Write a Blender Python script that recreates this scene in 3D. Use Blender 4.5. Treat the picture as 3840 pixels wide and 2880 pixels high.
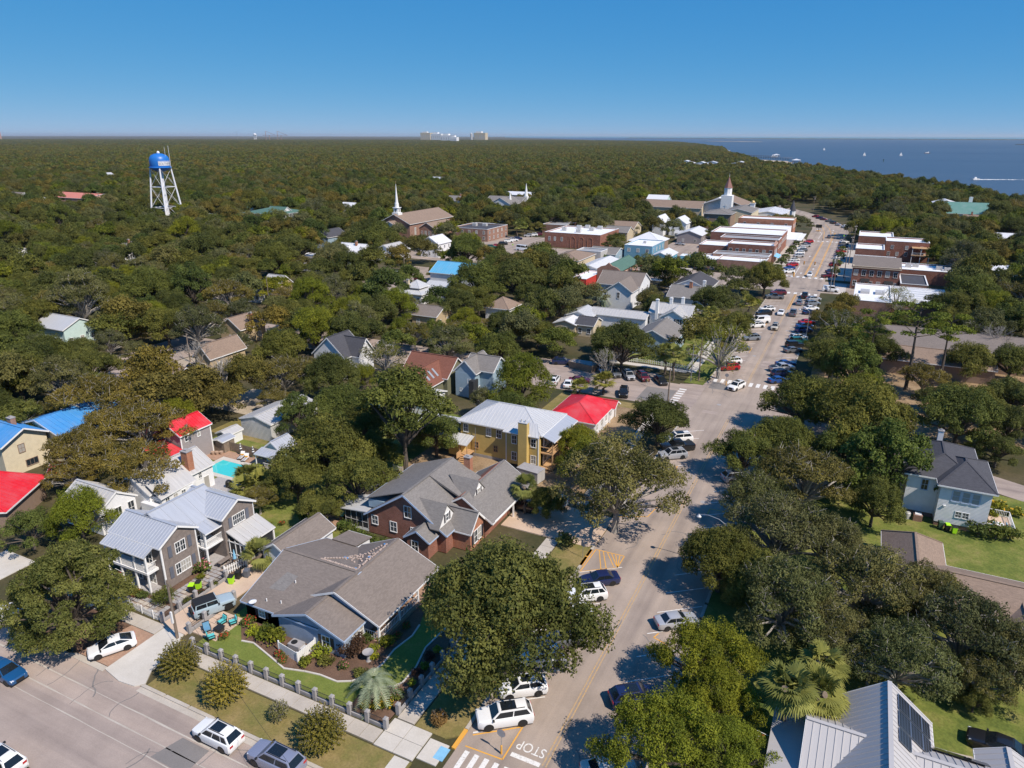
import bpy,bmesh,math,random
import numpy as np
from mathutils import Vector,Matrix
for o in list(bpy.data.objects):
 bpy.data.objects.remove(o)
S = bpy.context.scene
COL = S.collection
R = math.radians
rnd = random.Random(11)
# ------------------------------------------------------------------ camera, sky, sun, exposure
# metric frame: +Y runs up the main street, +X along the side street, camera 51 m up
cam_d = bpy.data.cameras.new('camera')
cam_d.sensor_fit = 'HORIZONTAL'
cam_d.sensor_width = 36.0
cam_d.lens = 36.0*2660/3840
cam_d.clip_start = 0.5
cam_d.clip_end = 120000
cam = bpy.data.objects.new('camera',cam_d)
COL.objects.link(cam)
cam.location = (0,0,51)
_pitch = math.atan((1440-509)/2660)
cam.rotation_mode = 'XYZ'
cam.matrix_world = (Matrix.Translation((0,0,51)) @ Matrix.Rotation(R(26),4,'Z')
     @ Matrix.Rotation(R(90)-_pitch,4,'X') @ Matrix.Rotation(math.atan(6/3840),4,'Z'))
S.camera = cam
SUN_EL = 49.0
SUN_DIR = Vector((0.955,-0.295,0)).normalized()      # horizontal direction towards the sun
sv = Vector((SUN_DIR.x *math.cos(R(SUN_EL)),SUN_DIR.y *math.cos(R(SUN_EL)),math.sin(R(SUN_EL))))
sun_d = bpy.data.lights.new('sun','SUN')
sun_d.energy = 5.0
sun_d.angle = R(0.55)
sun_d.color = (1.0,0.905,0.80)
sun = bpy.data.objects.new('sun',sun_d)
COL.objects.link(sun)
sun.rotation_euler = (-sv).to_track_quat('-Z','Y').to_euler()
sun.location = (60,-40,160)
W = bpy.data.worlds.new('World')
S.world = W
W.use_nodes = True
nt = W.node_tree
nt.nodes.clear()
sky = nt.nodes.new('ShaderNodeTexSky')
sky.sky_type = 'NISHITA'
sky.sun_disc = False
sky.sun_elevation = R(SUN_EL)
sky.sun_rotation = math.atan2(sv.x,sv.y)
sky.altitude = 3000
sky.air_density = 0.6
sky.dust_density = 0.0
sky.ozone_density = 8.0
bg = nt.nodes.new('ShaderNodeBackground')
bg.inputs['Strength'].default_value = 0.15
sep = nt.nodes.new('ShaderNodeSeparateColor')      # clear autumn sky: graded alike over the whole dome to a deeper blue
com = nt.nodes.new('ShaderNodeCombineColor')
for i,(k,p) in enumerate(((0.39,1.04),(1.32,0.42),(3.0,0.17))):
 pw = nt.nodes.new('ShaderNodeMath')
 pw.operation = 'POWER'
 pw.inputs[1].default_value = p
 ml = nt.nodes.new('ShaderNodeMath')
 ml.operation = 'MULTIPLY'
 ml.inputs[1].default_value = k
 nt.links.new(sep.outputs[i],pw.inputs[0])
 nt.links.new(pw.outputs[0],ml.inputs[0])
 nt.links.new(ml.outputs[0],com.inputs[i])
out = nt.nodes.new('ShaderNodeOutputWorld')
nt.links.new(sky.outputs[0],sep.inputs[0])
nt.links.new(com.outputs[0],bg.inputs[0])
nt.links.new(bg.outputs[0],out.inputs[0])
S.view_settings.view_transform = 'Standard'
S.view_settings.look = 'None'
S.view_settings.gamma = 1
S.view_settings.use_curve_mapping = False
S.view_settings.exposure = 0.12
S.render.engine = 'CYCLES'
S.cycles.max_bounces = 6
S.cycles.transparent_max_bounces = 6
S.cycles.volume_bounces = 0
S.cycles.use_denoising = True
# ------------------------------------------------------------------ materials
MATS = {}
def nd(t,kind,**kw):
 n = t.nodes.new(kind)
 for k,v in kw.items():
  if k in n.inputs:
   n.inputs[k].default_value = v
  else:
   setattr(n,k,v)
 return n
def base(name,col,rough=0.7,metal=0.0,spec=0.5):
 m = bpy.data.materials.new(name)
 m.use_nodes = True
 b = m.node_tree.nodes['Principled BSDF']
 b.inputs['Base Color'].default_value = (*col,1)
 b.inputs['Roughness'].default_value = rough
 b.inputs['Metallic'].default_value = metal
 b.inputs['Specular IOR Level'].default_value = spec
 MATS[name] = m
 return m,m.node_tree,b
def coords(t,kind='UV',scale=(1,1,1),rot=0.0):
 c = nd(t,'ShaderNodeTexCoord')
 mp = nd(t,'ShaderNodeMapping')
 mp.inputs['Scale'].default_value = scale
 mp.inputs['Rotation'].default_value = (0,0,rot)
 t.links.new(c.outputs[kind],mp.inputs['Vector'])
 return mp.outputs[0]
def world_pos(t,scale=(1,1,1)):
 g = nd(t,'ShaderNodeNewGeometry')
 mp = nd(t,'ShaderNodeMapping')
 mp.inputs['Scale'].default_value = scale
 t.links.new(g.outputs['Position'],mp.inputs['Vector'])
 return mp.outputs[0]
def noise(t,vec,scale,detail=4,rough=0.6):
 n = nd(t,'ShaderNodeTexNoise')
 n.inputs['Scale'].default_value = scale
 n.inputs['Detail'].default_value = detail
 n.inputs['Roughness'].default_value = rough
 t.links.new(vec,n.inputs['Vector'])
 return n.outputs['Fac']
def ramp(t,fac,stops):
 r = nd(t,'ShaderNodeValToRGB')
 e = r.color_ramp.elements
 while len(e) < len(stops):
  e.new(0.5)
 for i,(p,c) in enumerate(stops):
  e[i].position = p
  e[i].color = (*c,1)
 t.links.new(fac,r.inputs[0])
 return r.outputs[0]
def mixc(t,fac,a,b,mode='MIX'):
 m = nd(t,'ShaderNodeMix',data_type='RGBA',blend_type=mode)
 for s,v in ((m.inputs[0],fac),(m.inputs[6],a),(m.inputs[7],b)):
  if hasattr(v,'is_output'):
   t.links.new(v,s)
  elif isinstance(v,(int,float)):
   s.default_value = v
  else:
   s.default_value = (*v,1)
 return m.outputs[2]
def bump(t,b,h,strength=0.4,dist=0.02):
 n = nd(t,'ShaderNodeBump')
 n.inputs['Strength'].default_value = strength
 n.inputs['Distance'].default_value = dist
 t.links.new(h,n.inputs['Height'])
 t.links.new(n.outputs[0],b.inputs['Normal'])
def mul(c,k):
 return tuple(min(1,x *k) for x in c)
def plain(name,col,rough=0.6,metal=0.0,var=0.12,scale=1.5):
 """even paint or plaster with faint weathering"""
 m,t,b = base(name,col,rough,metal)
 if var:
  f = noise(t,world_pos(t),scale,5,0.65)
  c = ramp(t,f,[(0.3,mul(col,1-var)),(0.7,mul(col,1+var))])
  t.links.new(c,b.inputs['Base Color'])
 return m
def ground_mat(name,stops,scale=0.12,fine=3.0,rough=0.95,bstr=0.5,bdist=0.05,speck=0.25,lanes=None):
 m,t,b = base(name,stops[0][1],rough,0,0.2)
 p = world_pos(t)
 a = noise(t,p,scale,6,0.62)
 c = ramp(t,a,stops)
 if lanes:                       # wear drawn out along the driving direction
  w1 = noise(t,world_pos(t,lanes),1.0,5,0.55)
  c = mixc(t,1.0,c,ramp(t,w1,[(0.28,(0.74,0.74,0.76)),(0.5,(1.0,1.0,1.0)),(0.74,(1.2,1.18,1.15))]),'MULTIPLY')
 f = noise(t,p,fine,4,0.7)
 c2 = ramp(t,f,[(0.25,(1-speck,)*3),(0.75,(1+speck,)*3)])
 t.links.new(mixc(t,1.0,c,c2,'MULTIPLY'),b.inputs['Base Color'])
 bump(t,b,f,bstr,bdist)
 return m
def brick_mat(name,c1,c2,mortar,sx=1.0):
 m,t,b = base(name,c1,0.85,0,0.3)
 br = nd(t,'ShaderNodeTexBrick')
 br.inputs['Scale'].default_value = 1.0
 br.inputs['Brick Width'].default_value = 0.24
 br.inputs['Row Height'].default_value = 0.08
 br.inputs['Mortar Size'].default_value = 0.009
 br.inputs['Color1'].default_value = (*c1,1)
 br.inputs['Color2'].default_value = (*c2,1)
 br.inputs['Mortar'].default_value = (*mortar,1)
 uv = coords(t,'UV')
 t.links.new(uv,br.inputs['Vector'])
 f = noise(t,world_pos(t),0.6,5,0.7)
 v = ramp(t,f,[(0.25,(0.75,)*3),(0.75,(1.2,)*3)])
 t.links.new(mixc(t,1.0,br.outputs['Color'],v,'MULTIPLY'),b.inputs['Base Color'])
 bump(t,b,br.outputs['Fac'],-0.4,0.01)
 return m
def shingle_mat(name,c,w=0.33,h=0.14,var=0.11):
 m,t,b = base(name,c,0.92,0,0.2)
 br = nd(t,'ShaderNodeTexBrick')
 br.inputs['Scale'].default_value = 1.0
 br.inputs['Brick Width'].default_value = w
 br.inputs['Row Height'].default_value = h
 br.inputs['Mortar Size'].default_value = 0.006
 br.inputs['Color1'].default_value = (*mul(c,1-var),1)
 br.inputs['Color2'].default_value = (*mul(c,1+var),1)
 br.inputs['Mortar'].default_value = (*mul(c,0.75),1)
 t.links.new(coords(t,'UV'),br.inputs['Vector'])
 f = noise(t,world_pos(t),0.35,6,0.7)
 v = ramp(t,f,[(0.25,(0.92,)*3),(0.75,(1.07,)*3)])
 t.links.new(mixc(t,1.0,br.outputs['Color'],v,'MULTIPLY'),b.inputs['Base Color'])
 bump(t,b,br.outputs['Fac'],-0.35,0.012)
 return m
def metal_roof(name,c,rough=0.38,metal=0.0,streak=0.12,spec=0.5):
 m,t,b = base(name,c,rough,metal,spec)
 f = noise(t,coords(t,'UV',(1.7,0.12,1)),1.4,5,0.7)
 v = ramp(t,f,[(0.25,mul(c,1-streak)),(0.75,mul(c,1+streak))])
 g2 = noise(t,world_pos(t),0.35,4,0.6)
 fade = tuple(x *.78+.1 for x in c)
 t.links.new(mixc(t,ramp(t,g2,[(0.42,(0,0,0)),(0.75,(.75,.75,.75))]),v,fade),b.inputs['Base Color'])
 bump(t,b,f,0.12,0.01)
 return m
def leaf_mat(name,dark,light,hue=0.75,trans=0.3):
 m,t,b = base(name,dark,0.7,0,0.15)
 at_ = nd(t,'ShaderNodeAttribute',attribute_name='tint')
 oi = nd(t,'ShaderNodeObjectInfo')
 c = mixc(t,at_.outputs['Fac'],dark,light)
 v = ramp(t,oi.outputs['Random'],[(0.0,(0.62,0.68,0.62)),(0.3,(1.0,1.0,1.0)),(0.6,(1.36,1.18,0.8)),(0.8,(0.9,1.05,0.85)),(1.0,(1.4,1.22,1.0))])
 c = mixc(t,hue,c,mixc(t,1.0,c,v,'MULTIPLY'))
 t.links.new(c,b.inputs['Base Color'])
 tr = nd(t,'ShaderNodeBsdfTranslucent')
 t.links.new(c,tr.inputs['Color'])
 mx = nd(t,'ShaderNodeMixShader')
 mx.inputs[0].default_value = trans
 o = t.nodes['Material Output']
 t.links.new(b.outputs[0],mx.inputs[1])
 t.links.new(tr.outputs[0],mx.inputs[2])
 t.links.new(mx.outputs[0],o.inputs['Surface'])
 return m
# ground, paving
ground_mat('forest_floor',[(0.3,(0.035,0.045,0.018)),(0.5,(0.075,0.065,0.03)),(0.7,(0.13,0.10,0.06))],0.07,2.2)
ground_mat('lawn',[(0.32,(0.075,0.105,0.022)),(0.48,(0.14,0.165,0.034)),(0.58,(0.19,0.19,0.05)),(0.72,(0.27,0.22,0.09))],0.3,4,speck=.35)
ground_mat('trim_lawn',[(0.3,(0.125,0.16,0.032)),(0.55,(0.16,0.19,0.04)),(0.75,(0.23,0.21,0.065))],0.6,7,speck=0.28)
ground_mat('dry_lawn',[(0.28,(0.13,0.14,0.035)),(0.5,(0.21,0.17,0.06)),(0.72,(0.30,0.22,0.10))],0.33,5)
ground_mat('mulch',[(0.3,(0.10,0.062,0.042)),(0.7,(0.19,0.115,0.078))],0.6,8,speck=0.4)
ground_mat('bare_earth',[(0.3,(0.20,0.13,0.07)),(0.7,(0.36,0.26,0.16))],0.25,4)
ground_mat('pale_sand',[(0.3,(0.33,0.27,0.20)),(0.7,(0.46,0.39,0.30))],0.3,4)
ground_mat('concrete',[(0.3,(0.40,0.355,0.30)),(0.7,(0.52,0.47,0.405))],0.35,6,0.85,0.2,0.01,0.1)
ground_mat('concrete_pale',[(0.3,(0.50,0.46,0.40)),(0.7,(0.60,0.56,0.50))],0.35,6,0.85,0.2,0.01,0.08)
ground_mat('pink_concrete',[(0.3,(0.50,0.37,0.27)),(0.7,(0.60,0.46,0.35))],0.3,6,0.85,0.2,0.01,0.08)
ground_mat('asphalt_old',[(0.3,(0.285,0.232,0.192)),(0.5,(0.34,0.277,0.23)),(0.72,(0.39,0.318,0.265))],0.16,9,0.9,0.25,0.01,0.12,(0.55,0.022,1))
ground_mat('asphalt_side',[(0.3,(0.295,0.238,0.205)),(0.5,(0.35,0.284,0.245)),(0.72,(0.395,0.32,0.275))],0.2,9,0.9,0.25,0.01,0.12,(0.02,0.6,1))
ground_mat('asphalt_new',[(0.3,(0.185,0.17,0.16)),(0.7,(0.23,0.21,0.195))],0.3,9,0.9,0.25,0.01,0.12)
ground_mat('beach_sand',[(0.3,(0.42,0.34,0.24)),(0.7,(0.55,0.46,0.35))],0.02,1)
ground_mat('island_scrub',[(0.35,(0.05,0.06,0.03)),(0.6,(0.12,0.11,0.06))],0.004,0.1)
def road_paint(name,col,wear=.5):
 m,t,b = base(name,col,0.75)
 f = noise(t,world_pos(t),5.5,6,0.75)
 t.links.new(mixc(t,ramp(t,f,[(wear,(0,0,0)),(wear +.16,(.85,.85,.85))]),col,(0.33,0.28,0.235)),b.inputs['Base Color'])
road_paint('paint_white',(0.74,0.72,0.68),.52)
road_paint('paint_yellow',(0.72,0.36,0.05),.55)
road_paint('paint_yellow_worn',(0.55,0.34,0.13),.42)
plain('ada_blue',(0.22,0.48,0.68),0.7)
# walls
plain('white_trim',(0.80,0.79,0.77),0.5,0,0.05)
plain('white_siding',(0.74,0.74,0.74),0.55,0,0.07,0.8)
plain('blue_trim',(0.42,0.52,0.68),0.5,0,0.06)
plain('blue_stucco',(0.27,0.33,0.42),0.85,0,0.10,1.2)
plain('weathered_wood',(0.20,0.165,0.145),0.85,0,0.22,2.5)
plain('grey_lilac_siding',(0.30,0.265,0.26),0.6,0,0.06)
plain('yellow_siding',(0.52,0.37,0.125),0.6,0,0.09,1)
plain('blue_grey_siding',(0.30,0.40,0.47),0.6,0,0.07)
plain('cream_stucco',(0.62,0.54,0.38),0.8,0,0.08)
plain('tan_siding',(0.47,0.36,0.22),0.7,0,0.08)
plain('beige_wall',(0.55,0.46,0.32),0.8,0,0.08)
plain('brown_wall',(0.27,0.19,0.14),0.8,0,0.1)
plain('turquoise_wall',(0.16,0.42,0.55),0.7,0,0.08)
plain('teal_wall',(0.14,0.30,0.40),0.7,0,0.08)
plain('red_wall',(0.50,0.045,0.035),0.7,0,0.1)
plain('ochre_wall',(0.60,0.33,0.05),0.7,0,0.08)
plain('mint_wall',(0.52,0.66,0.62),0.7,0,0.06)
plain('olive_wall',(0.16,0.16,0.10),0.7,0,0.08)
plain('wood_fence',(0.22,0.17,0.125),0.9,0,0.25,2)
plain('raw_wood',(0.48,0.29,0.14),0.8,0,0.2,3)
plain('deck_grey',(0.38,0.36,0.35),0.8,0,0.15,3)
plain('grey_block',(0.33,0.315,0.31),0.85,0,0.12,2)
plain('dark_iron',(0.025,0.025,0.028),0.5,0,0)
plain('shutter_grey',(0.12,0.13,0.16),0.6,0,0.08)
plain('shutter_dark',(0.035,0.03,0.04),0.6,0,0)
plain('screen_mesh',(0.03,0.032,0.035),0.7,0,0)
brick_mat('brick_red',(0.22,0.075,0.048),(0.31,0.11,0.07),(0.32,0.22,0.17))
brick_mat('brick_orange',(0.36,0.125,0.065),(0.46,0.17,0.09),(0.42,0.30,0.22))
brick_mat('brick_brown',(0.24,0.12,0.085),(0.33,0.17,0.12),(0.34,0.26,0.21))
brick_mat('brick_pink',(0.42,0.22,0.16),(0.50,0.28,0.21),(0.46,0.36,0.30))
brick_mat('brick_paver',(0.36,0.20,0.13),(0.44,0.27,0.18),(0.34,0.26,0.20))
brick_mat('grey_cmu',(0.33,0.315,0.31),(0.38,0.36,0.355),(0.28,0.27,0.265))
# roofs
shingle_mat('shingle_taupe',(0.205,0.172,0.15))
shingle_mat('shingle_grey',(0.205,0.19,0.178))
shingle_mat('shingle_charcoal',(0.075,0.075,0.085))
shingle_mat('shingle_red',(0.20,0.085,0.06))
shingle_mat('shingle_brown',(0.26,0.19,0.145))
shingle_mat('shingle_green',(0.09,0.17,0.14))
metal_roof('metal_blue_grey',(0.44,0.46,0.50),0.42,0.2)
metal_roof('metal_galv',(0.50,0.485,0.465),0.5,0.12,0.2)
metal_roof('metal_silver',(0.56,0.56,0.56),0.42,0.15,0.12)
metal_roof('metal_white',(0.66,0.66,0.67),0.5,0.0,0.08)
metal_roof('metal_pewter',(0.44,0.42,0.41),0.55,0.0,0.06)
metal_roof('metal_red',(0.62,0.02,0.03),0.5,0,0.12,0.4)
metal_roof('metal_coral',(0.62,0.20,0.12),0.5,0,0.1,0.4)
metal_roof('metal_blue',(0.06,0.26,0.56),0.5,0,0.15,0.4)
metal_roof('metal_aqua',(0.11,0.38,0.58),0.5,0,0.12,0.4)
metal_roof('metal_green',(0.12,0.25,0.20),0.5,0,0.1,0.4)
plain('membrane_white',(0.78,0.78,0.78),0.7,0,0.06,0.5)
plain('membrane_grey',(0.30,0.30,0.31),0.8,0,0.15,0.5)
plain('membrane_black',(0.06,0.06,0.07),0.8,0,0.2,0.6)
# glass etc
base('pane_dark',(0.02,0.028,0.035),0.12,0,0.6)
base('pane_pale',(0.30,0.33,0.36),0.2,0,0.5)
base('pane_mid',(0.10,0.11,0.12),0.1,0,0.7)
base('pane_blind',(0.36,0.34,0.30),0.3,0,0.4)
base('car_glass',(0.012,0.016,0.02),0.06,0,0.7)
base('rubber',(0.018,0.018,0.018),0.8,0,0.3)
base('alloy',(0.42,0.42,0.43),0.35,0.8)
base('chrome',(0.6,0.6,0.6),0.25,0.9)
base('headlamp',(0.75,0.78,0.8),0.15,0,0.8)
base('tail_lamp',(0.45,0.015,0.015),0.25,0,0.6)
base('black_plastic',(0.02,0.02,0.02),0.5,0,0.4)
base('lime_plastic',(0.42,0.80,0.02),0.5,0,0.4)
base('green_plastic',(0.05,0.10,0.06),0.5,0,0.4)
base('steel_pole',(0.35,0.36,0.37),0.45,0.6)
plain('wood_pole',(0.20,0.155,0.12),0.9,0,0.2,3)
plain('bark',(0.105,0.085,0.068),0.95,0,0.3,3)
plain('bark_grey',(0.30,0.275,0.245),0.95,0,0.3,3)
plain('bark_palm',(0.16,0.125,0.095),0.95,0,0.35,6)
plain('tower_blue',(0.02,0.16,0.52),0.4,0,0.06,0.3)
plain('tower_white',(0.74,0.74,0.76),0.5,0,0.04,0.3)
plain('copper_roof',(0.24,0.11,0.085),0.6,0,0.12)
plain('gold',(0.55,0.38,0.16),0.4,0.3,0.05)
for n_,c_ in dict(white=(0.80,0.80,0.79),pearl=(0.66,0.64,0.58),silver=(0.45,0.46,0.48),grey=(0.15,0.16,0.175),steel=(0.24,0.27,0.31),
                   black=(0.012,0.012,0.014),navy=(0.012,0.02,0.075),blue=(0.015,0.06,0.23),petrol=(0.01,0.075,0.20),red=(0.40,0.012,0.02),
                   maroon=(0.13,0.015,0.03),green=(0.02,0.13,0.11),beige=(0.50,0.46,0.38),jeep=(0.36,0.45,0.50),lilac=(0.27,0.29,0.38)).items():
 m_,t_,b_ = base('car_'+n_,c_,0.32,0.25 if n_ in ('silver','grey','steel','lilac') else 0.0,0.5)
 b_.inputs['Coat Weight'].default_value = 0.6
 b_.inputs['Coat Roughness'].default_value = 0.08
M = MATS
# ------------------------------------------------------------------ mesh builder
def autouv(me):
 n = len(me.loops)
 co = np.empty(len(me.vertices)*3,'f')
 me.vertices.foreach_get('co',co)
 co = co.reshape(-1,3)
 vi = np.empty(n,'i')
 me.loops.foreach_get('vertex_index',vi)
 nf = len(me.polygons)
 no = np.empty(nf *3,'f')
 me.polygons.foreach_get('normal',no)
 no = no.reshape(-1,3)
 lt = np.empty(nf,'i')
 me.polygons.foreach_get('loop_total',lt)
 nl = np.repeat(no,lt,axis=0)
 h = np.hypot(nl[:,0],nl[:,1])
 flat = h < 0.02
 hs = np.where(flat,1,h)
 ux,uy = np.where(flat,1,-nl[:,1]/hs),np.where(flat,0,nl[:,0]/hs)
 vx,vy,vz =-uy *nl[:,2],ux *nl[:,2],(nl[:,0]*uy -nl[:,1]*ux)
 vz = np.where(flat,0,vz)
 vx,vy = np.where(flat,0,vx),np.where(flat,1,vy)
 p = co[vi]
 u = p[:,0]*ux +p[:,1]*uy
 v = p[:,0]*vx +p[:,1]*vy +p[:,2]*vz
 uv = me.uv_layers.new(name='UVMap')
 uv.data.foreach_set('uv',np.stack([u,v],1).astype('f').ravel())
class MB:
 def __init__(s):
  s.v,s.f = [],[]
 def poly(s,pts):
  n = len(s.v)
  s.v += [tuple(p) for p in pts]
  s.f.append(tuple(range(n,n +len(pts))))
  return s
 def hexa(s,b,t):
  """closed solid between bottom ring b and top ring t (same count, counter-clockwise from above)"""
  n,k = len(s.v),len(b)
  s.v += [tuple(p) for p in b]+[tuple(p) for p in t]
  s.f.append(tuple(range(n +k -1,n -1,-1)))
  s.f.append(tuple(range(n +k,n +2*k)))
  for i in range(k):
   j = (i +1) % k
   s.f.append((n +i,n +j,n +k +j,n +k +i))
  return s
 def box(s,x0,y0,z0,x1,y1,z1):
  r = [(x0,y0),(x1,y0),(x1,y1),(x0,y1)]
  return s.hexa([(x,y,z0) for x,y in r],[(x,y,z1) for x,y in r])
 def prism(s,pts,z0,z1):
  a = sum(pts[i][0]*pts[(i +1) % len(pts)][1]-pts[(i +1) % len(pts)][0]*pts[i][1] for i in range(len(pts)))
  if a < 0:
   pts = pts[::-1]
  return s.hexa([(x,y,z0) for x,y in pts],[(x,y,z1) for x,y in pts])
 def beam(s,p0,p1,w,h=None):
  h = h or w
  p0,p1 = Vector(p0),Vector(p1)
  d = (p1 -p0).normalized()
  a = d.cross(Vector((0,0,1)))
  a = Vector((1,0,0)) if a.length < 1e-4 else a.normalized()
  u = a.cross(d).normalized()
  a,u = a *w /2,u *h /2
  s.hexa([p0 -a -u,p0 +a -u,p0 +a +u,p0 -a +u],[p1 -a -u,p1 +a -u,p1 +a +u,p1 -a +u])
  return s
 def tube(s,path,radii,n=6,cap=True):
  path = [Vector(p) for p in path]
  rings = []
  for i,p in enumerate(path):
   d = (path[min(i +1,len(path)-1)]-path[max(i -1,0)]).normalized()
   a = d.cross(Vector((0,0,1)))
   a = Vector((1,0,0)) if a.length < 1e-3 else a.normalized()
   b = d.cross(a)
   r = radii[i] if isinstance(radii,(list,tuple)) else radii
   k = len(s.v)
   s.v += [tuple(p +(a *math.cos(q)+b *math.sin(q))*r) for q in [2*math.pi *j /n for j in range(n)]]
   rings.append(k)
  for k0,k1 in zip(rings,rings[1:]):
   for j in range(n):
    jj = (j +1) % n
    s.f.append((k0 +j,k0 +jj,k1 +jj,k1 +j))
  if cap:
   s.f.append(tuple(rings[0]+j for j in range(n -1,-1,-1)))
   s.f.append(tuple(rings[-1]+j for j in range(n)))
  return s
 def lathe(s,prof,c=(0,0,0),n=16):
  ks = []
  for r,z in prof:
   k = len(s.v)
   s.v += [(c[0]+r *math.cos(2*math.pi *j /n),c[1]+r *math.sin(2*math.pi *j /n),c[2]+z) for j in range(n)]
   ks.append(k)
  for a,b in zip(ks,ks[1:]):
   for j in range(n):
    jj = (j +1) % n
    s.f.append((a +j,a +jj,b +jj,b +j))
  s.f.append(tuple(ks[0]+j for j in range(n -1,-1,-1)))
  s.f.append(tuple(ks[-1]+j for j in range(n)))
  return s
 def mesh(s,name,mat=None,off=(0,0,0),smooth=False,uv=True,sharp=None):
  me = bpy.data.meshes.new(name)
  me.from_pydata([(x -off[0],y -off[1],z -off[2]) for x,y,z in s.v] if any(off) else s.v,[],s.f)
  if mat:
   me.materials.append(M[mat] if isinstance(mat,str) else mat)
  if uv:
   autouv(me)
  if smooth:
   me.shade_smooth()
   if sharp:
    me.set_sharp_from_angle(angle=R(sharp))
  me.update()
  return me
 def build(s,name,mat=None,parent=None,smooth=False,sharp=None):
  off = wloc(parent) if parent else (0,0,0)
  return link(name,s.mesh(name,mat,off,smooth,True,sharp),parent)
def wloc(o):
 l = Vector((0,0,0))
 while o:
  l += o.location
  o = o.parent
 return tuple(l)
def link(name,data,parent=None,loc=None,rz=None):
 o = bpy.data.objects.new(name,data)
 COL.objects.link(o)
 if parent:
  o.parent = parent
 if loc is not None:
  o.location = loc
 if rz is not None:
  o.rotation_euler = (0,0,rz)
 return o
LABELS = {}
def tag(o,label,cat,group=None,kind=None):
 if label:
  o['label'] = label
 if cat:
  o['category'] = cat
 if group:
  o['group'] = group
 if kind:
  o['kind'] = kind
 return o
def thing(name,label,cat,loc=(0,0,0),rz=0.0,group=None):
 o = bpy.data.objects.new(name,None)
 COL.objects.link(o)
 o.empty_display_size = 0.3
 o.location = loc
 o.rotation_euler = (0,0,rz)
 return tag(o,label,cat,group)
def struct(name,mb,mat):
 o = mb.build(name,mat)
 o['kind'] = 'structure'
 return o
def copy_tree(o,parent=None):
 c = o.copy()
 COL.objects.link(c)
 c.parent = parent
 for ch in o.children:
  copy_tree(ch,c)
 return c
# ------------------------------------------------------------------ land, water
COAST = [(330,-300),(250,150),(190,400),(150,540),(108,660),(60,830),(0,1010),(-70,1180),(-160,1320),(-215,1560),(-262,1760),
         (-330,1960),(-420,2400),(-560,3100),(-760,3900),(-1100,5000),(-1500,6200),(-2300,7400),(-3100,7900),(-4200,9000),
         (-6400,13000),(-11000,22000),(-17000,34000)]
land = COAST +[(-60000,45000),(-60000,-800),(-300,-800)]
_m = MB()
_m.poly([(x,y,0) for x,y in land])
_m.poly([(COAST[i][0],COAST[i][1],0) for i in range(len(COAST))][::-1]+[(x,y,-3) for x,y in COAST])
struct('ground',_m,'forest_floor')
m,t,b = base('bay_water',(0.032,0.062,0.10),0.35,0,0.22)
_p = world_pos(t,(1,1.6,1))
_w = noise(t,_p,0.25,5,0.6)
_big = noise(t,world_pos(t,(0.0009,0.004,1)),1.0,4,0.6)
t.links.new(ramp(t,_big,[(0.3,(0.045,0.068,0.10)),(0.7,(0.075,0.10,0.135))]),b.inputs['Base Color'])
bump(t,b,_w,0.7,0.6)
m,t,b = base('ocean_water',(0.06,0.24,0.31),0.4,0,0.2)
bump(t,b,noise(t,world_pos(t),0.05,4,0.6),0.5,1.0)
base('pool_water',(0.06,0.55,0.55),0.08,0,0.5)
_m = MB().poly([(-20000,-2000,-1.2),(30000,-2000,-1.2),(30000,15500,-1.2),(-20000,24000,-1.2)])
struct('bay',_m,'bay_water')
_m = MB().poly([(-20000,24000,-1.2),(30000,15500,-1.2),(90000,90000,-1.2),(-60000,90000,-1.2)])
struct('ocean',_m,'ocean_water')
def strip(name,pts,half,h,mat):
 """a long low bank of land: ragged tops along a line"""
 r = random.Random(5)
 mb = MB()
 L,Rr = [],[]
 for (x,y) in pts:
  L.append((x,y -half))
  Rr.append((x,y +half))
 ring = L +Rr[::-1]
 mb.prism(ring,-3,h)
 for i in range(len(pts)-1):
  (x0,y0),(x1,y1) = pts[i],pts[i +1]
  for k in range(14):
   f = (k +r.random())/14
   x,y = x0 +(x1 -x0)*f,y0 +(y1 -y0)*f +r.uniform(-.6,.6)*half
   w = r.uniform(60,190)
   mb.hexa([(x -w,y -60,0),(x +w,y -60,0),(x +w,y +60,0),(x -w,y +60,0)],
     [(x -w *.6,y -30,h +r.uniform(2,9)),(x +w *.5,y -30,h +r.uniform(2,9)),(x +w *.5,y +30,h +r.uniform(2,9)),(x -w *.6,y +30,h +r.uniform(2,9))])
 struct(name,mb,mat)
strip('barrier_island',[(-5600,18200),(-4300,17600),(-2700,16800),(-1600,16000),(-200,15500),(1300,15000),(2600,14600),(4500,14000)],500,2,'island_scrub')
struct('island_beach',MB().prism([(-2900,16300),(4600,13400),(4600,13460),(-2900,16380)],-3,3.0),'beach_sand')
struct('sand_spit',MB().prism([(-1650,7900),(-1200,7500),(-1000,7560),(-1500,8080)],-3,0.6),'beach_sand')
struct('marsh_point',MB().prism([(830,6000),(1300,5700),(1500,6400),(900,6250)],-3,1.2),'island_scrub')
struct('shore_beach',MB().prism([(-215,1560),(-150,1600),(-170,1700),(-235,1780),(-290,1850),(-275,1760)],-3,0.15),'beach_sand')
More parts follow.
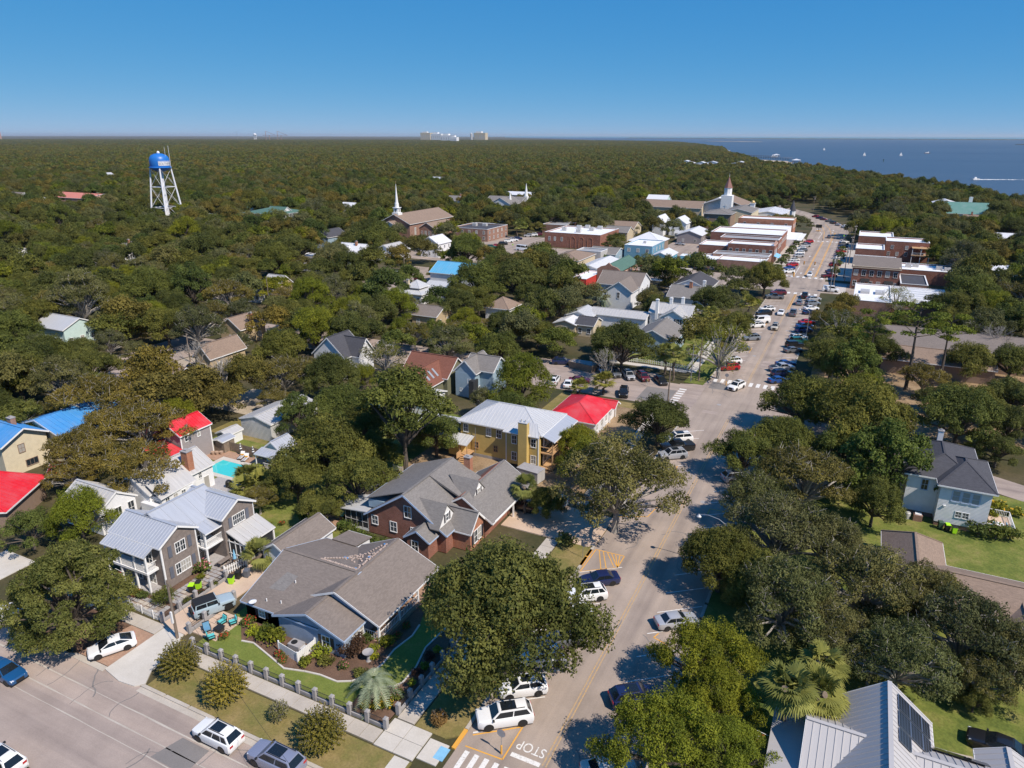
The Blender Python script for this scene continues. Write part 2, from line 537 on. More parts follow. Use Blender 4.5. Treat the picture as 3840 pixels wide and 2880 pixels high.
# ------------------------------------------------------------------ roads
ZR = 0.03
XL,XR =-25.6,-10.2
def sheet(name,pts,z,mat,parent=None,z0=None):
 return MB().prism(pts,z -0.2 if z0 is None else z0,z).build(name,mat,parent)
def arc(cx,cy,r,a0,a1,n=8):
 return [(cx +r *math.cos(R(a0 +(a1 -a0)*i /n)),cy +r *math.sin(R(a0 +(a1 -a0)*i /n))) for i in range(n +1)]
main_road = struct('main_street',MB().prism(
 [(XL,15),(XR,15),(XR,390),(-8.2,420),(-7.2,445),(-9.5,470),(-15,495),(-24,522),(-38,556),(-60,600),(-75,640),(-84,634),(-70,590),(-48,548),(-36,520),(-30,490),
     (-27,455),(-26.6,420),(XL,390)],-0.2,ZR),'asphalt_old')
side_road = struct('side_street',MB().prism([(-240,23.6),(XL,23.6),(XL,34.2),(-57,34.2),(-67.5,34.2),(-240,34.2)],-0.2,ZR -.006),'asphalt_side')
east_road = struct('east_street',MB().prism([(XR,23.6),(90,23.6),(90,33.5),(XR,33.5)],-0.2,ZR -.006),'asphalt_side')
second_road = struct('second_street',MB().prism([(-170,132.5),(-31,132.5)]+arc(-31.6,127.0,5.5,85,15)+[(XL,127),(XL,153)]+arc(-31.6,153,5.5,-15,-85)+[(-31,147),(-170,147)],-0.2,ZR -.006),'asphalt_side')
struct('right_street',MB().prism([(XR,129),(10,127),(10,134),(XR,139)],-0.2,ZR -.009),'asphalt_side')
struct('back_lane',MB().prism([(6,128),(20,120.5),(26,117.5),(60,102.5),(90,90.5),(90,96),(62,108),(28,123.2),(8,133)],-0.2,ZR -.003),'asphalt_side')
town_road = struct('cross_street',MB().prism([(-190,262),(XL,262),(XL,288),(-190,288)],-0.2,ZR -.006),'asphalt_old')
struct('cross_street_east',MB().prism([(XR,263.5),(80,263.5),(80,274),(XR,286)],-0.2,ZR -.006),'asphalt_old')
struct('church_lot',MB().prism([(-176,292),(-113,292),(-113,318),(-141,318),(-141,352),(-176,345)],-0.2,ZR -.012),'asphalt_old')
struct('north_lot',MB().prism([(-86,321),(-65.5,321),(-65.5,375),(-86,375)],-0.2,ZR -.012),'asphalt_old')
struct('oak_lot',MB().prism([(-165,196),(-135,196),(-135,246),(-165,246)],-0.2,ZR -.012),'asphalt_old')
struct('gravel_drive',MB().prism([(-86,290),(-60.5,290),(-60.5,312),(-86,312)],-0.2,ZR -.015),'pale_sand')
struct('patched_asphalt',MB().prism([(-37,134),(-30.6,134),(-30.6,142.5),(-37,142.5)],ZR -.02,ZR +.004),'asphalt_new')
struct('asphalt_patch',MB().prism([(-25,147.2),(-21.5,147.2),(-21.5,151),(-23,151),(-23,152),(-25,152)],ZR -.02,ZR +.004),'asphalt_new')
struct('asphalt_repair',MB().prism([(-49,28.9),(-44.9,28.9),(-44.9,31.6),(-48.2,31.6)],ZR -.02,ZR +.001),'asphalt_new')
# resurfaced strip and cracks on the side street
for (y0,y1) in ((31.75,31.87),(28.75,28.83),(30.1,30.2)):
 pts,r = [],random.Random(int(y0 *100))
 xs = [-100+2.2*i for i in range(32)]
 top = [(x,y1 +r.uniform(-.04,.04)) for x in xs]
 bot = [(x,y0 +r.uniform(-.04,.04)) for x in xs]
 MB().prism(bot +top[::-1],ZR -.02,ZR +.001).build('crack_seal','concrete',side_road)
ZM = ZR +.006
_rc = random.Random(21)
for k in range(46):          # tar-filled cracks and oil drips
 x,y = (_rc.uniform(-24,-11),_rc.uniform(40,250)) if k < 30 else (_rc.uniform(-70,-30),_rc.uniform(25,33))
 a = _rc.uniform(0,3.14)
 L,Rt_ = [],[]
 w = _rc.uniform(.03,.07)
 for i in range(9):
  L.append((x -w *math.sin(a),y +w *math.cos(a)))
  Rt_.append((x +w *math.sin(a),y -w *math.cos(a)))
  a += _rc.uniform(-.5,.5)
  x += math.cos(a)*.55
  y += math.sin(a)*.55
 MB().prism(L +Rt_[::-1],ZR -.02,ZR +.003).build('crack','asphalt_new',main_road if k < 30 else side_road)
for x,y,r_ in ((-21,138,.45),(-15.4,96,.45),(-20.5,61,.4),(-40,29,.45),(-15,205,.45),(-19.6,176,.45)):
 MB().lathe([(r_,ZR -.01),(r_,ZR +.004)],(x,y,0),16).build('manhole_cover','grey_block',main_road)
for x,y,w,d in ((-14.5,117,2.2,3.2),(-22.5,91,2,5),(-16,170,2.4,6),(-20,225,3,4),(-13.5,48,1.8,3.5),(-21.8,133,3,1.6)):
 MB().prism([(x -w /2,y -d /2),(x +w /2,y -d /2+.2),(x +w /2-.1,y +d /2),(x -w /2+.15,y +d /2-.1)],ZR -.02,ZR +.0025).build('asphalt_repair','asphalt_side',main_road)
def line(p0,p1,w,mat,parent=main_road,name='stripe',z=None):
 p0,p1 = Vector((*p0,0)),Vector((*p1,0))
 d = (p1 -p0).normalized()
 n = Vector((-d.y,d.x,0))*w /2
 z = z or ZM
 pts = [(q.x,q.y) for q in (p0 -n,p1 -n,p1 +n,p0 +n)]
 return MB().prism(pts,z -.01,z).build(name,mat,parent)
# centre lines
for y0,y1 in ((43,131),(154,258)):
 line((-18.05,y0),(-18.05,y1),.13,'paint_yellow_worn')
 line((-17.72,y0),(-17.72,y1),.13,'paint_yellow_worn')
line((-17.8,232),(-17.8,257),.18,'paint_yellow')
line((-17.4,232),(-17.4,257),.18,'paint_yellow')
for x in (-18.1,-17.7,-14.3,-13.9):
 line((x,294),(x,400 if x <-15 else 440),.2,'paint_yellow')
for x in (-19.6,-16.2):
 line((x +1.2,412),(x,440),.2,'paint_yellow')
 line((x,440),(x -2.2,462),.2,'paint_yellow')
 line((x -2.2,462),(x -5.5,482),.2,'paint_yellow')
line((-21.6,296),(-21.6,318),.2,'paint_white')
# turn arrows
for x,y in ((-19.7,300),(-16.1,312),(-16.1,322),(-20,346),(-15.5,440),(-15.5,452),(-20,492)):
 MB().prism([(x -.15,y -1.6),(x +.15,y -1.6),(x +.15,y +.4),(x +.7,y +.4),(x,y +1.6),(x -.7,y +.4),(x -.15,y +.4)],ZM -.01,ZM).build('arrow_marking','paint_white',main_road)
def stalls(y0,y1,step,side,skip=()):
 k,y = 0,y0
 while y < y1:
  if k not in skip:
   if side < 0:
    line((XL +.15,y -3.35),(-21.0,y),.11,'paint_white')
   else:
    line((-14.7,y),(XR -.15,y +3.35),.11,'paint_white')
  y += step
  k += 1
stalls(50.4,75,4.03,-1)
stalls(107,126,4.1,-1)
stalls(163,250,4.1,-1)
stalls(300,396,4.05,-1)
stalls(47.6,122,4.03,1)
stalls(160,250,4.05,1)
stalls(298,398,4.05,1)
# corner no-parking triangle, near
line((-25.1,43.55),(-20.9,46.85),.16,'paint_white')
for a,b_ in (((-25.0,43.3),(-21.4,46.1)),((-21.35,46.2),(-21.4,42.1)),((-21.4,42.1),(-25.0,41.95))):
 line(a,b_,.13,'paint_yellow',z=ZM +.004)
# hatched box by the drive
hx = [(-25.3,77.0),(-21.5,77.1),(-21.5,74.3),(-25.4,71.4)]
for i in range(4):
 line(hx[i],hx[(i +1) % 4],.12,'paint_yellow')
for i in range(1,7):
 f = i /7
 line((-25.4+3.9*f,76.95),(-25.4+3.9*min(1,f +.45),74.2 if f > .3 else 72.2+3*f),.11,'paint_yellow')
for x0,y0,x1,y1 in ((-20.9,92.9,-21.6,88.2),(-21.6,88.2,-25.3,86.4),(-21.7,106.4,-21.7,103.9),(-21.7,103.9,-25.3,101),(-21.7,106.4,-25.3,103.5),
                       (-14.1,92.7,-14.1,94.4),(-14.1,94.4,-10.5,94.6),(-13.9,63.4,-12.3,62.9),(-13.9,63.4,-13.6,64.3),(-21.2,178,-21.2,183),(-21.2,208,-21.2,213)):
 line((x0,y0),(x1,y1),.13,'paint_yellow')
# crosswalks
for i in range(9):
 x =-24.55+i *.97
 if x <-19.6 or x >-16:
  MB().prism([(x -.23,39.3),(x +.23,39.3),(x +.23,41.55),(x -.23,41.55)],ZM -.01,ZM).build('crosswalk_bar','paint_white',main_road)
for i in range(10):
 x =-24.6+i *1.5
 MB().prism([(x -.38,152.0),(x +.38,152.0),(x +.38,154.6),(x -.38,154.6)],ZM -.01,ZM).build('crosswalk_bar','paint_white',main_road)
for i in range(8):
 y = 133.4+i *1.45
 MB().prism([(-30.4,y),(-28.9,y),(-28.9,y +.7),(-30.4,y +.7)],ZM -.01,ZM).build('crosswalk_bar','paint_white',second_road)
for y0,y1 in ((257.5,260.3),(290.0,293.0),(399.5,402.0)):
 line((XL +.4,y0),(XR -.4,y0),.2,'paint_white')
 line((XL +.4,y1),(XR -.4,y1),.2,'paint_white')
 for i in range(7):
  x = XL +1.2+i *2.15
  MB().prism([(x -.5,y0 +.2),(x +.5,y0 +.2),(x +.5,y1 -.2),(x -.5,y1 -.2)],ZM -.01,ZM).build('crosswalk_bar','paint_white',main_road)
for i in range(10):
 y = 264.8+i *1.9
 MB().prism([(-6.2,y),(-2.6,y),(-2.6,y +.9),(-6.2,y +.9)],ZM -.01,ZM).build('crosswalk_bar','paint_white',main_road)
# stop bar and lettering (read from the approaching lane)
MB().prism([(-21.0,42.75),(-18.25,42.75),(-18.25,43.2),(-21.0,43.2)],ZM -.01,ZM).build('stop_bar','paint_white',main_road)
def lettering(text,name,size,loc,rot,mat,parent,extrude=0.004,xs=1.0):
 cu = bpy.data.curves.new(name,'FONT')
 cu.body = text
 cu.size = size
 cu.align_x = 'CENTER'
 cu.align_y = 'CENTER'
 cu.extrude = extrude
 cu.materials.append(M[mat])
 tmp = bpy.data.objects.new(name,cu)
 COL.objects.link(tmp)
 me = bpy.data.meshes.new_from_object(tmp.evaluated_get(bpy.context.evaluated_depsgraph_get()))
 bpy.data.objects.remove(tmp)
 o = link(name,me,parent)
 o.location = Vector(loc)-Vector(wloc(parent) if parent else (0,0,0))
 o.rotation_euler = rot
 o.scale = (xs,1,1)
 return o
lettering('STOP','stop_lettering',1.45,(-19.6,44.25,ZM),(0,0,math.pi),'paint_white',main_road,.003,.78)
for i in range(8):    # chevron island far up the street
 line((-26.2,412+5*i),(-20.8+.1*i -(i > 5)*1.6,416+5*i),.18,'paint_white')
line((-20.8,410),(-20.4,432),.2,'paint_white')
line((-20.4,432),(-24.5,455),.2,'paint_white')
for i in range(4):
 line((-25.3+i,250.4),(-23.6+i,253.8),.14,'paint_white')
# ------------------------------------------------------------------ kerbs, verges, pavements
ZV,ZS = 0.13,0.14
def verge(name,pts,mat,z=ZV):
 return struct(name,MB().prism(pts,-0.2,z),mat)
def kerb(name,path,w=0.34,mat='concrete'):
 """a kerb as a row of cast stones, each its own piece"""
 root = thing(name,None,None)
 root['kind'] = 'structure'
 for (a,b_) in zip(path,path[1:]):
  a,b_ = Vector((*a,0)),Vector((*b_,0))
  d = b_ -a
  k = max(1,int(d.length /3.0))
  n = Vector((-d.y,d.x,0)).normalized()*w /2
  for i in range(k):
   p,q = a +d *(i /k),a +d *((i +1)/k -.006)
   MB().prism([(v.x,v.y) for v in (p -n,q -n,q +n,p +n)],-0.2,ZS +.012).build('kerb_stone',mat,root)
 return root
verge('front_verge',[(-56.6,34.55),(-31,34.55),(-29.2,35.0),(-28.2,36.0),(-28.2,38.3),(-56.6,38.4)],'dry_lawn')
verge('corner_verge',[(-30.2,41.8),(-27.0,41.8),(-26.0,42.6),(-26.0,78.5),(-30.2,78.5)],'dry_lawn')
kerb('side_kerb',[(-57.0,34.35),(-31,34.35)]+arc(-31,37.3,2.95,-90,-10,4))
kerb('main_kerb',[(XL -.2,43.6),(XL -.2,78)])
kerb('main_kerb_upper',[(XL -.2,86.5),(XL -.2,127.5)])
kerb('far_kerb',[(XR +.2,36),(XR +.2,126)])
kerb('block_kerb',[(XL -.2,154),(XL -.2,255)])
kerb('block_kerb_east',[(XR +.2,150),(XR +.2,256)])
yk = [(XL -.2,41.2),(XL -.2,43.55)]
kerb('yellow_kerb',yk,.36,'paint_yellow')
kerb('yellow_kerb_upper',[(XL -.2,72.6),(XL -.2,76.6)],.37,'paint_yellow')
# gutter pan
struct('gutter',MB().prism([(-57,33.6),(-31,33.6),(-31,34.2),(-57,34.2)],-0.2,ZR +.004),'concrete')
def pavement(name,x0,x1,y0,y1,nx,ny,mat='concrete',z=ZS,gap=.025):
 root = thing(name,None,None,((x0 +x1)/2,(y0 +y1)/2,0))
 root['kind'] = 'structure'
 dx,dy = (x1 -x0)/nx,(y1 -y0)/ny
 me = MB().box(-dx /2+gap,-dy /2+gap,-0.2,dx /2-gap,dy /2-gap,z).mesh('slab',mat)
 r = random.Random(len(name)+int(x0))
 for i in range(nx):
  for j in range(ny):
   o = link('slab',me,root)
   o.location = (x0 +dx *(i +.5)-root.location.x,y0 +dy *(j +.5)-root.location.y,r.uniform(-.006,.006))
 return root
pavement('side_pavement',-56.2,-32.5,38.55,40.15,15,1)
pavement('main_pavement',-32.2,-30.35,41.9,76.6,1,18)
pavement('corner_pavement',-32.4,-28.3,38.45,41.8,2,2,'concrete_pale')
pavement('ramp_pavement',-28.2,-26.2,38.9,41.3,1,1,'concrete_pale',.10)
struct('tactile_pad',MB().prism([(-26.9,39.55),(-25.95,39.55),(-25.95,40.95),(-26.9,40.95)],.05,.115),'ada_blue')
pavement('ramp_apron',-30.0,-28.4,35.2,38.3,1,2,'concrete_pale',ZS +.004)
pavement('left_pavement',-82,-62.5,40.0,41.6,12,1)
pavement('upper_pavement',-32.0,-30.3,87,128,1,22)
pavement('block_pavement',-31.5,-29.6,156,200,1,22,'concrete_pale')
pavement('pickets_pavement',-52,-31.6,155.2,157.2,10,1,'concrete_pale')
struct('far_verge',MB().prism([(XR +.4,36),(0,36),(0,124),(XR +.4,124)],-0.2,.1),'lawn')
struct('shop_walk',MB().prism([(-33,294),(XL -.1,294),(XL -.1,400),(-33,430)],-0.2,.14),'concrete')
struct('shop_walk_east',MB().prism([(XR +.1,290),(-1.6,290),(-1.6,400),(XR +1.4,400)],-0.2,.14),'concrete')
struct('cross_walkway',MB().prism([(-190,288.2),(-60,288.2),(-60,290),(-190,290)],-0.2,.14),'concrete_pale')
struct('cross_walkway_south',MB().prism([(-74.5,259),(-34,259),(-34,261.8),(-74.5,261.8)],-0.2,.14),'concrete_pale')
struct('annex_lot',MB().prism([(-60,222),(-50,222),(-50,259),(-60,259)],-0.2,.02),'asphalt_new')
# lots
struct('apron',MB().prism([(-62.35,34.2),(-62.35,41.4),(-59.6,41.4),(-58.2,38.4),(-58.0,36.2),(-56.9,34.6),(-57.6,33.9),(-59.6,33.7)],-0.2,ZS +.01),'concrete_pale')
struct('pink_drive',MB().prism([(-63.2,41.45),(-59.45,41.45),(-59.45,55),(-63.2,55)],-0.2,ZS +.006),'pink_concrete')
struct('brick_pad',MB().prism([(-67.0,34.6),(-62.4,34.6),(-62.4,39.95),(-66.0,39.95)],-0.2,ZS -.01),'brick_paver')
struct('drive_lip',MB().prism([(-68.4,33.9),(-62.4,33.9),(-62.4,34.55),(-67.2,34.55)],-0.2,ZR +.05),'concrete')
struct('planting_strip',MB().prism([(-78,34.6),(-67.1,34.6),(-66.1,39.95),(-78,39.95)],-0.2,.12),'mulch')
struct('garden_lawn',MB().prism([(-57.2,40.75),(-32.7,40.75),(-32.7,57),(-57.2,57)],-0.2,.10),'trim_lawn')
pavement('patio',-59.1,-55.6,42.1,46.2,5,6,'pink_concrete',ZS +.01)
struct('flagstone_base',MB().prism([(-75,42.4),(-63.7,42.4),(-63.7,60),(-75,60)],-0.2,.08),'mulch')
struct('pool_yard',MB().prism([(-99,60),(-64,60),(-64,83),(-99,83)],-0.2,.05),'lawn')
struct('barn_yard',MB().prism([(-102,83),(-78,83),(-78,102),(-102,102)],-0.2,.045),'dry_lawn')
struct('orchard_yard',MB().prism([(-78,62),(-56,62),(-56,110),(-78,110)],-0.2,.03),'lawn')
struct('build_site',MB().prism([(-62,84),(-42,84),(-42,112),(-62,112)],-0.2,.06),'bare_earth')
struct('concrete_drive',MB().prism([(-39.2,76.9),(-26.4,76.9),(XL -.1,78.2),(XL -.1,85.5),(-32.5,85.8),(-39.2,85.2)],-0.2,.145),'pink_concrete')
struct('oak_yard',MB().prism([(-41,86),(-32.2,86),(-32.2,128),(-41,128)],-0.2,.1),'bare_earth')
struct('cottage_yard',MB().prism([(-52,112),(-32.2,112),(-32.2,131),(-52,131)],-0.2,.09),'dry_lawn')
struct('picket_yard',MB().prism([(-47,158.5),(-31.7,158.5),(-31.7,210),(-47,210)],-0.2,.09),'lawn')
struct('corner_grass',MB().prism([(-30.6,148.5),(-26.4,148.5),(-26.0,154),(-26.0,175),(-29.4,175)],-0.2,.12),'lawn')
struct('corner_tongue',MB().prism([(-29.6,122),(-26.0,122),(-26.4,130),(-28,131)],-0.2,.12),'dry_lawn')
struct('lot_east',MB().prism([(-47,134),(-37,134),(-37,152),(-60,152),(-78,150),(-78,134)],-0.2,.028),'asphalt_side')
struct('right_lawn',MB().prism([(-9.7,36),(70,36),(70,121),(27,117),(9,122),(-9.7,122)],-0.2,.07),'lawn')
struct('park_floor',MB().prism([(-6,140),(60,134),(60,205),(-6,205)],-0.2,.03),'bare_earth')
struct('gravel_patch',MB().prism([(12.5,55.5),(17,54.5),(19,57),(16.5,60.5),(13,60)],-0.2,.085),'pale_sand')
struct('sandy_clearing',MB().prism([(-112,92),(-100,92),(-100,104),(-112,104)],-0.2,.03),'pale_sand')
struct('tan_drive',MB().prism([(-143,101),(-132,100),(-132,113),(-143,114)],-0.2,.03),'pale_sand')
struct('left_lane',MB().prism([(-160,95),(-143.5,95),(-143.5,128),(-160,128)],-0.2,.028),'asphalt_side')
struct('drive_left_far',MB().prism([(-130,68),(-112,66),(-112,72),(-130,74)],-0.2,.028),'asphalt_side')
struct('white_drive',MB().prism([(-94,36),(-88,36),(-88,43),(-94,43)],-0.2,.1),'concrete_pale')
# ------------------------------------------------------------------ foliage
LEAVES = {}
leaf_mat('leaf_oak',(0.048,0.062,0.016),(0.215,0.222,0.058))
leaf_mat('leaf_olive',(0.070,0.066,0.018),(0.275,0.228,0.062))
leaf_mat('leaf_bright',(0.070,0.092,0.012),(0.275,0.290,0.034))
leaf_mat('leaf_mossy',(0.054,0.063,0.022),(0.240,0.236,0.100))
leaf_mat('leaf_glossy',(0.042,0.066,0.016),(0.205,0.245,0.062))
leaf_mat('leaf_cedar',(0.058,0.080,0.024),(0.225,0.245,0.085))
leaf_mat('leaf_myrtle',(0.090,0.092,0.016),(0.38,0.30,0.055))
leaf_mat('leaf_burgundy',(0.040,0.022,0.017),(0.15,0.08,0.055))
leaf_mat('leaf_lime',(0.14,0.18,0.018),(0.46,0.48,0.045))
leaf_mat('leaf_palm',(0.085,0.105,0.024),(0.37,0.37,0.105))
leaf_mat('leaf_pindo',(0.13,0.19,0.14),(0.42,0.50,0.39))
leaf_mat('leaf_pine',(0.060,0.088,0.014),(0.27,0.31,0.050))
leaf_mat('leaf_rust',(0.11,0.065,0.022),(0.33,0.21,0.08))
leaf_mat('petal_red',(0.35,0.02,0.02),(0.65,0.05,0.04),0,.1)
leaf_mat('petal_yellow',(0.60,0.32,0.02),(0.80,0.55,0.05),0,.1)
leaf_mat('petal_pink',(0.50,0.12,0.16),(0.75,0.30,0.32),0,.1)
def quads(P,N,size,rng,aspect=0.62):
 """one folded leaf spray per point: P (n,3) centres, N (n,3) facing, size (n,)"""
 n = len(P)
 N = N /(np.linalg.norm(N,axis=1,keepdims=True)+1e-9)
 q = rng.normal(size=(n,3))
 A = np.cross(N,q)
 A /= np.linalg.norm(A,axis=1,keepdims=True)+1e-9
 B = np.cross(N,A)
 s = size[:,None]
 k = rng.uniform(.15,.4,(n,1))
 c0 = P -A *s *.5
 c1 = P +B *s *.5*aspect -N *s *k *.4
 c2 = P +A *s *.5
 c3 = P -B *s *.5*aspect -N *s *k *.4
 return np.stack([c0,c1,c2,c3],1).reshape(-1,3)
def leaf_mesh(name,V,tint,mat,extra=None):
 """V (4n,3) quads with a per-face tint; extra = (verts, faces, material) for twigs"""
 me = bpy.data.meshes.new(name)
 n = len(V) // 4
 F = np.arange(4*n).reshape(-1,4)
 nv,nf = 4*n,n
 me.vertices.add(nv)
 me.vertices.foreach_set('co',V.astype('f').ravel())
 me.loops.add(4*nf)
 me.loops.foreach_set('vertex_index',F.ravel().astype('i'))
 me.polygons.add(nf)
 me.polygons.foreach_set('loop_start',(np.arange(nf)*4).astype('i'))
 me.update(calc_edges=True)
 a = me.attributes.new('tint','FLOAT','FACE')
 a.data.foreach_set('value',np.clip(tint,0,1).astype('f'))
 me.materials.append(M[mat])
 return me
def lobes_cloud(lobes,per,size,rng,flat=.75,low=-.35,shell=(.72,1.06),facing=.8):
 Ps,Ns,Ss,Ts = [],[],[],[]
 for (x,y,z,r) in lobes:
  n = max(6,int(per *r *r))
  d = rng.normal(size=(int(n *1.7),3))
  d /= np.linalg.norm(d,axis=1,keepdims=True)
  d = d[d[:,2] > low][:n]
  n = len(d)
  lump = .82+.26*np.sin(d[:,0]*5+x)*np.cos(d[:,1]*5+y)+.12*np.sin(d[:,2]*9+z)
  rr = r *rng.uniform(shell[0],shell[1],(n,1))*lump[:,None]
  P = np.array([x,y,z])+d *rr *np.array([1,1,flat])
  N = d *facing +rng.normal(size=(n,3))*.55+np.array([0,0,.35])
  lt = rng.uniform(-.3,.3)
  Ps.append(P)
  Ns.append(N)
  Ss.append(size *rng.uniform(.6,1.45,n))
  Ts.append(np.clip(.42+lt +rng.normal(size=n)*.13,0,1))
 P,N,s,t = np.concatenate(Ps),np.concatenate(Ns),np.concatenate(Ss),np.concatenate(Ts)
 return quads(P,N,s,rng),t
def dome(nl,Rr,H,zc,rng,rl=(.24,.36),squash=1.0,un=1.0):
 """lobe centres over an uneven spreading crown: lopsided outline, bays and outliers"""
 out = []
 ph = [rng.uniform(0,6.28) for _ in range(3)]
 edge = lambda a:1+un *(.17*math.sin(2*a +ph[0])+.13*math.sin(3*a +ph[1])+.09*math.sin(5*a +ph[2]))
 for i in range(nl):
  f = (i +.5)/nl
  a = i *2.39996+rng.uniform(-.5,.5)
  rad = Rr *.80*math.sqrt(f)*rng.uniform(.82,1.12)*edge(a)
  h = H *max(.05,1-(rad /Rr) ** 2*.95)
  z = zc +h *rng.uniform(.4,1.08)-.15*H
  out.append((rad *math.cos(a),rad *math.sin(a)*squash,z,Rr *rng.uniform(*rl)*(1-.3*f)))
 for i in range(nl // 3):         # skirts
  a = i *2.39996*1.7+rng.uniform(-.4,.4)
  rad = Rr *rng.uniform(.6,.92)*edge(a)
  out.append((rad *math.cos(a),rad *math.sin(a)*squash,zc -H *rng.uniform(.1,.4),Rr *rng.uniform(.16,.27)))
 return out
def limbs(lobes,trunk_h,r0,rng,frac=1.0,poke=0.0,n=5):
 mb = MB()
 mb.tube([(0,0,-.3),(.1,.05,trunk_h *.5),(0,0,trunk_h)],[r0 *1.35,r0,r0 *.8],8)
 for (x,y,z,r) in lobes:
  if rng.random() > frac:
   continue
  m1 = (x *.35+rng.uniform(-.4,.4),y *.35+rng.uniform(-.4,.4),trunk_h +(z -trunk_h)*.45)
  m2 = (x *.72+rng.uniform(-.5,.5),y *.72+rng.uniform(-.5,.5),trunk_h +(z -trunk_h)*.8)
  e = (x,y,z)
  k = r0 *rng.uniform(.4,.6)
  mb.tube([(0,0,trunk_h *.85),m1,m2,e],[k,k *.75,k *.5,k *.25],n,False)
  for _ in range(int(2+poke *6)):
   d = Vector((rng.uniform(-1,1),rng.uniform(-1,1),rng.uniform(.1,1.1))).normalized()
   f = rng.uniform(.5,1.0)
   s0 = Vector(m2).lerp(Vector(e),f)
   L = r *rng.uniform(.7,1.12 if poke else .8)
   mid = s0 +d *L *.5+Vector((rng.uniform(-.3,.3),rng.uniform(-.3,.3),rng.uniform(-.1,.3)))
   mb.tube([s0,mid,s0 +d *L],[k *.3,k *.18,k *.07],3,False)
 return mb
PROTO = {}       # kind -> list of (trunk mesh, crown mesh, nominal radius)
def proto(kind,trunk,crown,rad):
 PROTO.setdefault(kind,[]).append((trunk,crown,rad))
def make_oak(kind,seed,Rr=6.5,leaf='leaf_oak',nl=28,per=330,size=.215,poke=0.0,H=3.4,zc=4.6,bark='bark',frac=.8,rl=(.25,.38),flat=.74,low=-.35,un=1.0):
 rng,prng = np.random.default_rng(seed),random.Random(seed)
 lb = dome(nl,Rr,H,zc,prng,rl,prng.uniform(.88,1.1),un)
 V,t = lobes_cloud(lb,per,size,rng,flat,low)
 cm = leaf_mesh('crown',V,t,leaf)
 tm = limbs(lb,zc *.5,Rr *.055,prng,frac,poke).mesh('trunk',bark,uv=False)
 proto(kind,tm,cm,Rr)
for i in range(4):
 make_oak('oak',10+i)
for i in range(2):
 make_oak('dense',20+i,nl=40,per=470,size=.195,rl=(.25,.36),frac=.4,flat=.85,un=.3,low=-.5)
for i in range(3):
 make_oak('mossy',30+i,leaf='leaf_mossy',nl=38,per=300,size=.185,poke=.55,bark='bark_grey',rl=(.19,.31),frac=.95,low=-.2)
for i in range(3):
 make_oak('olive',40+i,leaf='leaf_olive',nl=34,per=270,size=.185,poke=.5,bark='bark_grey',rl=(.2,.32),frac=.95,low=-.15,H=2.6,flat=.55)
for i in range(2):
 make_oak('bright',50+i,leaf='leaf_bright',nl=36,per=400,size=.18,H=4.2,zc=4.4,rl=(.2,.31),frac=.5,flat=.9)
make_oak('glossy',60,leaf='leaf_glossy',nl=34,per=230,size=.28,H=5.0,zc=5.0,rl=(.2,.28),frac=.4,flat=.9)
make_oak('glossy',61,leaf='leaf_glossy',nl=28,per=230,size=.27,H=4.4,zc=4.6,rl=(.2,.28),frac=.4,flat=.9)
make_oak('cedar',70,leaf='leaf_cedar',nl=74,per=560,size=.17,H=5.2,zc=4.0,rl=(.14,.24),frac=.5,flat=.55,un=.4,low=-.6)
for i in range(1):
 make_oak('tall',72+i,Rr=5.5,nl=30,per=270,size=.25,zc=8.6,H=4.2,frac=.9,rl=(.22,.34))
make_oak('rust',75,leaf='leaf_rust',nl=24,per=140,size=.2,poke=.5,bark='bark_grey',rl=(.18,.28))
make_oak('airy',76,leaf='leaf_bright',nl=22,per=75,size=.18,poke=.3,bark='bark_grey',rl=(.2,.32),H=4)
make_oak('airy',77,leaf='leaf_oak',nl=22,per=85,size=.2,poke=.5,bark='bark_grey',rl=(.2,.32),H=4)
def make_pine(seed):
 rng,prng = np.random.default_rng(seed),random.Random(seed)
 lb = []
 for i in range(17):
  a = i *2.4+prng.uniform(-.3,.3)
  z = 11+prng.uniform(0,5)
  rad = (17-z)*.62+prng.uniform(.2,1.6)
  lb.append((rad *math.cos(a),rad *math.sin(a),z,prng.uniform(1.1,1.9)))
 V,t = lobes_cloud(lb,95,.34,rng,.42,-.2)
 mb = MB().tube([(0,0,-.3),(.2,.1,6),(.1,.3,11),(0,0,16)],[.36,.3,.2,.06],8)
 for x,y,z,r in lb:
  mb.tube([(0,0,z -1.2),(x *.6,y *.6,z -.5),(x,y,z)],[.1,.07,.03],4,False)
 proto('pine',mb.mesh('trunk','bark',uv=False),leaf_mesh('crown',V,t,'leaf_pine'),5.0)
make_pine(80)
make_pine(81)
def make_bare(seed,Rr=4.5,H=8.5):
 prng = random.Random(seed)
 mb = MB()
 def grow(p,d,L,r,lvl):
  q = p +d *L
  mid = p.lerp(q,.5)+Vector((prng.uniform(-1,1),prng.uniform(-1,1),prng.uniform(-.3,.6)))*L *.12
  mb.tube([p,mid,q],[r,r *.8,r *.6],4 if lvl else 6,False)
  if lvl < 4:
   for _ in range(3 if lvl < 3 else 3):
    dd = (d +Vector((prng.uniform(-1,1),prng.uniform(-1,1),prng.uniform(-.25,.7)))*.72).normalized()
    grow(q,dd,L *prng.uniform(.6,.8),r *.58,lvl +1)
 for k in range(3):
  grow(Vector((0,0,-.2)),Vector((prng.uniform(-.35,.35),prng.uniform(-.35,.35),1)).normalized(),H *.36,.17,0)
 me = mb.mesh('trunk','bark_grey',uv=False)
 proto('bare',me,None,Rr)
make_bare(90)
make_bare(91)
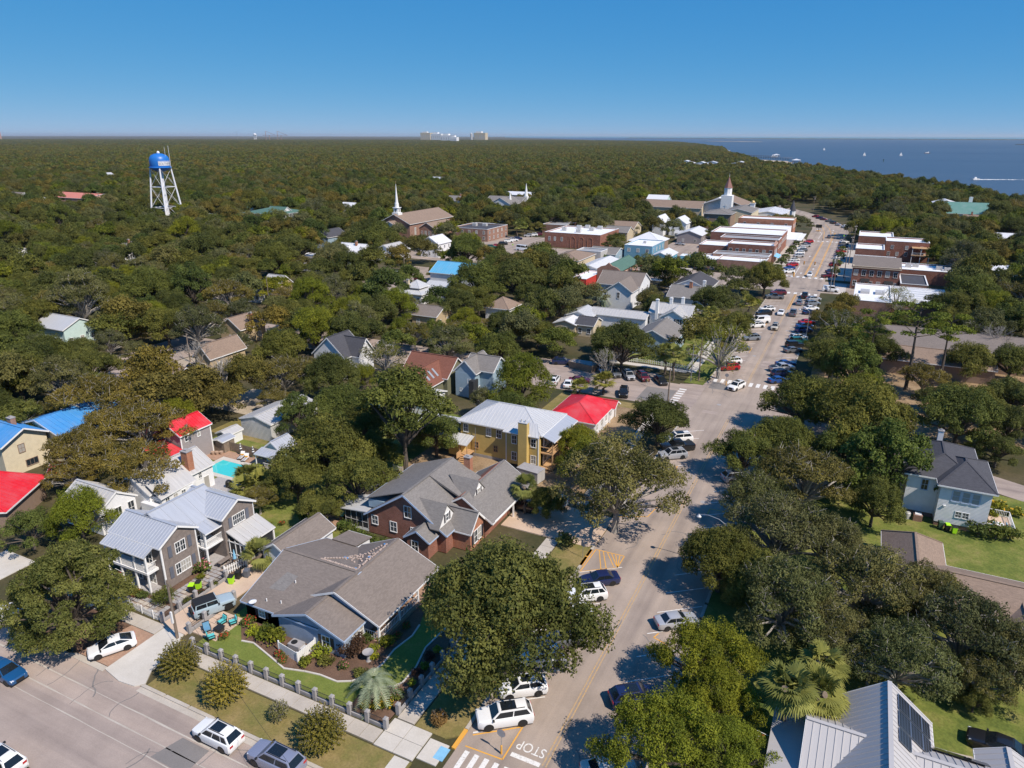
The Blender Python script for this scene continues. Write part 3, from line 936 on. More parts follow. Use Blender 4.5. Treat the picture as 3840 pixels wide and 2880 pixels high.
# palms ------------------------------------------------------------
def make_palm(kind,seed,h=5.0,Rr=2.1,nf=34,leaf='leaf_palm',pinnate=False):
 rng,prng = np.random.default_rng(seed),random.Random(seed)
 mb = MB()
 n = 6
 mb.tube([(prng.uniform(-.08,.08)*i,prng.uniform(-.08,.08)*i,-.2+(h +.2)*i /n) for i in range(n +1)],
   [.26 if not pinnate else .34]+[.2+.04*(i % 2)+(.12 if pinnate else 0) for i in range(n)],9)
 tm = mb.mesh('trunk','bark_palm',uv=False)
 vs,ts = [],[]
 for i in range(nf):
  az = i *2.39996+prng.uniform(-.2,.2)
  el = prng.uniform(-.75,1.35) if not pinnate else prng.uniform(-.1,1.25)
  d = Vector((math.cos(az)*math.cos(el),math.sin(az)*math.cos(el),math.sin(el)))
  side = Vector((-math.sin(az),math.cos(az),0))
  up = side.cross(d)*-1
  if up.z < 0:
   up =-up
  tint = prng.uniform(.15,.8)-(.0 if el >-.3 else -.25)
  if pinnate:
   L = Rr *prng.uniform(1.0,1.3)
   pts = []
   for k in range(21):
    f = k /20
    p = Vector((0,0,h))+d *L *f +Vector((0,0,-1))*(f ** 2.1)*L *.85
    pts.append(p)
   for k in range(3,21):
    for s_ in (-1,1):
     tip = pts[k]+(side *s_ *.5+d *.42+Vector((0,0,-.34-.2*prng.random())))*L *.30*(1.15-.75*abs(k /20-.45))
     w = (pts[k]-pts[k -1])*.36
     vs += [pts[k]-w,pts[k]+w,tip,tip -w *.3]
     ts.append(tint)
  else:
   st = Rr *.42
   c = Vector((0,0,h))+d *st +Vector((0,0,-.05))
   nb = 17
   for k in range(nb):
    f = (k /(nb -1)-.5)*2
    ang = f *1.25
    bd = (d *math.cos(ang)+side *math.sin(ang)+up *(.12-.2*abs(f))).normalized()
    L = Rr *prng.uniform(.58,.72)*(1-.2*abs(f))
    mid = c +bd *L *.6
    tip = c +bd *L +Vector((0,0,-1))*L *prng.uniform(.12,.3)
    w = bd.cross(up).normalized()*L *.05
    vs += [c,mid -w,tip,mid +w]
    ts.append(tint +prng.uniform(-.1,.1))
 V = np.array([tuple(v) for v in vs])
 proto(kind,tm,leaf_mesh('crown',V,np.array(ts),leaf),Rr)
make_palm('palm',100,4.2)
make_palm('palm',101,5.4,2.2,38)
make_palm('palm_short',102,1.9,2.0,38)
make_palm('pindo',103,2.6,2.3,34,'leaf_pindo',True)
# crape myrtle: many upright arching shoots -------------------------
def make_myrtle(kind,seed,Rr=2.3,H=3.6,shoots=150,leaf='leaf_myrtle',size=.15,bare=False):
 rng,prng = np.random.default_rng(seed),random.Random(seed)
 mb = MB()
 for k in range(4):
  a = k *1.6
  mb.tube([(0,0,-.1),(.15*math.cos(a),.15*math.sin(a),.7),(.45*math.cos(a),.45*math.sin(a),1.4)],[.1,.075,.05],5,False)
 Ps,Ns,Ts = [],[],[]
 for i in range(shoots):
  az = i *2.39996
  f = (i +.5)/shoots
  el = math.asin(1-1.25*f) if 1-1.25*f >-1 else -.4
  d = Vector((math.cos(az)*math.cos(el),math.sin(az)*math.cos(el),math.sin(el)))
  c = Vector((0,0,H *.42))
  L = Rr *prng.uniform(.9,1.06)*(.88+.25*max(0,math.sin(el)))
  tip = c +d *L
  mb.tube([c +d *.3,tip],[.022,.008],3,False)
  m = 60 if not bare else 14
  tt = prng.uniform(-.2,.25)
  for k in range(m):
   g = prng.uniform(.42,1.03)
   w = .22*(1.2-g)
   Ps.append(c +d *L *g +Vector((prng.gauss(0,w),prng.gauss(0,w),prng.gauss(0,w)-.1*g)))
   Ns.append((d.x +prng.gauss(0,.8),d.y +prng.gauss(0,.8),d.z +.5+prng.gauss(0,.6)))
   Ts.append(.35+tt +(.25 if g > .85 else 0)+prng.gauss(0,.15))
 P,N = np.array([tuple(p) for p in Ps]),np.array(Ns)
 V = quads(P,N,size *rng.uniform(.7,1.4,len(P)),rng)
 proto(kind,mb.mesh('trunk','bark_grey',uv=False),leaf_mesh('crown',V,np.array(Ts),leaf),Rr)
make_myrtle('myrtle',110)
make_myrtle('myrtle',111)
make_myrtle('myrtle_small',112,.75,1.7,60,'leaf_rust',.13)
make_myrtle('myrtle_bare',113,.9,2.1,70,'leaf_mossy',.12,True)
def make_bush(kind,seed,leaf,Rr=.8,nl=9,per=420,size=.16,H=.7,petals=None,flat=.85):
 rng,prng = np.random.default_rng(seed),random.Random(seed)
 lb = [(0,0,H *.5,Rr *.55)]
 for i in range(nl):
  a = i *2.4
  rad = Rr *prng.uniform(.3,.62)
  lb.append((rad *math.cos(a),rad *math.sin(a),H *prng.uniform(.35,.75),Rr *prng.uniform(.3,.45)))
 V,t = lobes_cloud(lb,per,size,rng,flat,-.6)
 tm = MB().tube([(0,0,-.1),(0,0,H *.5)],[.07,.04],5).mesh('trunk','bark',uv=False)
 cm = leaf_mesh('crown',V,t,leaf)
 proto(kind,tm,cm,Rr)
 if petals:
  lb2 = [(x,y,z +.05,r *1.04) for x,y,z,r in lb]
  V2,t2 = lobes_cloud(lb2,per *.12,size *.95,rng,flat,0)
  PROTO[kind][-1] = (tm,cm,Rr,leaf_mesh('blossom',V2,t2,petals))
make_bush('bush',120,'leaf_glossy')
make_bush('bush',121,'leaf_oak')
make_bush('bush_lime',122,'leaf_lime')
make_bush('bush_bright',123,'leaf_bright')
make_bush('bush_burgundy',124,'leaf_burgundy',1.5,16,240,.17,1.8)
make_bush('bush_red',125,'leaf_glossy',petals='petal_red')
make_bush('bush_yellow',126,'leaf_bright',petals='petal_yellow')
make_bush('bush_pink',127,'leaf_glossy',petals='petal_pink')
make_bush('ball',128,'leaf_oak',1.9,22,190,.17,2.2,None,1.0)
make_bush('hedge',129,'leaf_glossy',1.0,12,300,.18,1.2)
def make_spire(seed):
 rng = np.random.default_rng(seed)
 lb = [(0,0,.8+.7*i,.75*(1-.045*i)) for i in range(11)]
 V,t = lobes_cloud(lb,170,.25,rng,1.0,-.9)
 proto('cypress',MB().tube([(0,0,-.1),(0,0,6)],[.12,.03],5).mesh('trunk','bark',uv=False),leaf_mesh('crown',V,t,'leaf_oak'),.8)
make_spire(130)
PROTO_N = {}
def plant(kind,x,y,r,label,cat='tree',group=None,name=None,z=0.0,var=None,rz=None,sz=1.0):
 lst = PROTO[kind]
 k = PROTO_N.get(kind,0)
 PROTO_N[kind] = k +1
 pr = lst[(k if var is None else var) % len(lst)]
 s = r /pr[2]
 nm = name or {'palm':'palm_tree','palm_short':'palm_tree','pindo':'palm_tree','pine':'pine_tree','bare':'bare_tree','cedar':'cedar_tree','glossy':'magnolia_tree',
                  'myrtle':'crape_myrtle','myrtle_small':'crape_myrtle','myrtle_bare':'crape_myrtle','cypress':'cypress_tree'}.get(kind,'shrub' if kind.startswith(('bush','ball','hedge')) else 'oak_tree')
 o = thing(nm,label,cat,(x,y,z),(rnd.uniform(0,6.28) if rz is None else rz),group)
 o.scale = (s,s,s *sz)
 link('trunk',pr[0],o)
 if pr[1]:
  link('crown',pr[1],o)
 if len(pr) > 3:
  link('blossom',pr[3],o)
 return o
# ------------------------------------------------------------------ building kit
CACHE = {}
FACE_RZ = {'S':0.0,'E':R(90),'N':R(180),'W':R(-90)}      # S faces -Y (towards the side street), E faces +X
def win_mesh(w,h,mx,my,depth=.07,fr=.09,frame='white_trim',pane='pane_dark',split=1):
 k = ('win',round(w,2),round(h,2),mx,my,frame,pane,split,fr)
 if k in CACHE:
  return CACHE[k]
 mb = MB()
 hw = w /2
 mb.box(-hw -fr,-depth,-fr,-hw,.02,h +fr)
 mb.box(hw,-depth,-fr,hw +fr,.02,h +fr)
 mb.box(-hw,-depth,h,hw,.02,h +fr)
 mb.box(-hw -.04,-depth -.04,-fr,hw +.04,.02,0)
 for i in range(1,mx):
  x =-hw +w *i /mx
  mb.box(x -.022,-depth *.75,0,x +.022,0,h)
 for i in range(1,my):
  z = h *i /my
  t_ = .045 if (my == 2 or i == my // 2) else .02
  mb.box(-hw,-depth *.8,z -t_ /2,hw,0,z +t_ /2)
 f = mb.mesh('window',frame)
 p = MB().box(-hw,-.028,0,hw,.02,h).mesh('pane',pane,uv=False)
 CACHE[k] = (f,p)
 return CACHE[k]
def face_loc(face,u,c,z):
 """point on a wall: u along the wall in world axis, c the wall plane coordinate"""
 return (u,c,z) if face in 'SN' else (c,u,z)
def window(house,face,u,c,z,w=.9,h=1.4,mx=2,my=2,frame='white_trim',pane='pane_dark',shutters=None,fr=.09,name='window'):
 if pane == 'pane_dark':
  pane = rnd.choice(('pane_dark','pane_dark','pane_mid','pane_blind'))
 f,p = win_mesh(w,h,mx,my,frame=frame,pane=pane,fr=fr)
 ox,oy,oz = wloc(house)
 l = face_loc(face,u,c,z)
 o = link(name,f,house,(l[0]-ox,l[1]-oy,l[2]-oz),FACE_RZ[face])
 link('pane',p,o)
 if shutters:
  k = ('shut',round(w,2),round(h,2),shutters)
  if k not in CACHE:
   mb = MB().box(-.21,-.05,0,.21,.01,h)
   for i in range(1,int(h /.25)):
    mb.box(-.17,-.062,i *.25-.02,.17,-.05,i *.25+.02)
   CACHE[k] = mb.mesh('shutter',shutters)
  for s_ in (-1,1):
   q = link('shutter',CACHE[k],house)
   dv = Matrix.Rotation(FACE_RZ[face],3,'Z') @ Vector((s_ *(w /2+fr +.23),0,0))
   q.location = o.location +dv
   q.rotation_euler = (0,0,FACE_RZ[face])
 return o
def door(house,face,u,c,z,w=.95,h=2.1,mat='white_trim',frame='white_trim'):
 k = ('door',w,h,mat,frame)
 if k not in CACHE:
  fm = MB().box(-w /2-.1,-.06,0,-w /2,.02,h +.1).box(w /2,-.06,0,w /2+.1,.02,h +.1).box(-w /2,-.06,h,w /2,.02,h +.1).mesh('door_frame',frame)
  dm = MB().box(-w /2,-.03,0,w /2,.02,h).box(-w /2+.12,-.042,h *.55,w /2-.12,-.03,h -.15).box(-w /2+.12,-.042,.15,w /2-.12,-.03,h *.45).mesh('door',mat)
  hm = MB().box(w /2-.12,-.09,h *.47,w /2-.08,-.03,h *.47+.12).mesh('handle','chrome',uv=False)
  CACHE[k] = (fm,dm,hm)
 fm,dm,hm = CACHE[k]
 ox,oy,oz = wloc(house)
 l = face_loc(face,u,c,z)
 o = link('door',dm,house,(l[0]-ox,l[1]-oy,l[2]-oz),FACE_RZ[face])
 link('door_frame',fm,o)
 link('handle',hm,o)
 return o
SEAM = MB().box(0,-.022,0,1,.022,.05)
SEAM_MESH = {}
def seam_obj(parent,p0,p1,mat,wide=1.0):
 if mat not in SEAM_MESH:
  SEAM_MESH[mat] = SEAM.mesh('seam',mat,uv=True)
 o = link('seam',SEAM_MESH[mat],parent)
 p0,p1 = Vector(p0),Vector(p1)
 d = p1 -p0
 L = d.length
 x = d.normalized()
 y = Vector((0,0,1)).cross(x).normalized()
 z = x.cross(y)
 o.matrix_local = Matrix.Translation(p0 -Vector(wloc(parent))) @ Matrix((x,y,z)).transposed().to_4x4() @ Matrix.Diagonal((L,wide,1,1))
 return o
def seams_face(parent,quad,n,mat,wide=1.0):
 """ribs from the eave edge (quad[0]->quad[1]) up to the top edge (quad[3]->quad[2])"""
 a,b_,c,d = [Vector(q) for q in quad]
 for i in range(n +1):
  f = min(max(i /n,.006),.994)
  seam_obj(parent,a.lerp(b_,f),d.lerp(c,f),mat,wide)
def seams_tri(parent,a,b_,apex,sp,mat,apex2=None,wide=1.0):
 """ribs running straight up the slope of a triangular or trapezoid hip face"""
 a,b_,p = Vector(a),Vector(b_),Vector(apex)
 q = Vector(apex2) if apex2 else p
 L = (b_ -a).length
 e = (b_ -a)/L
 fp,fq = (p -a).dot(e),(q -a).dot(e)
 foot = a +e *fp
 up = (p -foot)
 n = max(2,int(L /sp))
 for i in range(n +1):
  s_ = min(max(L *i /n,.05),L -.05)
  if s_ < fp:
   k = s_ /fp if fp > 0 else 1
  elif s_ > fq:
   k = (L -s_)/(L -fq) if L > fq else 1
  else:
   k = 1
  if k *up.length > .25:
   seam_obj(parent,a +e *s_,a +e *s_ +up *k,mat,wide)
def gable_roof(house,x0,x1,y0,y1,ze,zr,axis,mat,oh=.35,rake=.3,t_=.16,trim='white_trim',seams=None,ridge=None,name='roof',ridge_off=0.0,cap=True):
 """walls' plan x0..x1,y0..y1; ze = eave height at the overhang edge, zr = ridge height"""
 if axis == 'Y':
  a0,a1,c0,c1 = y0 -rake,y1 +rake,x0 -oh,x1 +oh
  mk = lambda c,a,z:(c,a,z)
 else:
  a0,a1,c0,c1 = x0 -rake,x1 +rake,y0 -oh,y1 +oh
  mk = lambda c,a,z:(a,c,z)
 cm = (c0 +c1)/2+ridge_off
 prof = [(c0,ze),(cm,zr),(c1,ze),(c1,ze -t_),(cm,zr -t_ *1.15),(c0,ze -t_)]
 mb = MB()
 k = len(mb.v)
 mb.v += [mk(c,a0,z) for c,z in prof]+[mk(c,a1,z) for c,z in prof]
 n = 6
 for i in range(n):
  j = (i +1) % n
  f = (k +i,k +n +i,k +n +j,k +j) if axis == 'Y' else (k +j,k +n +j,k +n +i,k +i)
  mb.f.append(f)
 e0 = [(k +0,k +1,k +4,k +5),(k +1,k +2,k +3,k +4)]
 e1 = [tuple(v +n for v in q) for q in e0]
 if axis == 'Y':
  mb.f += e0[:]
  mb.f += [q[::-1] for q in e1]
 else:
  mb.f += [q[::-1] for q in e0]
  mb.f += e1
 roof = mb.build(name,mat,house)
 if trim:
  tb = MB()
  for a,s_ in ((a0,-1),(a1,1)):
   for c in (c0,c1):
    tb.beam(mk(c,a +s_ *.022,ze -t_ *.55),mk(cm,a +s_ *.022,zr -t_ *.6),.04,t_ *1.45)
  for c,s_ in ((c0,-1),(c1,1)):
   tb.beam(mk(c +s_ *.022,a0,ze -t_ *.6),mk(c +s_ *.022,a1,ze -t_ *.6),.04,t_ *1.2)
  tb.build('fascia',trim,roof)
 if cap:
  MB().beam(mk(cm,a0 +.02,zr +.02),mk(cm,a1 -.02,zr +.02),.34,.05).build('ridge_cap',ridge or mat,roof)
 if seams:
  nn = max(2,int((a1 -a0)/seams))
  seams_face(roof,[mk(c0,a0,ze),mk(c0,a1,ze),mk(cm,a1,zr),mk(cm,a0,zr)],nn,mat)
  seams_face(roof,[mk(c1,a0,ze),mk(c1,a1,ze),mk(cm,a1,zr),mk(cm,a0,zr)],nn,mat)
 return roof
def hip_roof(house,x0,x1,y0,y1,ze,zr,mat,oh=.4,t_=.18,trim='white_trim',seams=None,axis=None,inset=None,name='roof',ridge=None):
 X0,X1,Y0,Y1 = x0 -oh,x1 +oh,y0 -oh,y1 +oh
 w,d = X1 -X0,Y1 -Y0
 axis = axis or ('X' if w > d else 'Y')
 ins = inset if inset is not None else min(w,d)/2
 if axis == 'X':
  r0,r1 = Vector((X0 +ins,(Y0 +Y1)/2,zr)),Vector((X1 -ins,(Y0 +Y1)/2,zr))
 else:
  r0,r1 = Vector(((X0 +X1)/2,Y0 +ins,zr)),Vector(((X0 +X1)/2,Y1 -ins,zr))
 if (r1 -r0).length < .2:
  r1 = r0 +Vector((.2,0,0)) if axis == 'X' else r0 +Vector((0,.2,0))
 A,B,C,D = [Vector(p) for p in ((X0,Y0,ze),(X1,Y0,ze),(X1,Y1,ze),(X0,Y1,ze))]
 mb = MB()
 faces = [(A,B,r1,r0),(B,C,r1),(C,D,r0,r1),(D,A,r0)] if axis == 'X' else [(A,B,r0),(B,C,r1,r0),(C,D,r1),(D,A,r0,r1)]
 for f in faces:
  mb.poly(f)
 dz = Vector((0,0,-t_))
 ring = [A,B,C,D]
 for i in range(4):
  j = (i +1) % 4
  mb.poly([ring[i]+dz,ring[j]+dz,ring[j],ring[i]])
 mb.poly([p +dz for p in ring[::-1]])
 roof = mb.build(name,mat,house)
 if trim:
  tb = MB()
  off = .022
  for p,q,dx,dy in ((A,B,0,-1),(B,C,1,0),(C,D,0,1),(D,A,-1,0)):
   o = Vector((dx,dy,0))*off +Vector((0,0,-t_ *.6))
   tb.beam(p +o,q +o,.04,t_ *1.15)
  tb.build('fascia',trim,roof)
 rb = MB()
 for p,q in ((r0,r1),*(((A,r0),(B,r1),(C,r1),(D,r0)) if axis == 'X' else ((A,r0),(B,r0),(C,r1),(D,r1)))):
  rb.beam(p +Vector((0,0,.015)),q +Vector((0,0,.015)),.28,.05)
 rb.build('ridge_cap',ridge or mat,roof)
 if seams:
  for f in faces:
   if len(f) == 4:
    seams_tri(roof,f[0],f[1],f[3],seams,mat,f[2])
   else:
    seams_tri(roof,f[0],f[1],f[2],seams,mat)
 return roof
def shed_roof(house,quad,mat,t_=.12,seams=None,name='roof',trim='white_trim'):
 """quad: two eave points then two top points (counter-clockwise from above)"""
 q = [Vector(p) for p in quad]
 mb = MB().hexa([p -Vector((0,0,t_)) for p in q],q)
 o = mb.build(name,mat,house)
 if trim:
  d = (q[1]-q[0]).normalized()
  n = Vector((d.y,-d.x,0))*.022
  MB().beam(q[0]+n -Vector((0,0,t_ *.6)),q[1]+n -Vector((0,0,t_ *.6)),.04,t_ *1.3).build('fascia',trim,o)
 if seams:
  seams_face(o,q,max(2,int((q[1]-q[0]).length /seams)),mat)
 return o
def gable_walls(house,x0,x1,y0,y1,z0,ze,zr,axis,mat,name='wall',t_=.16,oh=.35,siding=None):
 """box walls with gable ends that tuck under the roof slab; siding = course height adds lapped boards on S and E faces"""
 c0,c1 = (x0,x1) if axis == 'Y' else (y0,y1)
 cm = (c0 +c1)/2
 sl = (zr -ze)/((c1 -c0)/2+oh)
 zw = ze +sl *oh -t_ *.6
 zp = zr -t_ *.7
 mb = MB()
 if axis == 'Y':
  prof = [(x0,z0),(x1,z0),(x1,zw),(cm,zp),(x0,zw)]
  k = len(mb.v)
  mb.v += [(x,y0,z) for x,z in prof]+[(x,y1,z) for x,z in prof]
  for i in range(5):
   j = (i +1) % 5
   mb.f.append((k +i,k +5+i,k +5+j,k +j)[::-1])
  mb.f.append(tuple(k +i for i in range(5)))
  mb.f.append(tuple(k +9-i for i in range(5)))
 else:
  prof = [(y0,z0),(y1,z0),(y1,zw),(cm,zp),(y0,zw)]
  k = len(mb.v)
  mb.v += [(x0,y,z) for y,z in prof]+[(x1,y,z) for y,z in prof]
  for i in range(5):
   j = (i +1) % 5
   mb.f.append((k +i,k +5+i,k +5+j,k +j))
  mb.f.append(tuple(k +4-i for i in range(5)))
  mb.f.append(tuple(k +5+i for i in range(5)))
 w = mb.build(name,mat,house)
 if siding:
  lap_siding(house,w,x0,x1,y0,y1,z0,zw,zp,axis,mat,siding)
 return w
def lap_siding(house,wall,x0,x1,y0,y1,z0,zw,zp,axis,mat,pitch,faces='SE'):
 mb = MB()
 pr = .028
 for f in faces:
  gable = zp and ((f == 'S' and axis == 'Y') or (f == 'E' and axis == 'X'))
  u0,u1 = (x0,x1) if f == 'S' else (y0,y1)
  um = (u0 +u1)/2
  z = z0
  top = zp if gable else zw
  def span(zz):
   if zz <= zw or not gable:
    return u0,u1
   k = (zz -zw)/(zp -zw)
   return u0 +(um -u0)*k,u1 -(u1 -um)*k
  while z < top -.02:
   zt = min(z +pitch,top)
   a0,a1 = span(z)
   b0,b1 = span(zt)
   if f == 'S':
    mb.poly([(a0,y0 -pr,z),(a1,y0 -pr,z),(b1,y0 -.004,zt),(b0,y0 -.004,zt)])
    mb.poly([(a0,y0,z),(a1,y0,z),(a1,y0 -pr,z),(a0,y0 -pr,z)])
   else:
    mb.poly([(x1 +pr,a0,z),(x1 +pr,a1,z),(x1 +.004,b1,zt),(x1 +.004,b0,zt)])
    mb.poly([(x1,a0,z),(x1,a1,z),(x1 +pr,a1,z),(x1 +pr,a0,z)])
   z = zt
 return mb.build('siding',mat,wall)
def house_at(name,label,x,y,cat='house'):
 return thing(name,label,cat,(x,y,0))
def chimney(house,x,y,z0,z1,w=.9,d=.7,mat='brick_orange',caps=True):
 o = MB().box(x -w /2,y -d /2,z0,x +w /2,y +d /2,z1).build('chimney',mat,house)
 if caps:
  MB().box(x -w /2-.07,y -d /2-.07,z1,x +w /2+.07,y +d /2+.07,z1 +.12).box(x -w *.25,y -d *.25,z1 +.12,x +w *.25,y +d *.25,z1 +.3).build('chimney_cap','grey_block' if mat != 'white_trim' else 'white_trim',o)
 return o
def railing(house,path,z,h=.95,mat='white_trim',bal=.28,name='railing'):
 mb = MB()
 for a,b_ in zip(path,path[1:]):
  a,b_ = Vector((*a,z)),Vector((*b_,z))
  L = (b_ -a).length
  mb.beam(a +Vector((0,0,h)),b_ +Vector((0,0,h)),.08,.06)
  mb.beam(a +Vector((0,0,.12)),b_ +Vector((0,0,.12)),.05,.05)
  for i in range(1,int(L /bal)):
   p = a.lerp(b_,i *bal /L)
   mb.box(p.x -.022,p.y -.022,z +.12,p.x +.022,p.y +.022,z +h)
 return mb.build(name,mat,house)
def post(house,x,y,z0,z1,w=.2,mat='white_trim',name='post'):
 return MB().box(x -w /2,y -w /2,z0,x +w /2,y +w /2,z1).build(name,mat,house)
def simple_house(name,label,x0,x1,y0,y1,eave,ridge,axis,wall,roof,cat='house',seams=None,oh=.4,win=True,floors=1,trim='white_trim',chim=None,hip=False,frame='white_trim',nS=None,nE=None,inset=None,wh=1.3,ww=.9):
 h = house_at(name,label,(x0 +x1)/2,(y0 +y1)/2,cat)
 if hip:
  MB().box(x0,y0,0,x1,y1,eave -.08).build('wall',wall,h)
  hip_roof(h,x0,x1,y0,y1,eave,ridge,roof,oh,trim=trim,seams=seams,inset=inset)
 else:
  gable_walls(h,x0,x1,y0,y1,0,eave,ridge,axis,wall,oh=oh)
  gable_roof(h,x0,x1,y0,y1,eave,ridge,axis,roof,oh,trim=trim,seams=seams)
 if win:
  nS = nS if nS is not None else max(1,int((x1 -x0)/3))
  nE = nE if nE is not None else max(1,int((y1 -y0)/3))
  for fl in range(floors):
   z = .9+fl *(eave -.2)/floors
   for i in range(nS):
    window(h,'S',x0 +(x1 -x0)*(i +.5)/nS,y0,z,ww,wh,frame=frame)
   for i in range(nE):
    window(h,'E',y0 +(y1 -y0)*(i +.5)/nE,x1,z,ww,wh,frame=frame)
 if chim:
  chimney(h,*chim)
 return h
def flat_block(name,label,x0,x1,y0,y1,h,wall,roof='membrane_white',par=.5,cat='building',win=(),front=None,coping='white_trim',t_=.3):
 """flat-roofed commercial block with a parapet; win = (face, z, count, w, h)"""
 b_ = house_at(name,label,(x0 +x1)/2,(y0 +y1)/2,cat)
 mb = MB().box(x0,y0,0,x1,y1,h -par)
 w = mb.build('wall',wall,b_)
 pb = MB()
 pb.box(x0,y0,h -par,x1,y0 +t_,h).box(x0,y1 -t_,h -par,x1,y1,h).box(x0,y0 +t_,h -par,x0 +t_,y1 -t_,h).box(x1 -t_,y0 +t_,h -par,x1,y1 -t_,h)
 pb.build('parapet',wall,b_)
 cb = MB()
 e = .05
 cb.box(x0 -e,y0 -e,h,x1 +e,y0 +t_ +e,h +.1).box(x0 -e,y1 -t_ -e,h,x1 +e,y1 +e,h +.1).box(x0 -e,y0 +t_ +e,h,x0 +t_ +e,y1 -t_ -e,h +.1).box(x1 -t_ -e,y0 +t_ +e,h,x1 +e,y1 -t_ -e,h +.1)
 cb.build('coping',coping,b_)
 MB().box(x0 +t_,y0 +t_,h -par -.1,x1 -t_,y1 -t_,h -par +.06).build('roof',roof,b_)
 for face,z,n,ww,wh in win:
  lo,hi = (x0,x1) if face in 'SN' else (y0,y1)
  c = {'S':y0,'N':y1,'E':x1,'W':x0}[face]
  for i in range(n):
   window(b_,face,lo +(hi -lo)*(i +.5)/n,c,z,ww,wh)
 return b_
def roof_unit(house,x,y,z,w=1.6,d=1.2,h=1.1):
 o = MB().box(x -w /2,y -d /2,z,x +w /2,y +d /2,z +h).box(x -w /2+.1,y -d /2-.02,z +.2,x +w /2-.1,y -d /2,z +h -.2).build('rooftop_unit','metal_galv',house)
 MB().lathe([(.35,0),(.35,.12)],(x,y,z +h),12).build('fan_cowl','steel_pole',o)
 return o
def awning(house,face,u0,u1,c,z,out_=1.4,drop=.7,mat='black_plastic'):
 s_ = {'S':(0,-1),'E':(1,0),'W':(-1,0),'N':(0,1)}[face]
 if face in 'SN':
  q = [(u0,c +s_[1]*out_,z -drop),(u1,c +s_[1]*out_,z -drop),(u1,c,z),(u0,c,z)]
 else:
  q = [(c +s_[0]*out_,u0,z -drop),(c +s_[0]*out_,u1,z -drop),(c,u1,z),(c,u0,z)]
 if face in 'WN':
  q = [q[1],q[0],q[3],q[2]]
 return MB().hexa([(x,y,zz -.08) for x,y,zz in q],q).build('awning',mat,house)
# ------------------------------------------------------------------ near houses
# 1. corner house: long taupe shingle roofs over blue-grey stucco
H1 = house_at('corner_house','low blue-grey stucco corner house with large taupe shingle roofs and stones left on one slope',-47,53)
MB().box(-55.3,46.4,0,-46,60.0,2.75).build('wall','blue_stucco',H1)
gable_walls(H1,-55.3,-46,46.4,60.0,0.02,2.7,5.2,'X','blue_stucco','gable_wall',oh=.4)
gable_walls(H1,-50.3,-41.6,46.1,52,.01,2.7,4.4,'Y','blue_stucco','gable_wall',oh=.4)
MB().box(-48.4,49.5,.03,-42.2,60.6,3.3).build('wall','blue_stucco',H1)
gable_roof(H1,-55.3,-45.1,46.4,60.0,2.7,5.2,'X','shingle_taupe',.4,.35,trim='blue_trim')
gable_roof(H1,-50.3,-41.6,46.05,51.6,2.7,4.4,'Y','shingle_taupe',.45,.4,trim='blue_trim')
gable_roof(H1,-50.2,-39.75,49.5,60.6,2.705,5.205,'Y','shingle_taupe',.45,.4,trim='white_trim')
MB().hexa([(-50,49.42,2.85),(-39.9,49.42,2.85),(-45,49.42,5.0)],[(-50,49.52,2.85),(-39.9,49.52,2.85),(-45,49.52,5.0)]).build('gable_panel','blue_stucco',H1)
shed_roof(H1,[(-50.9,63.4,2.45),(-54.6,63.4,2.45),(-54.6,60.2,2.95),(-50.9,60.2,2.95)],'shingle_taupe',name='lean_to_roof')
MB().box(-54.4,60.1,0,-51.1,63.2,2.3).build('lean_to_wall','white_siding',H1)
# front porch
MB().box(-42.2,49.3,0,-39.5,60.8,.5).build('porch_floor','brick_paver',H1)
for y in (49.55,53.3,57.0,60.5):
 post(H1,-39.75,y,.5,2.62,.2)
railing(H1,[(-42.1,49.55),(-39.75,49.55),(-39.75,56.9)],.5,.9)
window(H1,'E',48.0,-41.6,.9,.9,1.4)
window(H1,'E',49.0,-41.6,.9,.5,1.4,1,2)
window(H1,'E',52.0,-42.2,1.1,1.0,1.4)
window(H1,'E',56.0,-42.2,1.1,1.0,1.4)
window(H1,'S',-43.9,46.1,.75,.95,1.3,shutters='shutter_dark')
window(H1,'S',-53.0,46.4,1.2,.8,.8,shutters='shutter_dark')
door(H1,'E',54,-42.2,.5,mat='red_wall')
# stones and tarp edge on the back slope
st = MB().box(-.13,-.09,0,.13,.09,.09).mesh('stone','brick_pink',uv=False)
r_ = random.Random(3)
def on_slope(x,y):       # back slope of the west wing or left slope of the main roof
 zb = 5.2-(y -53.2)*(2.5/7.2)
 zm = 5.205-(-45-x)*(2.5/5.65)
 return max(zb if y > 53.2 else 0,zm)+.02
stones = [(-50.4+i *.27,53.6+r_.uniform(-.06,.06)) for i in range(19)]+[(-50.3+i *.2,54.0+i *.27) for i in range(22)]+[(-45.6+r_.uniform(-.1,.1),53.9+i *.3) for i in range(20)]+[(r_.uniform(-49,-46),r_.uniform(54.5,58)) for i in range(22)]
for x,y in stones:
 o = link('stone',st,H1)
 o.location = Vector((x,y,on_slope(x,y)))-H1.location
 o.rotation_euler = (r_.uniform(-.2,.2),r_.uniform(-.2,.2),r_.uniform(0,3))
for x,y in ((-45.7,53.9),(-45.75,56.5),(-45.8,59.6),(-48.9,56.0)):
 MB().box(x -.3,y -.1,on_slope(x,y)+.03,x +.3,y +.1,on_slope(x,y)+.05).build('tarp_scrap','metal_blue',H1)
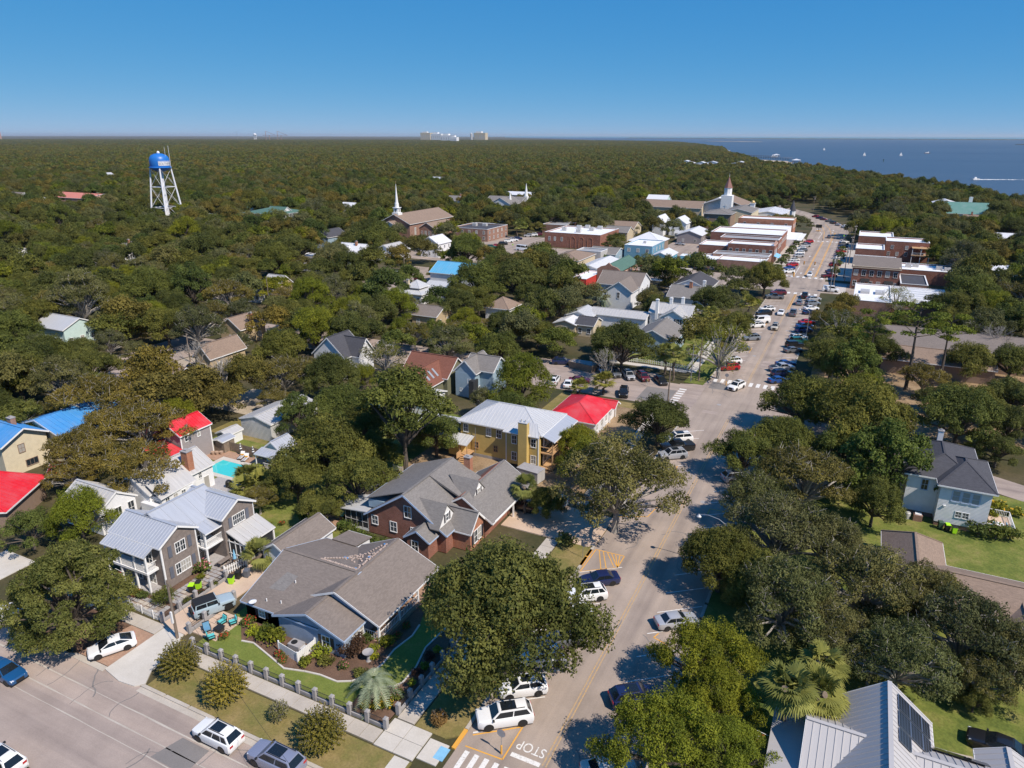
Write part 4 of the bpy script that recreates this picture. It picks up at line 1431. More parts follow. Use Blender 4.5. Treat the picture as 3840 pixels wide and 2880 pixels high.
# patch of replaced shingles
pz = lambda y:2.7+(y -46.0)*(2.5/7.2)
MB().hexa([(-53.6,48.3,pz(48.3)),(-51.6,48.5,pz(48.5)),(-51.3,50.6,pz(50.6)),(-53.0,50.7,pz(50.7))],[(-53.6,48.3,pz(48.3)+.015),(-51.6,48.5,pz(48.5)+.015),(-51.3,50.6,pz(50.6)+.015),(-53.0,50.7,pz(50.7)+.015)]).build('shingle_patch','shingle_grey',H1)
for x,y in ((-51,49.8),(-52.6,46.9),(-50.8,47.2)):
 MB().lathe([(.06,0),(.06,.35)],(x,y,pz(y)),8).build('vent_pipe','white_trim',H1)
# garage behind
G1 = simple_house('garage','detached taupe-roofed garage behind the corner house next to the palm',-61.1,-56.7,54.9,62.7,2.6,4.2,'Y','white_siding','shingle_taupe','garage',nS=0,nE=2,wh=.8)
dish = thing('satellite_dish','pale grey satellite dish on the left eave of the corner house','satellite dish',(-53.7,46.1,2.75))
MB().lathe([(.02,0),(.28,.05),(.42,.14),(.44,.17),(.28,.08),(.02,.03)],(-53.7,45.95,3.1),18).build('reflector','white_siding',dish,True)
MB().tube([(-53.7,46.25,2.8),(-53.7,46.1,3.12)],.03,6).build('mast','steel_pole',dish)
# 2. weathered clapboard house with blue-grey standing seam roof
H2 = house_at('weathered_house','two-storey weathered grey clapboard house with blue-grey ribbed metal roof and porches',-71,52)
wl = gable_walls(H2,-76,-67.9,46.2,51.0,.15,6.0,7.6,'X','weathered_wood',oh=.4,siding=.17)
gable_walls(H2,-74,-66.5,54.1,59.0,.14,6.0,7.6,'X','weathered_wood',oh=.4,siding=.17)
MB().box(-76,50,.13,-69.2,55,5.9).build('wall','weathered_wood',H2)
gable_roof(H2,-76.1,-67.9,46.2,51.0,6.0,7.6,'X','metal_blue_grey',.4,.35,seams=.46)
gable_roof(H2,-74,-66.5,54.1,59.0,6.0,7.6,'X','metal_blue_grey',.4,.35,seams=.46)
gable_roof(H2,-76.0,-68.95,48.5,57.0,5.7,8.1,'Y','metal_blue_grey',.35,.02,trim=None,seams=1.6)
shed_roof(H2,[(-76.2,44.45,5.25),(-68.6,44.45,5.25),(-68.6,46.0,6.02),(-76.2,46.0,6.02)],'metal_blue_grey',seams=.46,name='porch_roof')
shed_roof(H2,[(-66.75,51.5,5.0),(-66.75,54.4,5.0),(-68.8,54.4,5.72),(-68.8,51.5,5.72)],'metal_blue_grey',seams=1.4,name='porch_roof')
shed_roof(H2,[(-63.4,54.3,2.75),(-63.4,59.5,2.75),(-66.5,59.5,4.0),(-66.5,54.3,4.0)],'metal_galv',seams=.9,name='porch_roof')
MB().box(-66.48,54.35,.1,-63.75,59.3,.45).build('porch_floor','deck_grey',H2)
for y in (54.45,56.9,59.3):
 post(H2,-63.65,y,.1,2.7,.22)
MB().box(-63.72,54.6,.5,-63.68,56.8,2.55).build('screen','screen_mesh',H2)
MB().box(-63.72,57.0,.5,-63.68,59.2,2.55).build('screen','screen_mesh',H2)
MB().box(-66.4,54.4,.5,-63.8,54.44,2.7).build('screen','screen_mesh',H2)
sb = MB()
for x in (-66.2,-65.2,-64.4):
 sb.box(x,54.33,.45,x +.09,54.4,3.0)
sb.box(-66.4,54.33,.95,-63.8,54.4,1.03).box(-66.4,54.33,2.62,-63.8,54.4,2.75)
sb.build('screen_frame','white_trim',H2)
# left two-storey porch
MB().box(-76,44.65,.1,-68.75,46.15,.4).build('porch_floor','deck_grey',H2)
MB().box(-76,44.6,2.75,-68.7,46.15,3.05).build('balcony_floor','white_trim',H2)
for x in (-68.85,-70.9,-73.4,-75.8):
 post(H2,x,44.75,.4,5.1,.2)
railing(H2,[(-75.8,44.75),(-68.85,44.75),(-68.85,46.1)],3.05,.95,bal=.16)
window(H2,'S',-70.2,46.2,.5,1.1,2.0,2,3)
window(H2,'S',-72.6,46.2,.5,1.1,2.0,2,3)
window(H2,'S',-70.2,46.2,3.1,1.1,2.1,2,3)
window(H2,'S',-72.6,46.2,3.1,1.1,2.1,2,3)
for z in (1.3,4.0):
 for k in range(3 if z < 2 else 2):
  window(H2,'E',48.05+.72*k +(.36 if z > 2 else 0),-67.9,z,.58,1.35,2,2)
for z,u0,u1 in ((1.3,47.1,50.3),(4.0,47.3,50.1)):
 for u in (u0,u1):
  MB().box(-67.86,u -.25,z -.05,-67.8,u +.25,z +1.45).build('shutter','shutter_grey',H2)
for k in range(3):
 window(H2,'E',55.9+.66*k,-66.5,4.2,.54,1.25,2,2)
for u in (55.15,57.95):
 MB().box(-66.46,u -.25,4.1,-66.4,u +.25,5.55).build('shutter','shutter_grey',H2)
# middle two-storey porch
MB().box(-69.1,51.3,.1,-66.9,54.2,.35).build('porch_floor','deck_grey',H2)
MB().box(-69.1,51.4,2.8,-66.85,54.2,3.02).build('balcony_floor','white_trim',H2)
for y in (51.6,54.25):
 post(H2,-67.0,y,.1,5.0,.2)
railing(H2,[(-67.9,51.55),(-67.0,51.6),(-67.0,54.2)],3.02,.95,bal=.16)
window(H2,'E',52.2,-69.2,3.1,.9,2.0,2,3)
door(H2,'E',53.4,-69.2,3.02)
window(H2,'E',52.6,-69.2,.4,1.6,2.1,3,2)
MB().box(-67.98,46.1,.15,-67.83,46.3,6.0).box(-66.58,59.0,.15,-66.43,59.12,6.0).box(-67.9,51.0,.15,-67.83,51.15,6.0).build('corner_board','white_trim',H2)
MB().box(-71.6,43.4,.05,-70.2,44.6,.16).box(-71.6,43.75,.16,-70.2,44.6,.27).box(-71.6,44.1,.27,-70.2,44.6,.39).build('brick_steps','brick_orange',H2)
# 3. white house behind it
H3 = house_at('white_metal_roof_house','long white clapboard house with pale galvanised roof and tall brick chimney by the pool',-87,60)
gable_walls(H3,-90.6,-84.0,57.0,68.0,.1,3.8,6.0,'Y','white_siding',oh=.3,siding=.2)
gable_roof(H3,-90.6,-84.0,57.0,68.0,3.8,6.0,'Y','metal_galv',.3,.2,seams=.75)
gable_walls(H3,-93.5,-85.9,50.9,56.2,.1,3.6,5.5,'X','white_siding',oh=.3,siding=.2)
gable_roof(H3,-93.8,-85.9,50.9,56.2,3.6,5.5,'X','metal_galv',.3,.2,seams=.75)
shed_roof(H3,[(-81.7,57.0,3.55),(-82.3,63.6,3.55),(-84.6,63.2,5.1),(-84.6,57.2,5.1)],'metal_galv',seams=None,name='sunroom_roof')
MB().box(-84.1,57.4,.1,-82.1,63.2,3.35).build('sunroom_wall','white_siding',H3)
for k in range(4):
 window(H3,'E',58.3+k *1.35,-82.1,2.3,.62,.8)
window(H3,'S',-83.1,57.4,1.4,1.4,1.6,2,1,pane='pane_pale')
window(H3,'E',53.5,-85.9,1.2,.85,1.9)
window(H3,'E',55.4,-85.9,1.2,.85,1.9)
window(H3,'E',65.6,-84.0,2.5,.5,.9)
window(H3,'E',66.6,-84.0,.3,.9,2.0,1,1)
MB().box(-85.2,56.4,.1,-82.2,57.2,2.6).build('link_wall','white_siding',H3)
chimney(H3,-84.9,64.6,3.6,7.1,1.3,1.0)
# 4. brick house
H4 = house_at('brick_house','red brick house with broad grey shingle roof and two pointed white dormers',-47,74)
_pf = [(-54.5,.1),(-42.3,.1),(-42.3,3.1),(-48.4,7.12),(-54.5,3.1)]
MB().hexa([(x,67.5,z) for x,z in _pf],[(x,79.2,z) for x,z in _pf]).build('wall','brick_red',H4)
gable_roof(H4,-54.55,-42.25,67.4,79.3,2.95,7.3,'Y','shingle_grey',.35,.35,trim='blue_trim')
MB().hexa([(-48.2,73.3,7.0),(-38.25,73.3,2.68),(-38.25,79.6,2.68),(-48.2,79.6,7.0)],[(-48.2,73.3,7.34),(-38.25,73.3,2.84),(-38.25,79.6,2.84),(-48.2,79.6,7.34)]).build('front_slope','shingle_grey',H4)
MB().beam((-38.22,73.3,2.76),(-38.22,79.6,2.76),.05,.2).build('fascia','white_trim',H4)
# raised rear slope with side wall
MB().box(-54.9,68.3,3.5,-49.2,79.3,4.7).build('rear_dormer_wall','blue_grey_siding',H4)
shed_roof(H4,[(-55.1,79.8,4.85),(-55.1,68.1,4.85),(-48.2,68.1,7.38),(-48.2,79.8,7.38)],'shingle_grey',name='rear_roof',trim='blue_trim')
# lower street-side wing carrying the long front slope
gable_walls(H4,-46.8,-39.6,73.0,84.6,.1,2.75,5.7,'Y','brick_red',oh=.4)
gable_roof(H4,-47.0,-38.6,72.9,85.0,2.75,5.7,'Y','shingle_grey',.4,.3)
MB().box(-42.6,73.2,.1,-40.4,84,2.7).build('front_wall','brick_orange',H4)  # lighter brick than the gable end: sunlight on this side put into colour
# small near gable
gable_walls(H4,-46.8,-43.6,65.3,70,.1,2.7,4.0,'Y','brick_red',oh=.3)
gable_roof(H4,-46.8,-43.5,65.3,70.2,2.7,4.0,'Y','shingle_grey',.3,.35,trim='blue_trim')
window(H4,'S',-45.6,65.3,.8,.9,1.4)
# bay gable to the street; its brighter brick has the sunlit tone painted in
gable_walls(H4,-44,-39.7,69.2,72.9,.1,2.75,5.0,'X','brick_orange',oh=.3)
gable_roof(H4,-44.5,-39.7,69.2,72.9,2.8,5.0,'X','shingle_grey',.3,.3)
window(H4,'E',70.6,-39.7,.8,.8,1.7,2,2)
window(H4,'E',71.6,-39.7,.8,.8,1.7,2,2)
for u in (69.75,72.4):
 MB().box(-39.66,u -.22,.75,-39.6,u +.22,2.55).build('shutter','shutter_dark',H4)
# pointed dormers
for yc,xf,zb,zt in ((68.9,-42.9,3.75,6.2),(75.6,-41.9,4.42,6.75)):
 dm = MB()
 dm.hexa([(xf,yc -2.1,zb),(xf,yc +2.1,zb),(xf,yc,zt)],[(xf -.12,yc -2.1,zb),(xf -.12,yc +2.1,zb),(xf -.12,yc,zt)])
 face = dm.build('dormer_face','white_trim',H4)
 rb = MB()
 for s_ in (-1,1):
  rb.hexa([(xf +.12,yc +s_ *2.3,zb -.1),(xf +.12,yc,zt +.1),(xf -4.6,yc,zt +.1),(xf -1.2,yc +s_ *2.3,zb -.1)],
    [(xf +.12,yc +s_ *2.3,zb +.02),(xf +.12,yc,zt +.24),(xf -4.6,yc,zt +.24),(xf -1.2,yc +s_ *2.3,zb +.02)])
 rb.build('dormer_roof','shingle_grey',H4)
 window(H4,'E',yc,xf,zb +.35,.65,1.0,1,2)
 for u in (-.62,.62):
  MB().box(xf +.01,yc +u -.13,zb +.25,xf +.06,yc +u +.13,zb +1.4).build('shutter','shutter_dark',H4)
for y in (79.6,84.4):
 post(H4,-38.6,y,.1,2.7,.2)
chimney(H4,-45.9,79.9,3.0,7.8,1.0,.8,'brick_orange')
window(H4,'S',-48.0,67.5,3.9,1.0,1.6)
window(H4,'S',-50.4,67.5,1.2,.95,1.4)
window(H4,'S',-53.4,67.5,1.6,.9,1.2)
window(H4,'S',-47.2,67.5,1.2,.8,1.3)
# screened porch at the rear
shed_roof(H4,[(-59.3,75.5,2.75),(-59.3,67.2,2.75),(-54.6,67.2,3.25),(-54.6,75.5,3.25)],'metal_silver',seams=None,name='porch_roof')
MB().box(-58.5,67.5,.1,-54.6,74.5,.5).build('porch_floor','white_trim',H4)
for k in range(4):
 x =-58.4+k *.95
 MB().box(x +.05,67.52,.5,x +.9,67.56,2.75).build('screen','screen_mesh',H4)
sb = MB()
for k in range(5):
 sb.box(-58.45+k *.95,67.48,.45,-58.37+k *.95,67.56,2.8)
sb.box(-58.4,67.47,1.35,-54.6,67.53,1.42).box(-58.4,67.47,2.72,-54.6,67.55,2.95)
sb.build('screen_frame','metal_galv',H4)
MB().box(-58.45,67.6,.5,-58.4,74.4,2.75).build('screen','screen_mesh',H4)
# 5. yellow house
H5 = house_at('yellow_house','two-storey yellow clapboard house under repair with silver ribbed hip roof',-48,100)
MB().box(-56,95.2,.55,-41.4,105,6.05).build('wall','yellow_siding',H5)
lap_siding(H5,H5,-56,-41.4,95.2,105,.6,6.0,None,'X','yellow_siding',.16)
MB().box(-47.0,94.35,.55,-41.3,96,6.05).build('bay_wall','yellow_siding',H5)
lap_siding(H5,H5,-47.0,-41.3,94.35,96,.6,6.0,None,'X','yellow_siding',.16,'S')
MB().box(-56.05,95.15,0,-41.35,105,.56).build('foundation','grey_cmu',H5)
hip_roof(H5,-56,-41.4,95.2,105,6.15,8.4,'metal_silver',.45,seams=.62,axis='X')
shed_roof(H5,[(-47.5,93.95,6.14),(-41.0,93.95,6.14),(-42.5,96.5,7.3),(-46.2,96.5,7.3)],'metal_silver',seams=.62,name='bay_roof')
shed_roof(H5,[(-38.9,95.0,5.35),(-38.9,105.3,5.35),(-41.2,105.3,6.18),(-41.2,95.0,6.18)],'metal_blue_grey',name='porch_roof')
MB().box(-41.4,95.1,2.95,-39.2,105,3.15).build('balcony_floor','raw_wood',H5)
MB().box(-41.4,95.1,.3,-39.2,105,.5).build('porch_floor','raw_wood',H5)
for y in (95.3,98.5,101.7,104.8):
 post(H5,-39.3,y,.5,5.3,.18,'raw_wood')
for z in (3.15,):
 mb = MB()
 mb.beam((-39.3,95.2,z +.95),(-39.3,105,z +.95),.1).beam((-39.3,95.2,z +.5),(-39.3,105,z +.5),.08).beam((-41.3,95.2,z +.95),(-39.3,95.2,z +.95),.1)
 mb.build('railing','raw_wood',H5)
MB().box(-41.38,95.25,.6,-41.3,104.9,2.9).box(-41.38,95.25,3.2,-41.3,104.9,6).build('house_wrap','white_siding',H5)
for y in (97,99.5,102):
 window(H5,'E',y,-41.3,1.0,.9,1.8)
 window(H5,'E',y,-41.3,3.6,.9,1.8)
for x,z in ((-55.0,4.2),(-50.7,4.2),(-48.8,4.2)):
 window(H5,'S',x,95.2,z,.8,1.35,2,2)
for x in (-53.0,-49.4):
 window(H5,'S',x,95.2,1.6,.7,1.05,2,2,frame='raw_wood')
for x,z in ((-45.6,4.2),(-42.2,4.2),(-45.6,1.3),(-42.2,1.3)):
 window(H5,'S',x,94.35,z,.8,1.35,2,2)
MB().box(-44.5,93.45,.1,-43.0,94.4,8.3).build('chimney','yellow_siding',H5)
lap_siding(H5,H5,-44.5,-43.0,93.45,94.4,.2,8.3,None,'X','yellow_siding',.16)
cb = MB().box(-44.55,93.4,8.3,-42.95,94.45,8.42)
cb.lathe([(.12,0),(.12,.45)],(-44.1,93.9,8.4),8).lathe([(.12,0),(.12,.45)],(-43.4,93.9,8.4),8)
cb.build('chimney_cap','metal_silver',H5)
MB().box(-47.12,94.3,.3,-46.98,95.2,6.0).box(-41.42,94.28,.3,-41.28,94.4,6.0).build('corner_board','white_trim',H5)
shed_roof(H5,[(-57.6,92.4,3.05),(-53.3,92.4,3.05),(-53.3,95.1,3.75),(-57.6,95.1,3.75)],'metal_silver',seams=.55,name='stoop_roof')
MB().box(-57.4,93.4,.4,-55.0,95.2,3.1).build('stoop_wall','yellow_siding',H5)
sp_ = MB()
for k in range(5):
 sp_.box(-54.6,91.2+k *.3,.1+.2*k,-53.4,91.5+k *.3,.2+.2*k)
sp_.box(-54.9,92.7,1.0,-53.3,95.1,1.1).box(-54.65,91.2,.9,-54.55,92.7,1.9)
sp_.build('wooden_steps','raw_wood',H5)
for x in (-53.4,-54.85):
 post(H5,x,92.6,.2,3.0,.12,'raw_wood')
for x in (-53.05,-47.3):
 MB().tube([(x,94.9,.1),(x,94.9,5.6)],.05,6).build('utility_conduit','steel_pole',H5)
# 6. red cottage
H6 = house_at('red_roof_cottage','small cottage with bright red hipped roof behind the mossy oak by the main street',-42,117)
MB().box(-46.5,111,0,-37.9,122.6,2.9).build('wall','white_siding',H6)
hip_roof(H6,-46.5,-37.9,111,122.6,2.95,5.0,'metal_red',.5,axis='Y',inset=4.4)
gable_roof(H6,-41.5,-36.9,119.4,122.2,2.95,4.0,'X','metal_red',.3,.2)
for y in (112.5,115,117.5,120):
 window(H6,'E',y,-37.9,1.0,.9,1.3)
for y in (111.3,115,119,122.4):
 post(H6,-37.6,y,0,2.85,.14)
for x,y in ((-46,119),(-45.6,116)):
 MB().lathe([(.12,0),(.12,.3)],(x +1.5,y,3.7),8).build('roof_vent','metal_galv',H6)
# 7. white house, right
H7 = house_at('white_hip_house','tall white clapboard house with charcoal hip roof beside the lime and green bins',15.5,111)
MB().box(10.7,105.6,.7,19.4,118.4,6.35).build('wall','white_siding',H7)
MB().box(14.6,103.5,.7,20.6,114,6.34).build('wing_wall','white_siding',H7)
lap_siding(H7,H7,14.6,20.6,103.5,114,.75,6.3,None,'X','white_siding',.2)
lap_siding(H7,H7,10.7,14.6,105.6,118,.75,6.3,None,'X','white_siding',.2,'S')
MB().box(10.75,105.65,0,19.3,118.3,.71).box(14.65,103.55,0,20.5,113.9,.705).build('foundation','brick_brown',H7)
hip_roof(H7,10.7,19.4,105.6,118.4,6.4,8.5,'shingle_charcoal',.5,axis='Y',inset=4.6)
hip_roof(H7,14.6,20.6,103.5,114,6.41,8.45,'shingle_charcoal',.5,axis='Y',inset=5.2,name='wing_roof')
window(H7,'S',12.9,105.6,4.2,.75,1.5,2,2,frame='blue_trim',fr=.13)
for k in range(3):
 window(H7,'S',16.55+k *1.15,103.5,4.2,.8,1.5,1,2,frame='blue_trim',pane='pane_pale',fr=.15)
window(H7,'S',17.25,103.5,1.9,.65,.8)
window(H7,'S',18.1,103.5,1.9,.65,.8)
for y in (105.5,108.5,111.5):
 window(H7,'E',y,20.6,4.0,.8,1.5)
 window(H7,'E',y,20.6,1.4,.8,1.5)
MB().box(15.3,103.3,3.2,15.6,103.5,3.35).build('wall_lamp','white_trim',H7)
chimney(H7,14.9,116.5,7.0,9.3,.7,.6,'white_siding')
chimney(H7,11.9,111.0,6.5,8.7,.7,.6,'white_siding')
MB().box(21,104.4,.2,24.2,109.5,.5).build('deck','pink_concrete',H7)
railing(H7,[(21.2,109.4),(24.1,109.4),(24.1,104.5)],.5,.9,bal=.2)
# 8. brown roofed house, mostly under oaks
H8 = house_at('brown_roof_house','low house with brown shingle roof half hidden under the mossy oaks',16,87)
MB().box(8.2,84.5,0,14.2,92.2,2.7).build('wall','brown_wall',H8)
hip_roof(H8,8.2,14.2,78.5,93.0,2.8,5.0,'shingle_brown',.45,axis='Y',inset=3.0)
MB().box(14,79,0,42,86.4,2.7).build('wing_wall','brown_wall',H8)
gable_roof(H8,12,42,79.2,87.4,2.8,4.7,'X','shingle_brown',.5,.3,name='wing_roof')
gable_roof(H8,19.5,23,76.5,82,2.7,3.9,'Y','shingle_brown',.3,.3,name='wing_roof')
for x in (17,21,25,29):
 window(H8,'S',x,79,.9,1.0,1.2)
# 9. solar panel house, lower right
H9 = house_at('solar_house','pale metal-roofed house with black solar panels in the lower corner',7.5,50)
gable_walls(H9,4.4,10.9,38,57.8,.1,4.0,7.0,'Y','white_siding',oh=.35,siding=.2)
rf = gable_roof(H9,4.4,10.9,38,57.8,4.0,7.0,'Y','metal_pewter',.4,.35,seams=.55)
gable_walls(H9,2.0,7,49.2,55.2,.1,3.6,5.7,'X','white_siding',oh=.3)
gable_roof(H9,2.0,7,49.2,55.2,3.6,5.7,'X','metal_pewter',.4,.35,seams=.55,name='wing_roof')
gable_walls(H9,9,14.4,48.9,55.6,.1,3.5,5.5,'X','white_siding',oh=.3)
gable_roof(H9,8.4,14.4,48.9,55.6,3.5,5.5,'X','metal_pewter',.4,.35,seams=.55,name='wing_roof')
shed_roof(H9,[(-.9,44,2.7),(2.2,44,3.3),(2.2,56.4,3.3),(-.9,56.4,2.7)],'metal_pewter',seams=None,name='porch_roof')
for y in (46.5,50,53,56):
 post(H9,-.4,y,0,2.6,.15)
slope_e = lambda x:7.0-(x -7.65)*(3.0/3.65)
def panel(x0,x1,y0,y1,zf,nx=4,ny=6):
 mb = MB().hexa([(x0,y0,zf(x0)+.12),(x1,y0,zf(x1)+.12),(x1,y1,zf(x1)+.12),(x0,y1,zf(x0)+.12)],[(x0,y0,zf(x0)+.17),(x1,y0,zf(x1)+.17),(x1,y1,zf(x1)+.17),(x0,y1,zf(x0)+.17)])
 p = mb.build('solar_panel','solar_black',H9)
 g = MB()
 for i in range(nx +1):
  x = x0 +(x1 -x0)*i /nx
  g.beam((x,y0,zf(x)+.172),(x,y1,zf(x)+.172),.022 if 0 < i < nx else .05,.01)
 for j in range(ny +1):
  y = y0 +(y1 -y0)*j /ny
  g.beam((x0,y,zf(x0)+.172),(x1,y,zf(x1)+.172),.022 if 0 < j < ny else .05,.01)
 g.build('cell_grid','alloy',p)
base('solar_black',(0.008,0.009,0.014),0.15,0,0.6)
for i in range(2):
 panel(8.35+i *1.0,9.3+i *1.0,55.6,57.4,slope_e)
 panel(8.35+i *1.0,9.3+i *1.0,53.6,55.4,slope_e)
panel(8.35,9.3,51.9,53.4,slope_e)
panel(10.35,11.0,55.6,57.4,slope_e,3,6)
panel(10.35,11.0,53.6,55.4,slope_e,3,6)
zn = lambda x:0
for k in range(3):
 x0 = 10.8+k *1.45
 z0,z1 = 3.5+.25,3.5+.95
 y0,y1 = 55.7,54.6
 mb = MB().hexa([(x0,y1,z1 -.03),(x0 +1.4,y1,z1 -.03),(x0 +1.4,y0,z0 -.03),(x0,y0,z0 -.03)],[(x0,y1,z1 +.03),(x0 +1.4,y1,z1 +.03),(x0 +1.4,y0,z0 +.03),(x0,y0,z0 +.03)])
 mb.build('solar_panel','solar_black',H9)
S9 = simple_house('solar_shed','small pale metal-roofed outbuilding at the lower edge beside the parked dark car',14.9,18.5,50.0,57.5,3.0,4.2,'Y','white_siding','metal_pewter','shed',seams=.6,win=False)
# 10. lilac siding house with red roof
H10 = house_at('lilac_red_roof_house','tall lilac-grey clapboard house with bright red metal roof behind the pool',-97,74)
gable_walls(H10,-99.4,-94.0,70.9,76.8,.1,5.3,7.0,'Y','grey_lilac_siding',oh=.3,siding=.2)
gable_roof(H10,-99.4,-94.0,70.9,76.8,5.3,7.0,'Y','metal_red',.3,.3,seams=.5)
window(H10,'E',71.9,-94.0,4.0,.45,.95,1,2)
window(H10,'E',74.4,-94.0,4.0,.5,1.0,1,2)
shed_roof(H10,[(-93.2,66.6,3.0),(-93.2,70.7,3.0),(-98,70.7,4.1),(-98,66.6,4.1)],'metal_red',seams=.6,name='annex_roof')
MB().box(-99,66.8,0,-93.6,70.8,2.9).build('annex_wall','grey_lilac_siding',H10)
MB().box(-94.05,76.7,.1,-93.93,76.9,5.3).box(-94.05,70.8,.1,-93.93,71.0,5.3).build('corner_board','white_trim',H10)
# 11. big red roof, left edge
H11 = house_at('red_gable_house','house with a wide plain red roof at the left edge',-105.4,47.6)
MB().box(-110.6,42.6,0,-100.4,52.6,3.2).build('wall','brown_wall',H11)
hip_roof(H11,-110.6,-100.4,42.6,52.6,3.25,6.1,'metal_red',.5,seams=.7,axis='Y',inset=3.6)
H11.rotation_euler = (0,0,R(32))
gable_roof(H11,-100,-95.5,53.6,56.6,3.2,4.4,'X','metal_red',.3,.3,name='wing_roof')
# 12. blue roof cream house
H12 = house_at('blue_roof_house','cream two-storey house with bright blue metal roof behind the olive-toned oak',-119,63)
gable_walls(H12,-126,-115.2,55.5,62.5,0,5.4,7.4,'X','cream_stucco',oh=.4)
gable_roof(H12,-126,-114.8,55.5,62.5,5.4,7.4,'X','metal_blue',.4,.35,seams=.8)
gable_walls(H12,-124.5,-112,63,74,0,4.6,6.6,'Y','cream_stucco',oh=.4)
gable_roof(H12,-124.5,-111.6,63,75,4.6,6.8,'Y','metal_blue',.4,.35,seams=.8,name='wing_roof')
window(H12,'E',58.4,-115.2,3.4,.9,1.3,frame='brown_wall')
window(H12,'E',59.5,-115.2,.8,1.8,1.0,3,1,frame='brown_wall')
chimney(H12,-118.5,59.6,6,8.2,1.0,.8,'brick_brown')
# 13. metal barn and pool shed
B1 = house_at('metal_barn','grey corrugated metal barn with shallow roof behind the board fence',-91.5,90,'barn')
gable_walls(B1,-95.2,-88.1,84.5,96.5,0,3.3,4.3,'Y','metal_silver',oh=.15)
rb = MB()
for i in range(24):
 x =-95.1+i *.3
 rb.box(x -.05,84.42,0,x +.05,84.5,3.35+.95*(1-abs(x +91.65)/3.55))
rb.build('corrugation','metal_silver',B1)
gable_roof(B1,-95.2,-88.1,84.5,96.5,3.35,4.35,'Y','metal_galv',.2,.2,seams=.6)
P1 = house_at('pool_house','little pale blue pool house with porch beside the pool',-81.6,79,'shed')
gable_walls(P1,-83.2,-80.0,78.0,81.5,0,2.6,4.0,'Y','mint_wall',oh=.2)
gable_roof(P1,-83.2,-80.0,78.0,81.5,2.6,4.0,'Y','metal_blue_grey',.25,.25,seams=.5)
shed_roof(P1,[(-83.5,75.8,2.3),(-79.7,75.8,2.3),(-79.7,77.7,2.75),(-83.5,77.7,2.75)],'metal_blue_grey',seams=.5,name='porch_roof')
for x in (-83.3,-79.9):
 post(P1,x,75.95,0,2.3,.12)
railing(P1,[(-81.8,75.9),(-79.9,75.9),(-79.9,77.9)],.1,.9)
simple_house('tool_shed','narrow weathered wooden shed with blue-grey roof in the pool fence corner',-94.2,-91.9,77.3,79.6,2.2,2.5,'Y','wood_fence','metal_blue_grey','shed',win=False,oh=.12)
simple_house('white_shed','small white metal shed behind the lilac house',-96.4,-93.6,80.0,83.0,2.0,2.6,'Y','white_siding','metal_galv','shed',win=False,oh=.12)
# ------------------------------------------------------------------ houses between the oaks (middle distance)
simple_house('tan_gable_house','tan clapboard house with brown roof and arched gable window beside the bare tree',-131,-126.3,105.8,116,4.0,7.0,'Y','tan_siding','shingle_brown',nS=1,nE=2,wh=1.8,ww=1.4)
simple_house('tan_hip_house','tan house with brown roof and brick chimney among the oaks',-146.5,-139.5,127.4,136,4.0,6.8,'Y','tan_siding','shingle_brown',nS=1,nE=2,chim=(-139.5,131.5,4,7.6))
simple_house('ochre_shed','small ochre wooden shed with brown roof beside the parked dark car',-133.2,-128.4,99.3,102.5,2.2,3.3,'X','ochre_wall','shingle_brown','shed',win=False)
h = simple_house('charcoal_gable_house','white house with steep charcoal cross-gabled roof',-106.5,-98,117.2,124.2,5.0,9.2,'Y','white_siding','shingle_charcoal',nS=2,nE=2)
gable_walls(h,-104,-95.8,119.5,124.6,0,5.0,8.6,'X','white_siding',oh=.3)
gable_roof(h,-104,-95.8,119.5,124.6,5.0,8.6,'X','shingle_charcoal',.35,.35,name='cross_roof')
window(h,'E',122,-95.8,5.2,.8,1.5)
h = simple_house('rust_roof_house','dark house with rust red shingle roof and three skylights',-83.5,-72.6,118.4,126.4,3.8,7.2,'X','olive_wall','shingle_red',nS=1,nE=1)
gable_walls(h,-79.5,-73.6,112.5,120,0,3.4,6.6,'Y','olive_wall',oh=.3)
gable_roof(h,-79.5,-73.6,112.5,121.5,3.4,6.6,'Y','shingle_red',.4,.35,name='cross_roof')
for k in range(3):
 zz = lambda x:6.62-(x +76.55)*(3.2/3.35)
 y = 114.0+k *1.6
 MB().hexa([(-75.6,y,zz(-75.6)),(-74.2,y,zz(-74.2)),(-74.2,y +.55,zz(-74.2)),(-75.6,y +.55,zz(-75.6))],[(-75.6,y,zz(-75.6)+.1),(-74.2,y,zz(-74.2)+.1),(-74.2,y +.55,zz(-74.2)+.1),(-75.6,y +.55,zz(-75.6)+.1)]).build('skylight','pane_pale',h)
h = simple_house('blue_clapboard_house','tall blue-grey clapboard house with grey shingle roof behind the yellow house',-71.2,-66.6,119.4,127,5.4,8.0,'Y','blue_grey_siding','shingle_grey',nS=0,nE=2)
gable_walls(h,-70,-63.6,121.4,127.6,0,5.6,8.0,'X','blue_grey_siding',oh=.3)
gable_roof(h,-70,-63.6,121.4,127.6,5.6,8.0,'X','shingle_grey',.35,.35,name='cross_roof')
window(h,'S',-67.9,119.4,2.4,.8,1.6)
window(h,'S',-69.9,119.4,1.2,.5,.6)
MB().box(-67.3,118.0,.1,-66.2,120,4.2).build('porch_screen','screen_mesh',h)
lap_siding(h,h,-71.2,-66.6,119.38,127,.2,5.3,None,'X','blue_grey_siding',.22,'S')
simple_house('white_annex','small white annex with silver metal roof behind the tall oak',-77,-70.2,107,113.5,3.0,4.2,'X','white_siding','metal_silver',seams=.7,nS=1,nE=1)
simple_house('silver_carport','low shed with silver metal roof beside the yellow house steps',-66,-57.8,95.5,103,2.6,3.4,'X','yellow_siding','metal_silver','shed',seams=.7,win=False)
h = thing('tarp_canopy','torn turquoise tarpaulin canopy glimpsed through the oak','canopy',(-79,99,0))
